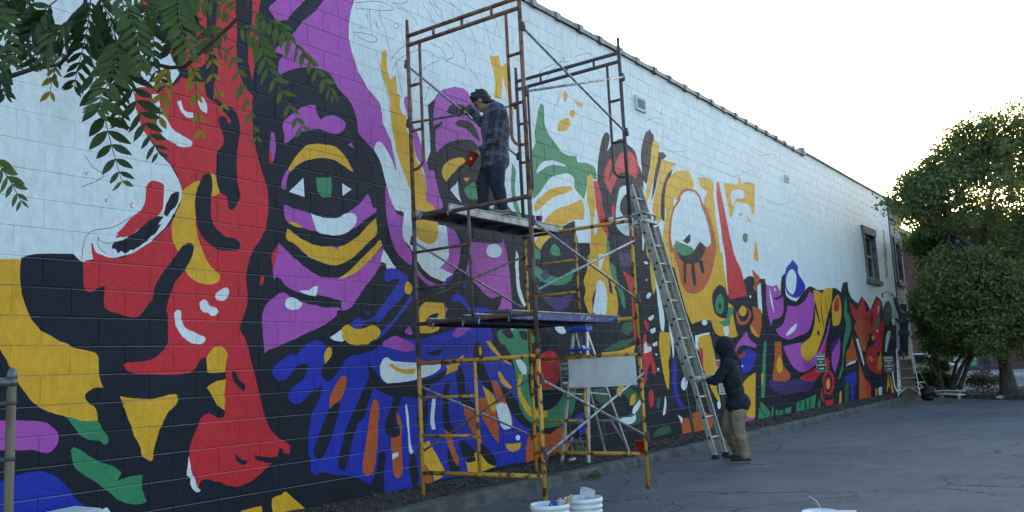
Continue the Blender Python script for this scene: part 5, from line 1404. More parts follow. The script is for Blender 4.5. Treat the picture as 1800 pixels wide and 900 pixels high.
# the clear hanging leaves
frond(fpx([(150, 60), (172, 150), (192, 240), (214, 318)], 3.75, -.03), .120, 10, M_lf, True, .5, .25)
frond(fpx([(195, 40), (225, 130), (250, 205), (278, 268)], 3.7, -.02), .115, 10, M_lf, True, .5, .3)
frond(fpx([(432, 15), (480, 40), (535, 95), (586, 165)], 3.9, -.05), .088, 13, M_lf2, True, .6, 1.1, .3)
frond(fpx([(405, 46), (450, 60), (478, 130), (530, 222)], 3.86, -.04), .09, 12, M_lf2, True, .6, .75)
frond(fpx([(365, 80), (405, 95), (430, 170), (450, 240)], 3.9, -.04), .072, 9, M_lf2, True, .7, .6, .6)
frond(fpx([(331, 112), (341, 125), (345, 165), (352, 228)], 3.92), .07, 6, M_lfy, True, .8, 1.0)
frond(fpx([(300, 119), (292, 128), (285, 165), (280, 205)], 3.9), .085, 6, M_lfy, True, .8, .6)
frond(fpx([(360, 86), (372, 100), (376, 140), (392, 182)], 3.95), .06, 5, M_lfy, True, .8, 1.0)
frond(fpx([(98, 114), (96, 125), (92, 140), (88, 160)], 4.03), .07, 3, M_lfy, True, .9, .8)
frond(fpx([(-30, 250), (-5, 285), (18, 318), (36, 352)], 3.6), .085, 7, M_lf2, True, .6, .8)
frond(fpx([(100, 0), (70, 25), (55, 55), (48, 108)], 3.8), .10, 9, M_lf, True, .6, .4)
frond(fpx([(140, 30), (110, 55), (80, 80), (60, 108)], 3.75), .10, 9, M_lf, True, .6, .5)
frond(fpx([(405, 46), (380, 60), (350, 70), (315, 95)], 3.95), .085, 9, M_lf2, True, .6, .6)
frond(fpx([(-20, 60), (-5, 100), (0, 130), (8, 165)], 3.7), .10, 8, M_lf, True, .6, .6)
# the dense mass behind them
g2 = random.Random(29)
for (a, b) in (((60, -40), (-20, 60)), ((150, 0), (95, 130)), ((160, -10), (130, 150)), ((170, -20), (205, 150)),
               ((190, -30), (250, 120)), ((210, 10), (285, 150)), ((200, -30), (310, 60)), ((260, -40), (350, 60)), ((290, -30), (270, 110)), ((300, -40), (400, 20)), ((320, -20), (330, 100)), ((90, 10), (20, 100)), ((40, -30), (80, 70)), ((0, -20), (40, 90)), ((-30, 0), (20, 110)),
               ((210, 60), (170, 190)), ((235, 60), (210, 215)), ((120, 40), (80, 110)), ((270, 0), (240, 110)),
               ((330, 0), (300, 90)), ((160, 60), (230, 130)), ((360, -30), (300, 40))):
    dep = g2.uniform(3.55, 4.35); mx_ = ((a[0]+b[0])/2+g2.uniform(-14, 14), (a[1]+b[1])/2-g2.uniform(2, 26))
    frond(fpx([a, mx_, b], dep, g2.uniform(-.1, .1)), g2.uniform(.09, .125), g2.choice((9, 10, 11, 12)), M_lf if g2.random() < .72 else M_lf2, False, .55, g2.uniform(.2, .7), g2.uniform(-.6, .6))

# unseen crown and limbs added left of the view to shade the wall
cl_ = crown_clumps((-3.6, 1.2, 6.0), (2.6, 2.3, 1.8), 90, 51, .4, .7)
me = leaves_mesh('crown', [(q[0]-tbase, q[1]) for q in cl_], 26000, .085, M_lf, 51, 1); o = bpy.data.objects.new('crown', me); col.objects.link(o); o.parent = aw; o['kind'] = 'stuff'
mb = MB()
for i in range(12): e = g2.choice(cl_)[0]; mb.tube([tbase+Vector((.05, .05, 1.0)), tbase+Vector((-.3, -.5, 3.2)), (tbase+Vector((-.5, -.8, 4.2))).lerp(e, .5), e], [.06, .05, .03, .01], 6)
o = part(mb, 'limb', M_twig, aw); o['kind'] = 'stuff'
# ================================================================== the street beyond
M_road = mat('street_asphalt', (.06, .062, .068), .85, (.085, .088, .095), scale=1.1, mix=1, bump=.3, bscale=50)
M_walk = mat('pavement_concrete', (.22, .215, .205), .9, (.3, .29, .28), scale=1.3, mix=1, bump=.3, bscale=40)
mb = MB(); mb.box((43.3, 0, -.044), (12.4, 240, .1)); tag(mb.build('street', M_road), kind='structure')
mb = MB(); mb.box((57.6, 0, .01), (16, 240, .22), bev=.02); tag(mb.build('far_pavement', M_walk), kind='structure')
mb = MB(); mb.box((36.1, 20, .01), (1.9, 26, .2), bev=.02); mb.box((36.1, -30, .01), (1.9, 60, .2), bev=.02); tag(mb.build('near_pavement', M_walk), kind='structure')
# brick shop across the street
def brick_mat(name, c, c2):
    m = bpy.data.materials.new(name); m.use_nodes = True; nt = m.node_tree; pb = nt.nodes['Principled BSDF']
    geo = nd(nt, 'ShaderNodeNewGeometry'); sp = nd(nt, 'ShaderNodeSeparateXYZ'); cb = nd(nt, 'ShaderNodeCombineXYZ'); ad = nd(nt, 'ShaderNodeMath')
    nt.links.new(geo.outputs['Position'], sp.inputs[0]); nt.links.new(sp.outputs[0], ad.inputs[0]); nt.links.new(sp.outputs[1], ad.inputs[1]); nt.links.new(ad.outputs[0], cb.inputs[0]); nt.links.new(sp.outputs[2], cb.inputs[1])
    bt = nd(nt, 'ShaderNodeTexBrick'); bt.inputs['Scale'].default_value = 1.0; bt.inputs['Brick Width'].default_value = .23; bt.inputs['Row Height'].default_value = .078; bt.inputs['Mortar Size'].default_value = .007
    bt.inputs['Color1'].default_value = (*c, 1); bt.inputs['Color2'].default_value = (*c2, 1); bt.inputs['Mortar'].default_value = (.06, .05, .045, 1)
    nt.links.new(cb.outputs[0], bt.inputs['Vector']); nt.links.new(bt.outputs['Color'], pb.inputs['Base Color']); pb.inputs['Roughness'].default_value = .9
    return m
M_brick = brick_mat('red_brick', (.085, .024, .018), (.06, .02, .016)); M_brick2 = brick_mat('brown_brick', (.04, .025, .021), (.03, .02, .017))
M_sf = mat('shopfront_dark', (.03, .032, .035), .5); M_gl = mat('shop_glass', (.015, .018, .022), .08, spec=.8)
M_pgreen = mat('poster_green', (.03, .25, .07), .6, (.05, .3, .1), scale=4); M_pwhite = mat('poster_white', (.5, .5, .5), .6, (.3, .33, .4), scale=5, mix=1); M_pblue = mat('poster_blue', (.06, .12, .4), .6)
FX = 65.6
def fy(px): return on_x(px, 640, FX).y
def fz(py, px=1700): return on_x(px, py, FX).z
yL_, yR_ = fy(1622), fy(1768)
shop = thing('brick_shop', 'red brick shop with a dark glazed front across the street', 'building', (FX, yR_, 0))
mb = MB(); HB = 9.4
wy0, wy1 = fy(1745), fy(1657); wz0, wz1 = fz(645), fz(596)
mb.box((FX+.2, (wy1+yL_+3)/2, HB/2), (.4, yL_+3-wy1, HB)); mb.box((FX+.2, (wy0+fy(1830))/2, HB/2), (.4, wy0-fy(1830), HB)); mb.box((FX+.2, (wy0+wy1)/2, (HB+wz1)/2), (.4, wy1-wy0, HB-wz1)); mb.box((FX+.2, (wy0+wy1)/2, wz0/2), (.4, wy1-wy0, wz0))
mb.box((FX+6, (yL_+3+fy(1830))/2, HB/2-.1), (11, yL_+3-fy(1830)-.1, HB-.2)); part(mb, 'wall', M_brick, shop)
mb = MB(); mb.box((FX-.12, (yL_+3+fy(1830))/2, HB+.15), (.6, yL_+3-fy(1830)+.3, .4), bev=.05); part(mb, 'cornice', M_corn, shop)
mb = MB(); mb.box((FX+.12, (wy0+wy1)/2, (wz0+wz1)/2), (.05, wy1-wy0, wz1-wz0)); gw = part(mb, 'window', M_gl, shop)
for t in (0, .28, .56, .84, 1.0):
    mb = MB(); mb.box((FX+.03, wy0+(wy1-wy0)*t, (wz0+wz1)/2), (.14, .16, wz1-wz0)); sub(mb, 'mullion', M_sf, gw, shop)
for z in (wz0, fz(624), wz1):
    mb = MB(); mb.box((FX+.02, (wy0+wy1)/2, z), (.16, wy1-wy0+.2, .16)); sub(mb, 'transom', M_sf, gw, shop)
def poster(px0, py0, px1, py1, m):
    mb = MB(); a, b = on_x(px0, py0, FX+.07), on_x(px1, py1, FX+.07); mb.box((FX+.07, (a.y+b.y)/2, (a.z+b.z)/2), (.02, abs(a.y-b.y), abs(a.z-b.z))); sub(mb, 'poster', m, gw, shop)
poster(1678, 634, 1718, 643, M_pgreen); poster(1676, 628, 1721, 633, M_pwhite); poster(1664, 612, 1669, 618, M_pwhite); poster(1722, 606, 1733, 612, M_pwhite); poster(1720, 613, 1733, 620, M_pblue); poster(1668, 616, 1672, 621, M_pblue)
rc = on_x(1691, 610, FX-.12); mb = MB(); pts = [rc+Vector((0, .3*math.cos(a), .3*math.sin(a))) for a in [2*math.pi*i/24 for i in range(25)]]; mb.tube(pts, .03, 6, cap=False)
rn = part(mb, 'ring_ornament', M_pwhite, shop)
for a in (0, 1.05, 2.1): mb = MB(); d = Vector((0, math.cos(a), math.sin(a)))*.3; mb.tube([rc-d, rc+d], .018, 6); sub(mb, 'spoke', M_pwhite, rn, shop)
mb = MB(); mb.box((FX-.02, (wy1+yL_)/2-.3, (fz(652)+fz(592))/2+.0), (.06, .9, 2.0)); 
part(mb, 'door', M_sf, shop)
# darker neighbours on both sides
def neighbour(label, y0, y1, H, m, wins, x=FX+.6):
    t = thing('street_building', label, 'building', (x, y0, 0)); mb = MB(); mb.box((x+6, (y0+y1)/2, H/2), (12, y1-y0, H)); part(mb, 'wall', m, t)
    mb = MB(); mb.box((x-.1, (y0+y1)/2, H+.1), (.5, y1-y0+.2, .35), bev=.05); part(mb, 'cornice', M_corn, t)
    for (yc, zc, w, h_) in wins:
        mb = MB(); mb.box((x-.01, yc, zc), (.06, w, h_)); wi = part(mb, 'window', M_gl, t)
        mb = MB(); mb.box((x-.05, yc, zc), (.06, .06, h_)); mb.box((x-.05, yc, zc), (.062, w, .06)); sub(mb, 'glazing_bar', M_sash, wi, t)
        for s in (-1, 1):
            mb = MB(); mb.box((x-.04, yc+s*(w/2), zc), (.10, .09, h_+.1)); sub(mb, 'frame', M_sash, wi, t)
        mb = MB(); mb.box((x-.08, yc, zc-h_/2-.08), (.2, w+.3, .14)); sub(mb, 'sill', M_corn, wi, t)
yn = yL_+3.05
neighbour('dark brick house with a white framed window, across the street beyond the wall end', yn, yn+22, 9.6, M_brick2, [(fy(1609)-0, fz(608, 1609), 1.1, 1.9)]+[(yn+4+3.5*i, 5.8, 1.2, 1.9) for i in range(5)])
yq = fy(1830)-.1
neighbour('dark brown building across the street, right of the red brick shop', yq-34, yq, 9.8, M_brick2, [(yq-3-4*i, z, 1.4, 1.9) for i in range(7) for z in (2.2, 5.8)])
# parked car, mostly hidden by the shrub
M_carw = mat('car_paint_silver', (.42, .44, .46), .25, metal=.3); M_tyre = mat('tyre', (.015, .015, .016), .8); M_lamp = mat('car_lamp', (.4, .06, .05), .3)
def car(label, cx, cy, yawc, m):
    t = thing('parked_car', label, 'car', (cx, cy, .01)); t.rotation_euler[2] = yawc; W = .86
    prof = [(-2.15, .28), (-2.2, .62), (-2.05, .88), (-1.45, .95), (-.95, 1.38), (.45, 1.42), (1.05, .98), (1.9, .86), (2.18, .66), (2.2, .3)]
    def shell(pf, w, ins=0): 
        mb = MB(); n = len(pf); L = [(x_, -w*(.98 if z_ < .95 else .80), z_) for x_, z_ in pf]; R_ = [(x_, w*(.98 if z_ < .95 else .80), z_) for x_, z_ in pf]
        mb.add(L+R_, [tuple(range(n)), tuple(range(n, 2*n))[::-1]]+[(i, n+i, n+(i+1) % n, (i+1) % n) for i in range(n)]); return mb
    b = shell(prof, W).build('body', m, t); bv = b.modifiers.new('b', 'BEVEL'); bv.width = .06; bv.segments = 2
    for s in (-1, 1):
        mb = MB(); g_ = [(-1.30, .98), (-.90, 1.32), (.38, 1.36), (.90, .99)]; yy = s*W*.90
        mb.add([(x_, s*(W*.985 if z_ < 1.1 else W*.815), z_) for x_, z_ in g_]+[(x_, s*(W*.985 if z_ < 1.1 else W*.815)-s*.02, z_) for x_, z_ in g_], [(0, 1, 2, 3), (7, 6, 5, 4), (0, 4, 5, 1), (1, 5, 6, 2), (2, 6, 7, 3), (3, 7, 4, 0)]); mb.build('side_window', M_gl, t)
    for x0, z0, x1, z1 in ((-1.43, .97, -.98, 1.36), (.49, 1.40, 1.02, 1.0)):
        mb = MB(); o = .012; nrm = Vector((z1-z0, 0, -(x1-x0))).normalized(); nrm = nrm if nrm.z > 0 else -nrm; a = Vector((x0, 0, z0))+nrm*o; b2 = Vector((x1, 0, z1))+nrm*o; mb.add([a+Vector((0, -.62, 0)), a+Vector((0, .62, 0)), b2+Vector((0, .58, 0)), b2+Vector((0, -.58, 0))], [(0, 1, 2, 3)]); mb.build('windscreen', M_gl, t)
    for x_ in (-1.35, 1.35):
        for s in (-1, 1):
            mb = MB(); mb.tube([(x_, s*.70, .31), (x_, s*.88, .31)], .31, 18); w_ = mb.build('wheel', M_tyre, t); mb = MB(); mb.tube([(x_, s*.87, .31), (x_, s*.892, .31)], .19, 14); mb.build('rim', M_galv, w_)
    for s in (-1, 1):
        mb = MB(); mb.box((-2.17, s*.62, .72), (.08, .36, .14), bev=.02); mb.build('tail_light', M_lamp, t); mb = MB(); mb.box((2.13, s*.6, .66), (.1, .34, .13), bev=.02); mb.build('headlight', M_pwhite, t)
    return t
cc_ = on_z(1612, 668, .01)
car('silver car parked on the street beyond the far step ladder', 40.4, 8.3, rad(90), M_carw)
# ================================================================== people
def cap_to(mb, a, b, ra, rb, n=12):
    """closed tapered capsule"""
    a = Vector(a); b = Vector(b); d = b-a; L = d.length
    if L < 1e-5: return mb.ell(a, (ra, ra, ra))
    d.normalize(); u, w = frame_of(d); rings = []
    for t in (-1.0, -.8, -.45): rings.append((a+d*(t*ra), ra*math.sqrt(max(0, 1-t*t))+1e-4))
    rings += [(a, ra), ((a+b)/2, (ra+rb)/2), (b, rb)]
    for t in (.45, .8, 1.0): rings.append((b+d*(t*rb), rb*math.sqrt(max(0, 1-t*t))+1e-4))
    v = [c+(u*math.cos(2*math.pi*j/n)+w*math.sin(2*math.pi*j/n))*r for c, r in rings for j in range(n)]; k_ = len(rings)
    f = [(i*n+j, i*n+(j+1) % n, (i+1)*n+(j+1) % n, (i+1)*n+j) for i in range(k_-1) for j in range(n)]+[tuple(range(n))[::-1], tuple((k_-1)*n+j for j in range(n))]
    return mb.add(v, f)
def fuse(mb, name, mats, parent, vox=.012, smooth=6, root=None, post=None):
    """one continuous surface from overlapping volumes"""
    o_ = root.location
    mb.v = [(q[0]-o_[0], q[1]-o_[1], q[2]-o_[2]) for q in mb.v]
    ob = bpy.data.objects.new(name, mb.mesh(name, mats)); col.objects.link(ob)
    m = ob.modifiers.new('r', 'REMESH'); m.mode = 'VOXEL'; m.voxel_size = vox; m.use_smooth_shade = True
    s = ob.modifiers.new('s', 'SMOOTH'); s.factor = .5; s.iterations = smooth
    dg = bpy.context.evaluated_depsgraph_get(); me = bpy.data.meshes.new_from_object(ob.evaluated_get(dg)); me.name = name
    ob.modifiers.clear(); ob.data = me
    if not isinstance(mats, (list, tuple)): mats = [mats]
    me.materials.clear()
    for q in mats: me.materials.append(q)
    for pl in me.polygons: pl.use_smooth = True
    if post: post(me)
    ob.parent = parent; return ob
def wrinkle(amp, sc_, seed):
    from mathutils import noise
    def f(me):
        me.update()
        co = np.zeros(len(me.vertices)*3, np.float32); me.vertices.foreach_get('co', co); nn = np.zeros_like(co); me.vertices.foreach_get('normal', nn); co = co.reshape(-1, 3); nn = nn.reshape(-1, 3)
        for i in range(len(co)):
            q = Vector((co[i][0]*sc_+seed, co[i][1]*sc_, co[i][2]*sc_*1.7)); w = noise.noise(q)+.5*noise.noise(q*2.3); co[i] += nn[i]*(amp*w)
        me.vertices.foreach_set('co', co.ravel()); me.update()
    return f
M_skin = mat('skin', (.36, .20, .14), .55, (.30, .16, .11), scale=20)
M_hair = mat('hair_dark', (.012, .010, .009), .55, (.025, .02, .018), scale=60, mix=1, bump=.8, bscale=120)
def hand(mb, wrist, d, nrm, s=1.0, curl=.5, thumb_side=1):
    """palm plus five bent fingers; d pointing to fingertips, nrm out of the palm"""
    d = Vector(d).normalized(); nrm = Vector(nrm); nrm = (nrm-d*nrm.dot(d)).normalized(); sd = d.cross(nrm)*thumb_side
    w = Vector(wrist); pc = w+d*.05*s
    cap_to(mb, w, w+d*.03*s, .027*s, .032*s)
    for t in (-.026, -.009, .009, .026): cap_to(mb, w+d*.02*s+sd*t*.7*s, w+d*.085*s+sd*t*s, .013*s, .0115*s, 8)
    for t, L in ((.028, .068), (.0095, .078), (-.0095, .072), (-.027, .056)):
        a = w+d*.088*s+sd*t*s; b = a+(d*math.cos(curl)+nrm*math.sin(curl)).normalized()*L*.5*s; c = b+(d*math.cos(curl*2.4)+nrm*math.sin(curl*2.4)).normalized()*L*.5*s
        cap_to(mb, a, b, .0092*s, .0084*s, 7); cap_to(mb, b, c, .0084*s, .007*s, 7)
    a = w+d*.03*s+sd*.03*s; b = a+(d*.55+sd*.6+nrm*.5).normalized()*.038*s; c = b+(d*.8+sd*.1+nrm*.6).normalized()*.032*s
    cap_to(mb, a, b, .012*s, .0105*s, 7); cap_to(mb, b, c, .0105*s, .0085*s, 7)
def rot_to(zaxis, fwd):
    z = Vector(zaxis).normalized(); f = Vector(fwd); f = (f-z*f.dot(z)).normalized(); return Matrix((f, z.cross(f), z)).transposed()
def head(mb, c, up, f, s=1.0):
    R_ = rot_to(up, f); c = Vector(c)
    mb.ell(c+R_ @ Vector((-.012, 0, .025))*s, (.098*s, .078*s, .092*s), R_); mb.ell(c+R_ @ Vector((.02, 0, -.045))*s, (.072*s, .062*s, .072*s), R_)
    cap_to(mb, c+R_ @ Vector((.045, 0, -.088))*s, c+R_ @ Vector((.07, 0, -.095))*s, .03*s, .024*s)
    cap_to(mb, c+R_ @ Vector((.086, 0, .008))*s, c+R_ @ Vector((.106, 0, -.03))*s, .011*s, .015*s, 8)
    cap_to(mb, c+R_ @ Vector((.082, -.034, .022))*s, c+R_ @ Vector((.082, .034, .022))*s, .013*s, .013*s, 8)
    cap_to(mb, c+R_ @ Vector((.078, -.02, -.066))*s, c+R_ @ Vector((.078, .02, -.066))*s, .011*s, .011*s, 8)
    for e in (-1, 1): mb.ell(c+R_ @ Vector((-.012, e*.078, -.012))*s, (.022*s, .011*s, .032*s), R_)
    return R_
class Pose: pass
def torso(mb, P_, g=0.0, waist=True):
    g = g+getattr(P_, 'bulk', 0.0)
    """pelvis to shoulders; g = extra thickness for cloth"""
    hc = (P_.hipN+P_.hipF)/2; sc2 = (P_.shN+P_.shF)/2; up = (sc2-hc); L = up.length; lat = (P_.shN-P_.shF).normalized()
    R_ = rot_to(up, up.cross(lat) if False else P_.face)
    hw = (P_.hipN-P_.hipF).length/2
    mb.ell(hc+up*.02, (.115+g, .15+g, .13+g), R_); mb.ell(hc+up*.33, (.105+g, .145+g, .16+g), R_); mb.ell(hc+up*.62, (.118+g, .165+g, .19+g), R_); mb.ell(hc+up*.85, (.10+g, .17+g, .13+g), R_)
    for s in (P_.shN, P_.shF): cap_to(mb, sc2+(s-sc2)*.35+up*.02, s, .075+g, .062+g)
    cap_to(mb, sc2-up*.05, P_.neck, .075+g*.7, .058+g*.4)
def make_person(root, P_, top_m, leg_m, shoe_m, vox=.012, s=1.0, hood=None, hand_m=None, sleeve=1.0, hair=True, wr=.006, skin=M_skin, hair_m=None):
    b = MB(); R_ = head(b, P_.head, P_.hup, P_.hface, s)
    cap_to(b, P_.neck-Vector((0, 0, .04)), P_.head+R_ @ Vector((-.02, 0, -.06))*s, .056*s, .052*s)
    torso(b, P_, -.012)
    for sh, el, wr_ in ((P_.shN, P_.elN, P_.wrN), (P_.shF, P_.elF, P_.wrF)): cap_to(b, sh, el, .048*s, .038*s); cap_to(b, el, wr_, .038*s, .026*s)
    for hp, kn, an in ((P_.hipN, P_.knN, P_.anN), (P_.hipF, P_.knF, P_.anF)): cap_to(b, hp, kn, .078*s, .052*s); cap_to(b, kn, an, .05*s, .034*s)
    for an, toe in ((P_.anN, P_.toeN), (P_.anF, P_.toeF)): cap_to(b, an-Vector((0, 0, .045)), toe, .034*s, .026*s)
    if hand_m is None:
        for wr_, hd, hn, ts, cu in P_.hands: hand(b, wr_, hd, hn, s, cu, ts)
    body = fuse(b, 'body', skin, root, vox, 4, root)
    if hand_m is not None:
        for wr_, hd, hn, ts, cu in P_.hands:
            g_ = MB(); hand(g_, wr_, hd, hn, s*1.1, cu, ts); cap_to(g_, wr_-Vector(hd).normalized()*.05, wr_, .034*s, .031*s); fuse(g_, 'glove', hand_m, root, .008, 3, root)
    t = MB(); torso(t, P_, .016)
    for sh, el, wr_ in ((P_.shN, P_.elN, P_.wrN), (P_.shF, P_.elF, P_.wrF)):
        cap_to(t, sh, el, .07*s, .056*s); e = el.lerp(wr_, sleeve) if sleeve < 1 else wr_
        cap_to(t, el, e, .056*s, (.046 if sleeve < 1 else .042)*s)
    hc = (P_.hipN+P_.hipF)/2
    lat = (P_.hipN-P_.hipF).normalized(); RR = rot_to((P_.shN+P_.shF)/2-hc, P_.face); t.ell(hc-((P_.shN+P_.shF)/2-hc)*.05, (.165+getattr(P_, 'hem', 0), .20+getattr(P_, 'hem', 0), .15), RR)
    fuse(t, 'shirt' if hood is None else 'hooded_sweatshirt', top_m, root, vox, 4, root, wrinkle(wr, 9, 3))
    l = MB(); l.ell(hc-Vector((0, 0, .045)), (.112, .142, .11), RR)
    for hp, kn, an in ((P_.hipN, P_.knN, P_.anN), (P_.hipF, P_.knF, P_.anF)): pw = getattr(P_, 'pant', 1.0); cap_to(l, hp-(hp-kn)*.14, hp.lerp(kn, .5), .094*s, .09*s*pw); cap_to(l, hp.lerp(kn, .5), kn, .09*s*pw, .076*s*pw); cap_to(l, kn, an+(kn-an)*.05, .076*s*pw, .058*s*pw)
    fuse(l, 'trousers', leg_m, root, vox, 3, root, wrinkle(wr*1.4, 8, 9))
    for an, toe in ((P_.anN, P_.toeN), (P_.anF, P_.toeF)):
        h_ = MB(); dr = (toe-an); dr.z = 0; dr.normalize(); z0 = P_.floor; heel = Vector((an.x, an.y, z0+.035))-dr*.045; tt = heel+dr*.25*s
        lat2 = Vector((-dr.y, dr.x, 0))
        for o in (-.017, .017): cap_to(h_, heel+lat2*o*.8, heel.lerp(tt, .6)+lat2*o*1.3, .034, .036); cap_to(h_, heel.lerp(tt, .6)+lat2*o*1.3, tt-dr*.02+lat2*o*.6, .036, .027)
        cap_to(h_, heel+dr*.03, Vector((an.x, an.y, z0+.075)), .038, .036)
        sh_ = fuse(h_, 'shoe', shoe_m[0], root, .009, 3, root)
        so = MB(); q = [heel-dr*.035+lat2*.036, heel+dr*.12+lat2*.052, tt-dr*.05+lat2*.048, tt+dr*.022+lat2*.01, tt+dr*.022-lat2*.01, tt-dr*.05-lat2*.048, heel+dr*.12-lat2*.052, heel-dr*.035-lat2*.036]
        so.prism([Vector((v.x, v.y, z0+.002)) for v in q], (0, 0, .018)); sub(so, 'sole', shoe_m[1], sh_, root)
    if hood is not None:
        h_ = MB(); c = P_.head; h_.ell(c+R_ @ Vector((-.025, 0, .02)), (.128, .112, .132), R_); h_.ell(c+R_ @ Vector((.03, 0, -.02)), (.095, .098, .115), R_); cap_to(h_, c+R_ @ Vector((-.05, 0, -.06)), P_.neck+Vector((0, 0, -.01)), .10, .105); h_.ell(P_.neck+R_ @ Vector((-.05, 0, .01)), (.10, .13, .08), R_)
        fuse(h_, 'hood', hood, root, .012, 4, root, wrinkle(.008, 11, 1))
    elif hair:
        h_ = MB(); c = P_.head; h_.ell(c+R_ @ Vector((-.022, 0, .038)), (.107, .088, .094), R_); h_.ell(c+R_ @ Vector((-.05, 0, -.02)), (.068, .076, .085), R_); h_.ell(c+R_ @ Vector((.02, .0, .088)), (.06, .066, .036), R_)
        for q in ((.0, .03, .125), (.03, -.02, .118), (-.05, .02, .11), (.03, .045, .105)): h_.ell(c+R_ @ Vector(q), (.035, .03, .024), R_)
        fuse(h_, 'hair', hair_m or M_hair, root, .010, 2, root, wrinkle(.012, 28, 5))
    for e in (-1, 1):
        m_ = MB(); m_.ell(P_.head+R_ @ Vector((.083, e*.032, .004))*s, (.012, .014, .010), R_, 8, 6); o = sub(m_, 'eye', M_eye, body, root)
    return body
M_eye = mat('eye_dark', (.02, .016, .014), .2)
def plaid():
    m = bpy.data.materials.new('plaid_flannel'); m.use_nodes = True; nt = m.node_tree; pb = nt.nodes['Principled BSDF']; pb.inputs['Roughness'].default_value = .9
    tc_ = nd(nt, 'ShaderNodeTexCoord'); mp_ = nd(nt, 'ShaderNodeMapping'); mp_.inputs['Rotation'].default_value = (0, rad(-8), rad(36)); nt.links.new(tc_.outputs['Object'], mp_.inputs[0]); sp = nd(nt, 'ShaderNodeSeparateXYZ'); nt.links.new(mp_.outputs[0], sp.inputs[0])
    def stripes(sock, per, duty):
        a = nd(nt, 'ShaderNodeMath'); a.operation = 'MULTIPLY'; a.inputs[1].default_value = 1/per; nt.links.new(sock, a.inputs[0]); b = nd(nt, 'ShaderNodeMath'); b.operation = 'FRACT'; nt.links.new(a.outputs[0], b.inputs[0])
        c = nd(nt, 'ShaderNodeMath'); c.operation = 'GREATER_THAN'; c.inputs[1].default_value = 1-duty; nt.links.new(b.outputs[0], c.inputs[0]); return c.outputs[0]
    base = (.022, .028, .055, 1); cur = None
    def lay(prev, fac, colr, op):
        mx = nd(nt, 'ShaderNodeMix'); mx.data_type = 'RGBA'; k_ = nd(nt, 'ShaderNodeMath'); k_.operation = 'MULTIPLY'; k_.inputs[1].default_value = op; nt.links.new(fac, k_.inputs[0]); nt.links.new(k_.outputs[0], mx.inputs[0])
        if prev is None: mx.inputs[6].default_value = base
        else: nt.links.new(prev, mx.inputs[6])
        mx.inputs[7].default_value = colr; return mx.outputs[2]
    cur = lay(None, stripes(sp.outputs[2], .115, .5), (.14, .15, .17, 1), .55); cur = lay(cur, stripes(sp.outputs[0], .10, .5), (.14, .15, .17, 1), .5)
    cur = lay(cur, stripes(sp.outputs[1], .10, .42), (.05, .055, .075, 1), .45); cur = lay(cur, stripes(sp.outputs[2], .0575, .14), (.008, .009, .014, 1), .7); cur = lay(cur, stripes(sp.outputs[0], .05, .14), (.008, .009, .014, 1), .7)
    nt.links.new(cur, pb.inputs['Base Color']); return m
M_plaid = plaid(); M_denim = mat('dark_denim', (.010, .014, .034), .85, (.02, .026, .055), scale=9, mix=1, bump=.3, bscale=200)
M_navy = mat('navy_fleece', (.006, .008, .016), .95, (.012, .014, .024), scale=7, mix=1, bump=.3, bscale=90); M_khaki = mat('khaki_cotton', (.24, .185, .12), .9, (.16, .125, .08), scale=6, mix=1, bump=.3, bscale=60)
M_shoeg = mat('shoe_grey', (.16, .15, .14), .8); M_shoek = mat('shoe_black', (.010, .010, .012), .7); M_sole = mat('sole_tan', (.2, .17, .13), .8); M_glove = mat('glove_white', (.5, .5, .47), .8, (.38, .37, .33), scale=25, mix=1)
def depth_of(p): return to_px(p)[2]
# ---- man on the plank
D1 = depth_of((8.12, 5.98, 3.2)); ZP = Z2-.02+.055+.018
def a1(x, y, o=0.0): return at_d(x, y, D1+o)
LEFT1 = -RGT.copy(); LEFT1.z = 0; LEFT1.normalize(); AWAY = Vector((FWD.x, FWD.y, 0)).normalized()
man = thing('person', 'person in a plaid shirt and dark jeans painting from the upper scaffold plank', 'person', (8.12, 5.98, ZP))
Q = Pose(); Q.floor = ZP; Q.face = LEFT1+AWAY*.35; Q.bulk = .034; Q.pant = 1.15
Q.head = a1(846, 178, -.02); Q.hup = Vector((0, 0, 1))*.72+LEFT1*.62+AWAY*.1; Q.hface = LEFT1*.75+AWAY*.5-Vector((0, 0, 1))*1.05
Q.neck = a1(864, 186); Q.shN = a1(876, 202, -.17); Q.shF = a1(868, 197, .17)
Q.elN = a1(874, 243, -.20); Q.wrN = a1(845, 264, -.12); Q.elF = a1(846, 216, .26); Q.wrF = a1(826, 189, .34)
Q.hipN = a1(873, 279, -.09); Q.hipF = a1(868, 279, .09); Q.knN = a1(874, 324, -.10); Q.anN = a1(884, 367, -.06); Q.knF = a1(850, 320, .05); Q.anF = a1(850, 363, .02)
for k_ in ('anN', 'anF'):
    v = getattr(Q, k_); v.z = ZP+.09
Q.toeN = Q.anN+LEFT1*.16; Q.toeN.z = ZP+.03; Q.toeF = Q.anF+LEFT1*.16; Q.toeF.z = ZP+.03
Q.hands = [(Q.wrN, LEFT1*.8-Vector((0, 0, .5))+AWAY*.1, -Vector((0, 0, 1))*.4+AWAY*.6-LEFT1*.5, 1, .9), (Q.wrF, LEFT1*.5+AWAY*.5+Vector((0, 0, .3)), AWAY*.2-Vector((0, 0, 1)), -1, .6)]
make_person(man, Q, M_plaid, M_denim, (M_shoeg, M_sole), .011)
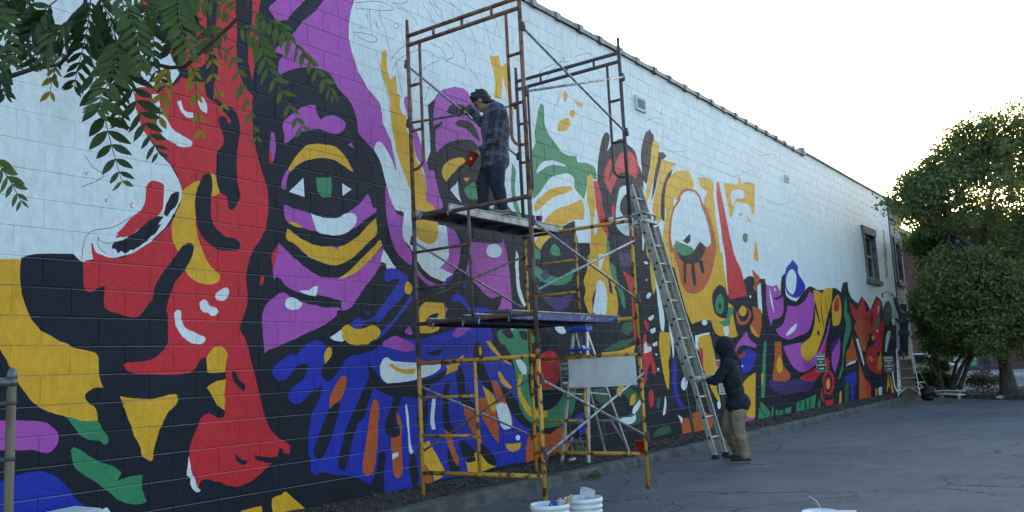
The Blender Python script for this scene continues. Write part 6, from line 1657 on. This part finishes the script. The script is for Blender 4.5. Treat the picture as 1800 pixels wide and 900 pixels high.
# red paint tub in his hand
M_tub = mat('tub_red', (.42, .02, .02), .45, (.3, .015, .015), scale=20); M_tubk = mat('tub_dark', (.03, .02, .02), .5); M_tuby = mat('tub_yellow', (.6, .35, .03), .5)
tbc = a1(828, 280, -.13); tb_ = thing('paint_tub', 'red paint tub with a yellow dot in the plaid shirted person\'s hand', 'paint tub', tbc)
Rt = rot_to(Vector((0, 0, 1))*.85+LEFT1*-.45, -FWD); mb = MB(); mb.lathe([(.045, -.075), (.056, .07), (.060, .072), (.060, .082), (.052, .082), (.046, -.06), (0.001, -.06)], tbc, 20, Rt); part(mb, 'tub', M_tub, tb_)
mb = MB(); mb.lathe([(.0605, .066), (.0625, .066), (.0625, .084), (.0605, .084)], tbc, 20, Rt); part(mb, 'rim', M_tubk, tb_)
mb = MB(); mb.ell(tbc+Rt @ Vector((.0512, 0, -.005)), (.004, .017, .017), Rt, 12, 8); part(mb, 'dot', M_tuby, tb_)
bh = Q.wrF+(LEFT1*.5+AWAY*.5).normalized()*.12; pb_ = thing('paint_brush', 'small brush in the plaid shirted person\'s raised hand at the wall', 'brush', bh)
mb = MB(); e_ = bh+(LEFT1*.3+AWAY*.7-Vector((0, 0, .15)))*.14; mb.tube([bh-(e_-bh)*.4, e_], [.006, .009], 8); part(mb, 'handle', M_twig if 'M_twig' in globals() else M_sole, pb_)
mb = MB(); mb.beam(e_, e_+(e_-bh).normalized()*.05, .028, .010); part(mb, 'bristles', M_hair, pb_)
# ---- hooded person holding the ladder
hz = on_z(1301, 813, 0); D2 = depth_of(hz)
def a2(x, y, o=0.0): return at_d(x, y, D2+o)
hp_ = thing('person', 'person in a navy hooded sweatshirt and khaki trousers holding the extension ladder', 'person', (hz.x, hz.y, 0))
Q = Pose(); Q.floor = 0.0; Q.face = LEFT1.copy(); Q.bulk = .010; Q.hem = .012; Q.pant = 1.2
vl = Vector((-.37, .93, 0)); va_ = Vector((.93, .37, 0)); Q.face = vl+va_*.15
Q.head = a2(1272, 610, .05); Q.hup = Vector((0, 0, 1))+vl*.18; Q.hface = vl*.9+va_*.35-Vector((0, 0, .15)); Q.neck = a2(1279, 628, .05)
Q.shN = a2(1282, 641, -.16); Q.shF = a2(1277, 639, .22); Q.elN = a2(1257, 671, -.14); Q.wrN = a2(1232, 666, .05); Q.elF = a2(1258, 668, .30); Q.wrF = a2(1247, 662, .40)
Q.hipN = a2(1300, 706, -.06); Q.hipF = a2(1293, 705, .14); Q.knN = a2(1297, 751, -.07); Q.knF = a2(1278, 751, .18); Q.anN = a2(1310, 800, -.02); Q.anF = a2(1297, 791, .42)
Q.anN.z = .09; Q.anF.z = .09
Q.toeN = Q.anN+vl*.17; Q.toeN.z = .03; Q.toeF = Q.anF+vl*.17; Q.toeF.z = .03
Q.hands = [(Q.wrN, vl*.9+va_*.25+Vector((0, 0, .1)), va_*1.0-vl*.2, 1, .75), (Q.wrF, vl*.9-va_*.1+Vector((0, 0, .05)), -va_*1.0-vl*.2, -1, .75)]
make_person(hp_, Q, M_navy, M_khaki, (M_shoek, M_sole), .012, 1.0, hood=M_navy, hand_m=M_glove, sleeve=.45, wr=.008)
# ---- painter on the far step ladder
f3 = FBc.lerp(TBc, .86); D3 = depth_of(f3); Z3F = f3.z-.02
def a3(x, y, o=0.0): return at_d(x, y, D3+o)
pp3 = thing('person', 'person in dark clothes reaching up with a brush from the far step ladder', 'person', (f3.x, f3.y, Z3F))
Q = Pose(); Q.floor = Z3F; Q.face = Vector((-.17, .98, 0))+Vector((.5, .1, 0))
l3 = Vector((-.17, .98, 0)); w3 = Vector((.98, .17, 0))
Q.head = a3(1587, 541.5); Q.hup = Vector((0, 0, 1))+w3*-.05; Q.hface = l3*.7+w3*.5+Vector((0, 0, .15)); Q.neck = a3(1588, 550); Q.shN = a3(1594, 555, -.1); Q.shF = a3(1584, 554, .12)
Q.elF = a3(1575.5, 535, .2); Q.wrF = a3(1572.5, 523.5, .26); Q.elN = a3(1584, 570, -.12); Q.wrN = a3(1574, 560, .02)
Q.hipN = a3(1591, 584, -.05); Q.hipF = a3(1587, 584, .1); Q.knN = a3(1592, 608, -.04); Q.knF = a3(1586, 608, .06); Q.anN = Vector((f3.x, f3.y, Z3F+.09))-axV*.05; Q.anF = Vector((f3.x, f3.y, Z3F+.09))+axV*.12
Q.toeN = Q.anN+vw*.15; Q.toeF = Q.anF+vw*.15; Q.toeN.z = Q.toeF.z = Z3F+.03
Q.hands = [(Q.wrN, l3+Vector((0, 0, .2)), w3, 1, .7), (Q.wrF, Vector((0, 0, 1))*.8+l3*.5, w3, -1, .7)]
M_dkblue = mat('dark_jacket', (.018, .024, .036), .9, (.03, .036, .05), scale=6, mix=1)
make_person(pp3, Q, M_dkblue, M_denim, (M_shoek, M_shoek), .016, 1.0, sleeve=.9)
br = Q.wrF+Vector((0, 0, .10))+l3*.03; b3 = thing('paint_brush', 'long handled brush in the raised hand of the painter on the far step ladder', 'brush', br); mb = MB(); mb.tube([br, br+l3*.16+Vector((0, 0, .10)), br+l3*.30+Vector((0, 0, .06))], .012, 6); part(mb, 'handle', M_post, b3); mb = MB(); mb.beam(br+l3*.30+Vector((0, 0, .08)), br+l3*.31+Vector((0, 0, -.06)), .05, .03); part(mb, 'bristles', M_hair, b3)
c3 = Q.wrN+l3*.06-Vector((0, 0, .09)); cp = thing('paint_pot', 'white pot held by the painter on the far step ladder', 'paint pot', c3); mb = MB(); mb.lathe([(.05, -.11), (.062, .08), (.056, .08), (.045, -.09), (.001, -.09)], c3, 16); part(mb, 'pot', M_glove, cp); mb = MB(); mb.tube([c3+Vector((.055*math.cos(a), .0, .07+.06*math.sin(a))) for a in (0, .6, 1.2, 1.8, 2.5, 3.14)], .004, 5); part(mb, 'handle', M_galv, cp)
# ---- passer-by across the street
z4 = on_x(1735, 655, 56); D4 = depth_of(z4)
def a4(x, y, o=0.0): return at_d(x, y, D4+o)
p4 = thing('person', 'person in dark clothes standing on the pavement before the brick shop', 'person', (z4.x, z4.y, .12))
Q = Pose(); Q.floor = .125; b4 = Vector((z4.x, z4.y, .125)); Q.face = Vector((-1, .2, 0)); lt = Vector((0, 1, 0)); up_ = Vector((0, 0, 1))
Q.head = b4+up_*1.62; Q.hup = up_; Q.hface = Q.face; Q.neck = b4+up_*1.45; Q.shN = b4+up_*1.38+lt*.18; Q.shF = b4+up_*1.38-lt*.18; Q.elN = b4+up_*1.1+lt*.24; Q.elF = b4+up_*1.1-lt*.24; Q.wrN = b4+up_*.9+lt*.2-Vector((.12, 0, 0)); Q.wrF = b4+up_*.88-lt*.24
Q.hipN = b4+up_*.88+lt*.09; Q.hipF = b4+up_*.88-lt*.09; Q.knN = b4+up_*.48+lt*.1; Q.knF = b4+up_*.48-lt*.1; Q.anN = b4+up_*.09+lt*.1; Q.anF = b4+up_*.09-lt*.12; Q.toeN = Q.anN-Vector((.15, 0, .05)); Q.toeF = Q.anF-Vector((.15, 0, .05))
Q.hands = [(Q.wrN, -up_*.6-Vector((.5, 0, 0)), -lt, 1, .4), (Q.wrF, -up_, lt, -1, .4)]
make_person(p4, Q, M_dkblue, M_denim, (M_shoek, M_shoek), .02, 1.0)
# ================================================================== small things
M_bkt = mat('bucket_white', (.62, .65, .67), .4, (.5, .53, .55), scale=9, mix=1, lo=.45, hi=.7)
def bucket(label, c, lean=0.0):
    t = thing('paint_bucket', label, 'bucket', c); h_ = .37; z = c.z
    pr = [(.128, 0), (.130, .004), (.141, .20), (.1425, .255), (.150, .257), (.150, .268), (.1435, .270), (.1445, .295), (.152, .297), (.152, .308), (.1455, .310), (.147, .335), (.155, .338), (.155, .352), (.150, .37), (.144, .37), (.140, .33), (.124, .012), (.001, .012)]
    mb = MB(); mb.lathe(pr, c, 40); part(mb, 'shell', M_bkt, t)
    mb = MB(); sgn = 1; pts = [c+Vector((.157*math.cos(a)*1.0, .157*math.sin(a), .315-.19*math.sin((a-.2)/2.75*math.pi))) for a in [.2+2.75*i/16 for i in range(17)]]
    mb.tube([RR_ @ (q-c)+c for q in pts] if False else pts, .0028, 6); part(mb, 'handle', M_galv, t)
    return t
bk1 = on_z(966.6, 885, .37); bk1.z = 0; bk2 = on_z(1025, 874, .37); bk2.z = 0
g = bucket('white plastic bucket holding a blue carton and wooden sticks', bk1); bucket('white plastic bucket with a clear plastic cup in it', bk2)
M_wood = mat('stick_wood', (.42, .31, .19), .8, (.33, .24, .15), scale=30, mix=1); M_carton = mat('carton_blue', (.015, .05, .32), .5); M_cwhite = mat('carton_white', (.6, .62, .64), .6)
M_cup = mat('clear_plastic', (.75, .8, .83), .12, spec=.6, alpha=.35); M_paper = mat('crumpled_paper', (.5, .42, .37), .85, (.4, .33, .29), scale=20, mix=1)
# rubbish standing inside the first bucket
def aab(x, y, d): return at_d(900+x/9, 820+y/9, d)
d1 = depth_of(bk1+Vector((0, 0, .37)))
ct = thing('blue_carton', 'blue and white folded carton in the front bucket', 'carton', bk1+Vector((.02, .0, .2)))
a, b, c_ = aab(585, 640, d1), aab(735, 622, d1), aab(645, 545, d1); dn = Vector((0, 0, -.22)); bkv = AWAY*.055
mb = MB(); mb.prism([a+dn*.8+RGT*.02, b+dn*.8-RGT*.02, b, c_+RGT*.018, c_-RGT*.014, a], bkv); part(mb, 'carton', M_carton, ct)
mb = MB(); m0 = (a+b)/2-FWD*.0015; mb.beam(m0+Vector((0, 0, -.01))-RGT*.012, c_-Vector((0, 0, .02))-RGT*.01, .006, .002, up=FWD); mb.beam(m0+RGT*.012, m0+RGT*.004+Vector((0, 0, .03)), .006, .002, up=FWD); part(mb, 'printed_mark', M_cwhite, ct)
def stick(label, p0, p1, w, m, name='paint_stick', cat='stick', th=.006):
    t = thing(name, label, cat, p0); mb = MB(); mb.beam(p0, p1, w, th, up=FWD.cross((p1-p0).normalized()) if False else FWD, bev=.001); part(mb, 'stick', m, t); return t
stick('pale wooden stirring stick standing in the front bucket', bk1+Vector((.03, -.03, .02)), aab(945, 445, d1-.03), .03, M_wood)
stick('short wooden stirring stick leaning in the front bucket', bk1+Vector((.05, -.02, .02)), aab(880, 470, d1+.02), .02, M_wood)
def crumple(label, c, r, m, seed, name='crumpled_paper', cat='paper'):
    gg = random.Random(seed); mb = MB(); mb.ell(c, r, None, 12, 8); mb.v = [(q[0]+gg.uniform(-.2, .2)*r[0], q[1]+gg.uniform(-.2, .2)*r[1], q[2]+gg.uniform(-.2, .2)*r[2]) for q in mb.v]; mb.sm = [False]*len(mb.sm)
    o = mb.build(name, m, None, c); return tag(o, label, cat)
crumple('crumpled beige paper at the back of the front bucket', aab(770, 575, d1+.06)-Vector((0, 0, .03)), (.05, .05, .06), M_paper, 3)
crumple('balled dark rag inside the front bucket', aab(690, 540, d1+.08)-Vector((0, 0, .02)), (.03, .03, .03), M_hair, 4, 'rag', 'rag')
d2 = depth_of(bk2+Vector((0, 0, .37))); cc2 = aab(1180, 440, d2)-Vector((0, 0, .01)); Rc = rot_to(Vector((0, 0, 1))+RGT*.25-FWD*.1, RGT)
pcup = thing('plastic_cup', 'clear plastic cup lying in the rear bucket', 'cup', cc2); mb = MB(); mb.lathe([(.062, .05), (.058, .052), (.05, -.07), (.001, -.07), (.001, -.073), (.053, -.073), (.062, .05)], cc2, 20, Rc); part(mb, 'cup', M_cup, pcup)
crumple('black crumpled scrap inside the rear bucket', aab(1190, 495, d2-.02)-Vector((0, 0, .0)), (.035, .02, .016), M_hair, 6, 'rag', 'rag')
# lid and tray at the bottom edge of the lot
lp = on_z(1441, 899, .02); ld = thing('bucket_lid', 'white bucket lid lying on the asphalt', 'lid', lp); mb = MB(); mb.lathe([(.150, 0), (.158, .004), (.158, .018), (.148, .022), (.14, .012), (.001, .012)], Vector((lp.x, lp.y, .004)), 32); part(mb, 'lid', M_bkt, ld)
mb = MB(); mb.tube([lp+Vector((.05, .0, .012)), lp+Vector((.045, .03, .08)), lp+Vector((.03, .10, .13))], .003, 5); part(mb, 'pull_strip', M_cwhite, ld)
l2 = on_z(1458, 906, .02); l2v = thing('bucket_lid', 'white flat lid lying on top of paint trash, partly over the other lid', 'lid', l2) if False else None
sp_ = on_z(1470, 905, .02); st_ = thing('paint_tray', 'white paint tray lying on the asphalt beside the bucket lid', 'paint tray', sp_); mb = MB(); mb.box(Vector((sp_.x, sp_.y, .02)), (.24, .34, .012), Matrix.Rotation(rad(20), 3, 'Z')); mb.box(Vector((sp_.x, sp_.y, .035)), (.25, .35, .012), Matrix.Rotation(rad(20), 3, 'Z'), .004); part(mb, 'tray', M_cwhite, st_)
# purple pot on the upper plank
pp_ = on_z(948, 391, ZP); pt = thing('paint_pot', 'small purple paint pot at the end of the upper plank', 'paint pot', (pp_.x, 5.85, ZP+.02)); pc_ = Vector((min(on_y(948, 391, 5.85).x, SX2-.1), 5.85, ZP-.002)); M_purp = mat('pot_purple', (.30, .05, .34), .45)
mb = MB(); mb.lathe([(.032, 0), (.04, .075), (.043, .076), (.043, .082), (.036, .082), (.030, .01), (.001, .01)], pc_, 18); part(mb, 'pot', M_purp, pt)
mb = MB(); mb.tube([pc_+Vector((.0, 0, .02)), pc_+Vector((.03, -.02, .15))], [.004, .005], 6); part(mb, 'brush_handle', M_wood, pt)
# red cup hanging on the scaffold leg
rc_ = on_y(1127, 786, 4.90); rcp = thing('red_cup', 'red plastic cup hooked on the yellow scaffold leg', 'cup', rc_); mb = MB(); mb.lathe([(.045, -.07), (.06, .07), (.063, .07), (.063, .078), (.055, .078), (.042, -.06), (.001, -.06)], rc_, 20); part(mb, 'cup', M_tub, rcp)
mb = MB(); mb.tube([rc_+Vector((.05, 0, .06)), rc_+Vector((.09, -.04, .12)), Vector((SX2, SYC, rc_.z+.16))], .003, 5); part(mb, 'wire', M_galv, rcp)
# litter in the bed
lt_ = on_z(1005, 812, .14); cn = thing('crushed_can', 'crushed pink and white can lying in the planting bed', 'can', (lt_.x, lt_.y, .14)); M_can = mat('can_pink', (.5, .3, .45), .4, (.6, .6, .62), scale=25, mix=1, lo=.5, hi=.52)
mb = MB(); mb.tube([Vector((lt_.x-.06, lt_.y+.01, .165)), Vector((lt_.x, lt_.y, .16)), Vector((lt_.x+.06, lt_.y-.015, .168))], [.03, .024, .031], 12); part(mb, 'can', M_can, cn)
# wood chips and leaf litter in the beds
gm = np.random.default_rng(4); n = 9000
mb = MB(); M_chip = mat('mulch_chips', (.045, .036, .03), .95, (.16, .14, .12), scale=40, mix=1, lo=.5, hi=.66)
def chips(n, fn, size, name, m):
    X = np.array([fn(gm.random(), gm.random()) for _ in range(n)]); d = gm.normal(size=(n, 3)); d[:, 2] *= .35; d /= np.linalg.norm(d, axis=1)[:, None]; u = np.cross(d, gm.normal(size=(n, 3))); u /= np.linalg.norm(u, axis=1)[:, None]; w = np.cross(d, u)
    L = size*(.4+gm.random(n)*1.2)[:, None]; W = L*.33; v = np.stack([X-d*L-u*W, X+d*L-u*W*.6, X+d*L+u*W, X-d*L+u*W*.7, X+w*W*.8], 1).reshape(-1, 3); i = np.arange(n)*5
    me = bpy.data.meshes.new(name); fs = np.concatenate([np.stack([i+a, i+b, i+4], 1) for a, b in ((0, 1), (1, 2), (2, 3), (3, 0))]); me.from_pydata(v.tolist(), [], fs.tolist()); me.materials.append(m); me.update()
    o = bpy.data.objects.new(name, me); col.objects.link(o); return o
def along(a, b):
    x_ = 3+30*a**1.5; y_ = 6.1+.62*b; return (x_, y_, bed_z(y_)+.006)
tag(chips(n, along, .022, 'mulch', M_chip), 'wood chips and dry litter covering the planting bed', 'mulch', kind='stuff')
def along2(a, b):
    q = kc+KD*(a*16)+KN*(.2+4.6*b); return (q.x, q.y, .165-.02*abs(b-.4))
tag(chips(3000, along2, .035, 'mulch', M_chip), 'wood chips on the street side bed', 'mulch', kind='stuff')
M_grit = mat('grit', (.12, .115, .11), .9, (.3, .3, .3), scale=60, mix=1)
def grit_f(a, b):
    x_ = 3+22*a**1.3; return (x_, YK-.02-.5*b**3-.02, .004)
tag(chips(2600, grit_f, .007, 'grit', M_grit), 'loose grit and crumbs along the kerb', 'grit', kind='stuff')
def grit_g(a, b):
    x_ = 4+16*a; return (x_, 5.6-9*b, .002)
tag(chips(1800, grit_g, .006, 'grit', M_grit), 'scattered grit on the asphalt', 'grit', kind='stuff')
# weeds at the kerb
M_weed = leaf_mat('weed_green', (.04, .09, .02), (.07, .13, .03), (.1, .18, .02), 20)
def weed(label, c, r, n, s):
    o = bpy.data.objects.new('weed', leaves_mesh('weed', [(Vector((0, 0, r*.6)), r), (Vector((r, 0, r*.4)), r*.7), (Vector((-r*.8, r*.2, r*.4)), r*.6)], n, s, M_weed, n, 1)); col.objects.link(o); o.location = c; tag(o, label, 'weed')
weed('green weed at the kerb foot beside the scaffold', on_z(1045, 840, .02), .07, 160, .016); weed('small leafy weed by the rear legs of the blue topped step ladder', on_z(1113, 780, .16), .10, 160, .028); weed('tiny weed in the kerb joint by the scaffold', on_z(1035, 838, .02), .04, 90, .012)
# ---- fence at the left edge
M_fpost = mat('fence_post_steel', (.15, .12, .075), .65, (.12, .055, .03), scale=5, mix=1, bump=.3, bscale=60, lo=.45, hi=.6, stretch=(1, 1, .35)); M_fcap = mat('fence_cap', (.13, .135, .14), .45, metal=.5); M_wire = mat('fence_wire', (.06, .06, .065), .5)
fp = at_d(21, 655, 5.0); fb_ = at_d(12, 905, 5.0); fx, fy_ = fp.x, fp.y; zt = fp.z
fe = thing('chain_link_fence', 'rusty chain link fence post with wire mesh at the mural\'s left', 'fence', (fx, fy_, 0))
fd = -Vector((sy_, -cy_, 0))*.75+Vector((-.5, -.35, 0)); fd.z = 0; fd.normalize()
mb = MB(); mb.tube([(fx, fy_, -.02), (fx, fy_, zt-.03)], .025, 16); po = part(mb, 'post', M_fpost, fe)
mb = MB(); mb.lathe([(.028, -.05), (.028, -.015), (.026, 0), (.019, .016), (.009, .027), (.001, .030)], (fx, fy_, zt), 16); sub(mb, 'cap', M_fcap, po, fe)
for zz in (on_y(20, 708, fy_).z, on_y(14, 807, fy_).z, .35):
    mb = MB(); mb.tube([(fx, fy_, zz-.011), (fx, fy_, zz+.011)], .0278, 16); mb.beam(Vector((fx, fy_, zz)), Vector((fx, fy_, zz))+fd*.09, .02, .02); sub(mb, 'tension_band', M_wire, po, fe)
mb = MB(); mb.tube([(fx, fy_, zt-.075), (fx, fy_, zt-.035)], .0285, 16); mb.tube([Vector((fx, fy_, zt-.055)), Vector((fx, fy_, zt-.055))+fd*.12], .028, 10); sub(mb, 'rail_cup', M_fcap, po, fe)
mb = MB(); p0 = Vector((fx, fy_, zt-.055)); mb.tube([p0+fd*.03, p0+fd*2.6], .021, 10); part(mb, 'top_rail', M_fcap, fe)
mb = MB(); mb.beam(Vector((fx, fy_, .08))+fd*.075, Vector((fx, fy_, zt-.08))+fd*.075, .006, .018, up=fd); part(mb, 'tension_bar', M_fcap, fe)
ms_ = MB(); D_ = .05; z0, z1 = .06, zt-.07; Wf = 2.5; k_ = int(Wf/D_)
for s in (-1, 1):
    Hm = z1-z0
    for i in range(-int(Hm/D_)-1, k_+int(Hm/D_)+2):
        x_a = i*D_; x_b = x_a+s*Hm; t0, t1 = (.075-x_a)/(x_b-x_a), (Wf-x_a)/(x_b-x_a)
        lo_, hi_ = max(0, min(t0, t1)), min(1, max(t0, t1))
        if hi_-lo_ < .02: continue
        a = Vector((fx, fy_, z0+Hm*lo_))+fd*(x_a+(x_b-x_a)*lo_); b = Vector((fx, fy_, z0+Hm*hi_))+fd*(x_a+(x_b-x_a)*hi_)
        off_ = Vector((-fd.y, fd.x, 0))*.002*s; ms_.tube([a+off_, b+off_], .0016, 4, False)
o = part(ms_, 'wire_mesh', M_wire, fe); o['kind'] = 'stuff'
# white plastic sheeting on the ground at the lower left
wq = on_y(150, 899, 6.2); wb = thing('white_board', 'white plastic board edge low beside the fence', 'board', (wq.x, 6.2, 0)); mb = MB(); R_ = Matrix.Rotation(rad(-3), 3, 'Y')
a, b = on_y(118, 906, 6.2), on_y(178, 893, 6.2); mb.prism([a, b, b+Vector((0, .35, .0)), a+Vector((0, .35, 0))], (0, 0, -.03)); part(mb, 'board', M_cwhite, wb)
mb = MB(); c = on_y(186, 897, 6.15); mb.tube([c-Vector((.06, 0, .02)), c, c+Vector((.03, 0, -.05))], .022, 8); part(mb, 'edge_tube', M_cwhite, wb)
for xx, zz in ((a.x+.05, a.z), (b.x-.05, b.z)):
    mb = MB(); mb.box((xx, 6.4, (zz-.03)/2+.05), (.05, .05, zz-.03-.1+.0)); part(mb, 'leg', M_cwhite, wb)
# ---- far end of the lot
gb = on_z(1633, 704, 0); bgm = mat('bin_bag_black', (.006, .006, .007), .55); mb = MB(); c = Vector((gb.x, gb.y, .2)); mb.ell(c, (.22, .22, .22), None, 20, 12); gg = random.Random(2)
mb.v = [(q[0]+.03*math.sin(q[2]*30+q[1]*9), q[1]+.03*math.sin(q[2]*26+q[0]*9), max(.0, q[2]+.02*math.sin(q[0]*31))) for q in mb.v]; cap_to(mb, c+Vector((0, 0, .17)), c+Vector((.02, .02, .28)), .06, .03); tag(mb.build('bin_bag', bgm, None, (gb.x, gb.y, 0)), 'black full bin bag at the corner of the kerb', 'bag')
for i_, (x0, y0, x1, y1, lab) in enumerate(((1646, 692, 1683, 693.5, 'lower white board lying by the kerb near the black bin bag'), (1649, 685.8, 1685, 687, 'upper white board lying by the kerb near the black bin bag'))):
    a, b = on_z(x0, y0, .24), on_z(x1, y1, .24); d = (b-a); nv = Vector((-d.y, d.x, 0)).normalized(); nv = nv if nv.x > 0 else -nv
    mb = MB(); mb.prism([a, b, b+nv*.22, a+nv*.22], (0, 0, -.02)); tb2 = thing('white_board', lab, 'board', ((a+b)/2)); part(mb, 'board', M_cwhite, tb2)
    for q in (a.lerp(b, .1), a.lerp(b, .9)): mb = MB(); mb.box(q+nv*.1+Vector((0, 0, -.065)), (.06, .06, .1)); part(mb, 'block', M_wood, tb2)
for x_, lab in ((1775, 'white paint pot with a brush in it at the foot of the big trunk'), (1783, 'white paint pot without a brush at the foot of the big trunk')):
    c = on_z(x_, 690, .15); t = thing('paint_pot', lab, 'paint pot', c); mb = MB(); mb.lathe([(.085, 0), (.10, .16), (.105, .165), (.095, .17), (.082, .01), (.001, .01)], c, 18); part(mb, 'pot', M_bkt, t)
    if x_ == 1775: mb = MB(); mb.tube([c+Vector((0, 0, .02)), c+Vector((.0, .03, .34))], .009, 6); part(mb, 'brush_handle', M_wood, t)
c = on_z(1763, 700, .03); crumple('crumpled white wrapper at the foot of the street end kerb', c+Vector((0, 0, .03)), (.12, .16, .05), M_cwhite, 9, 'wrapper', 'litter')
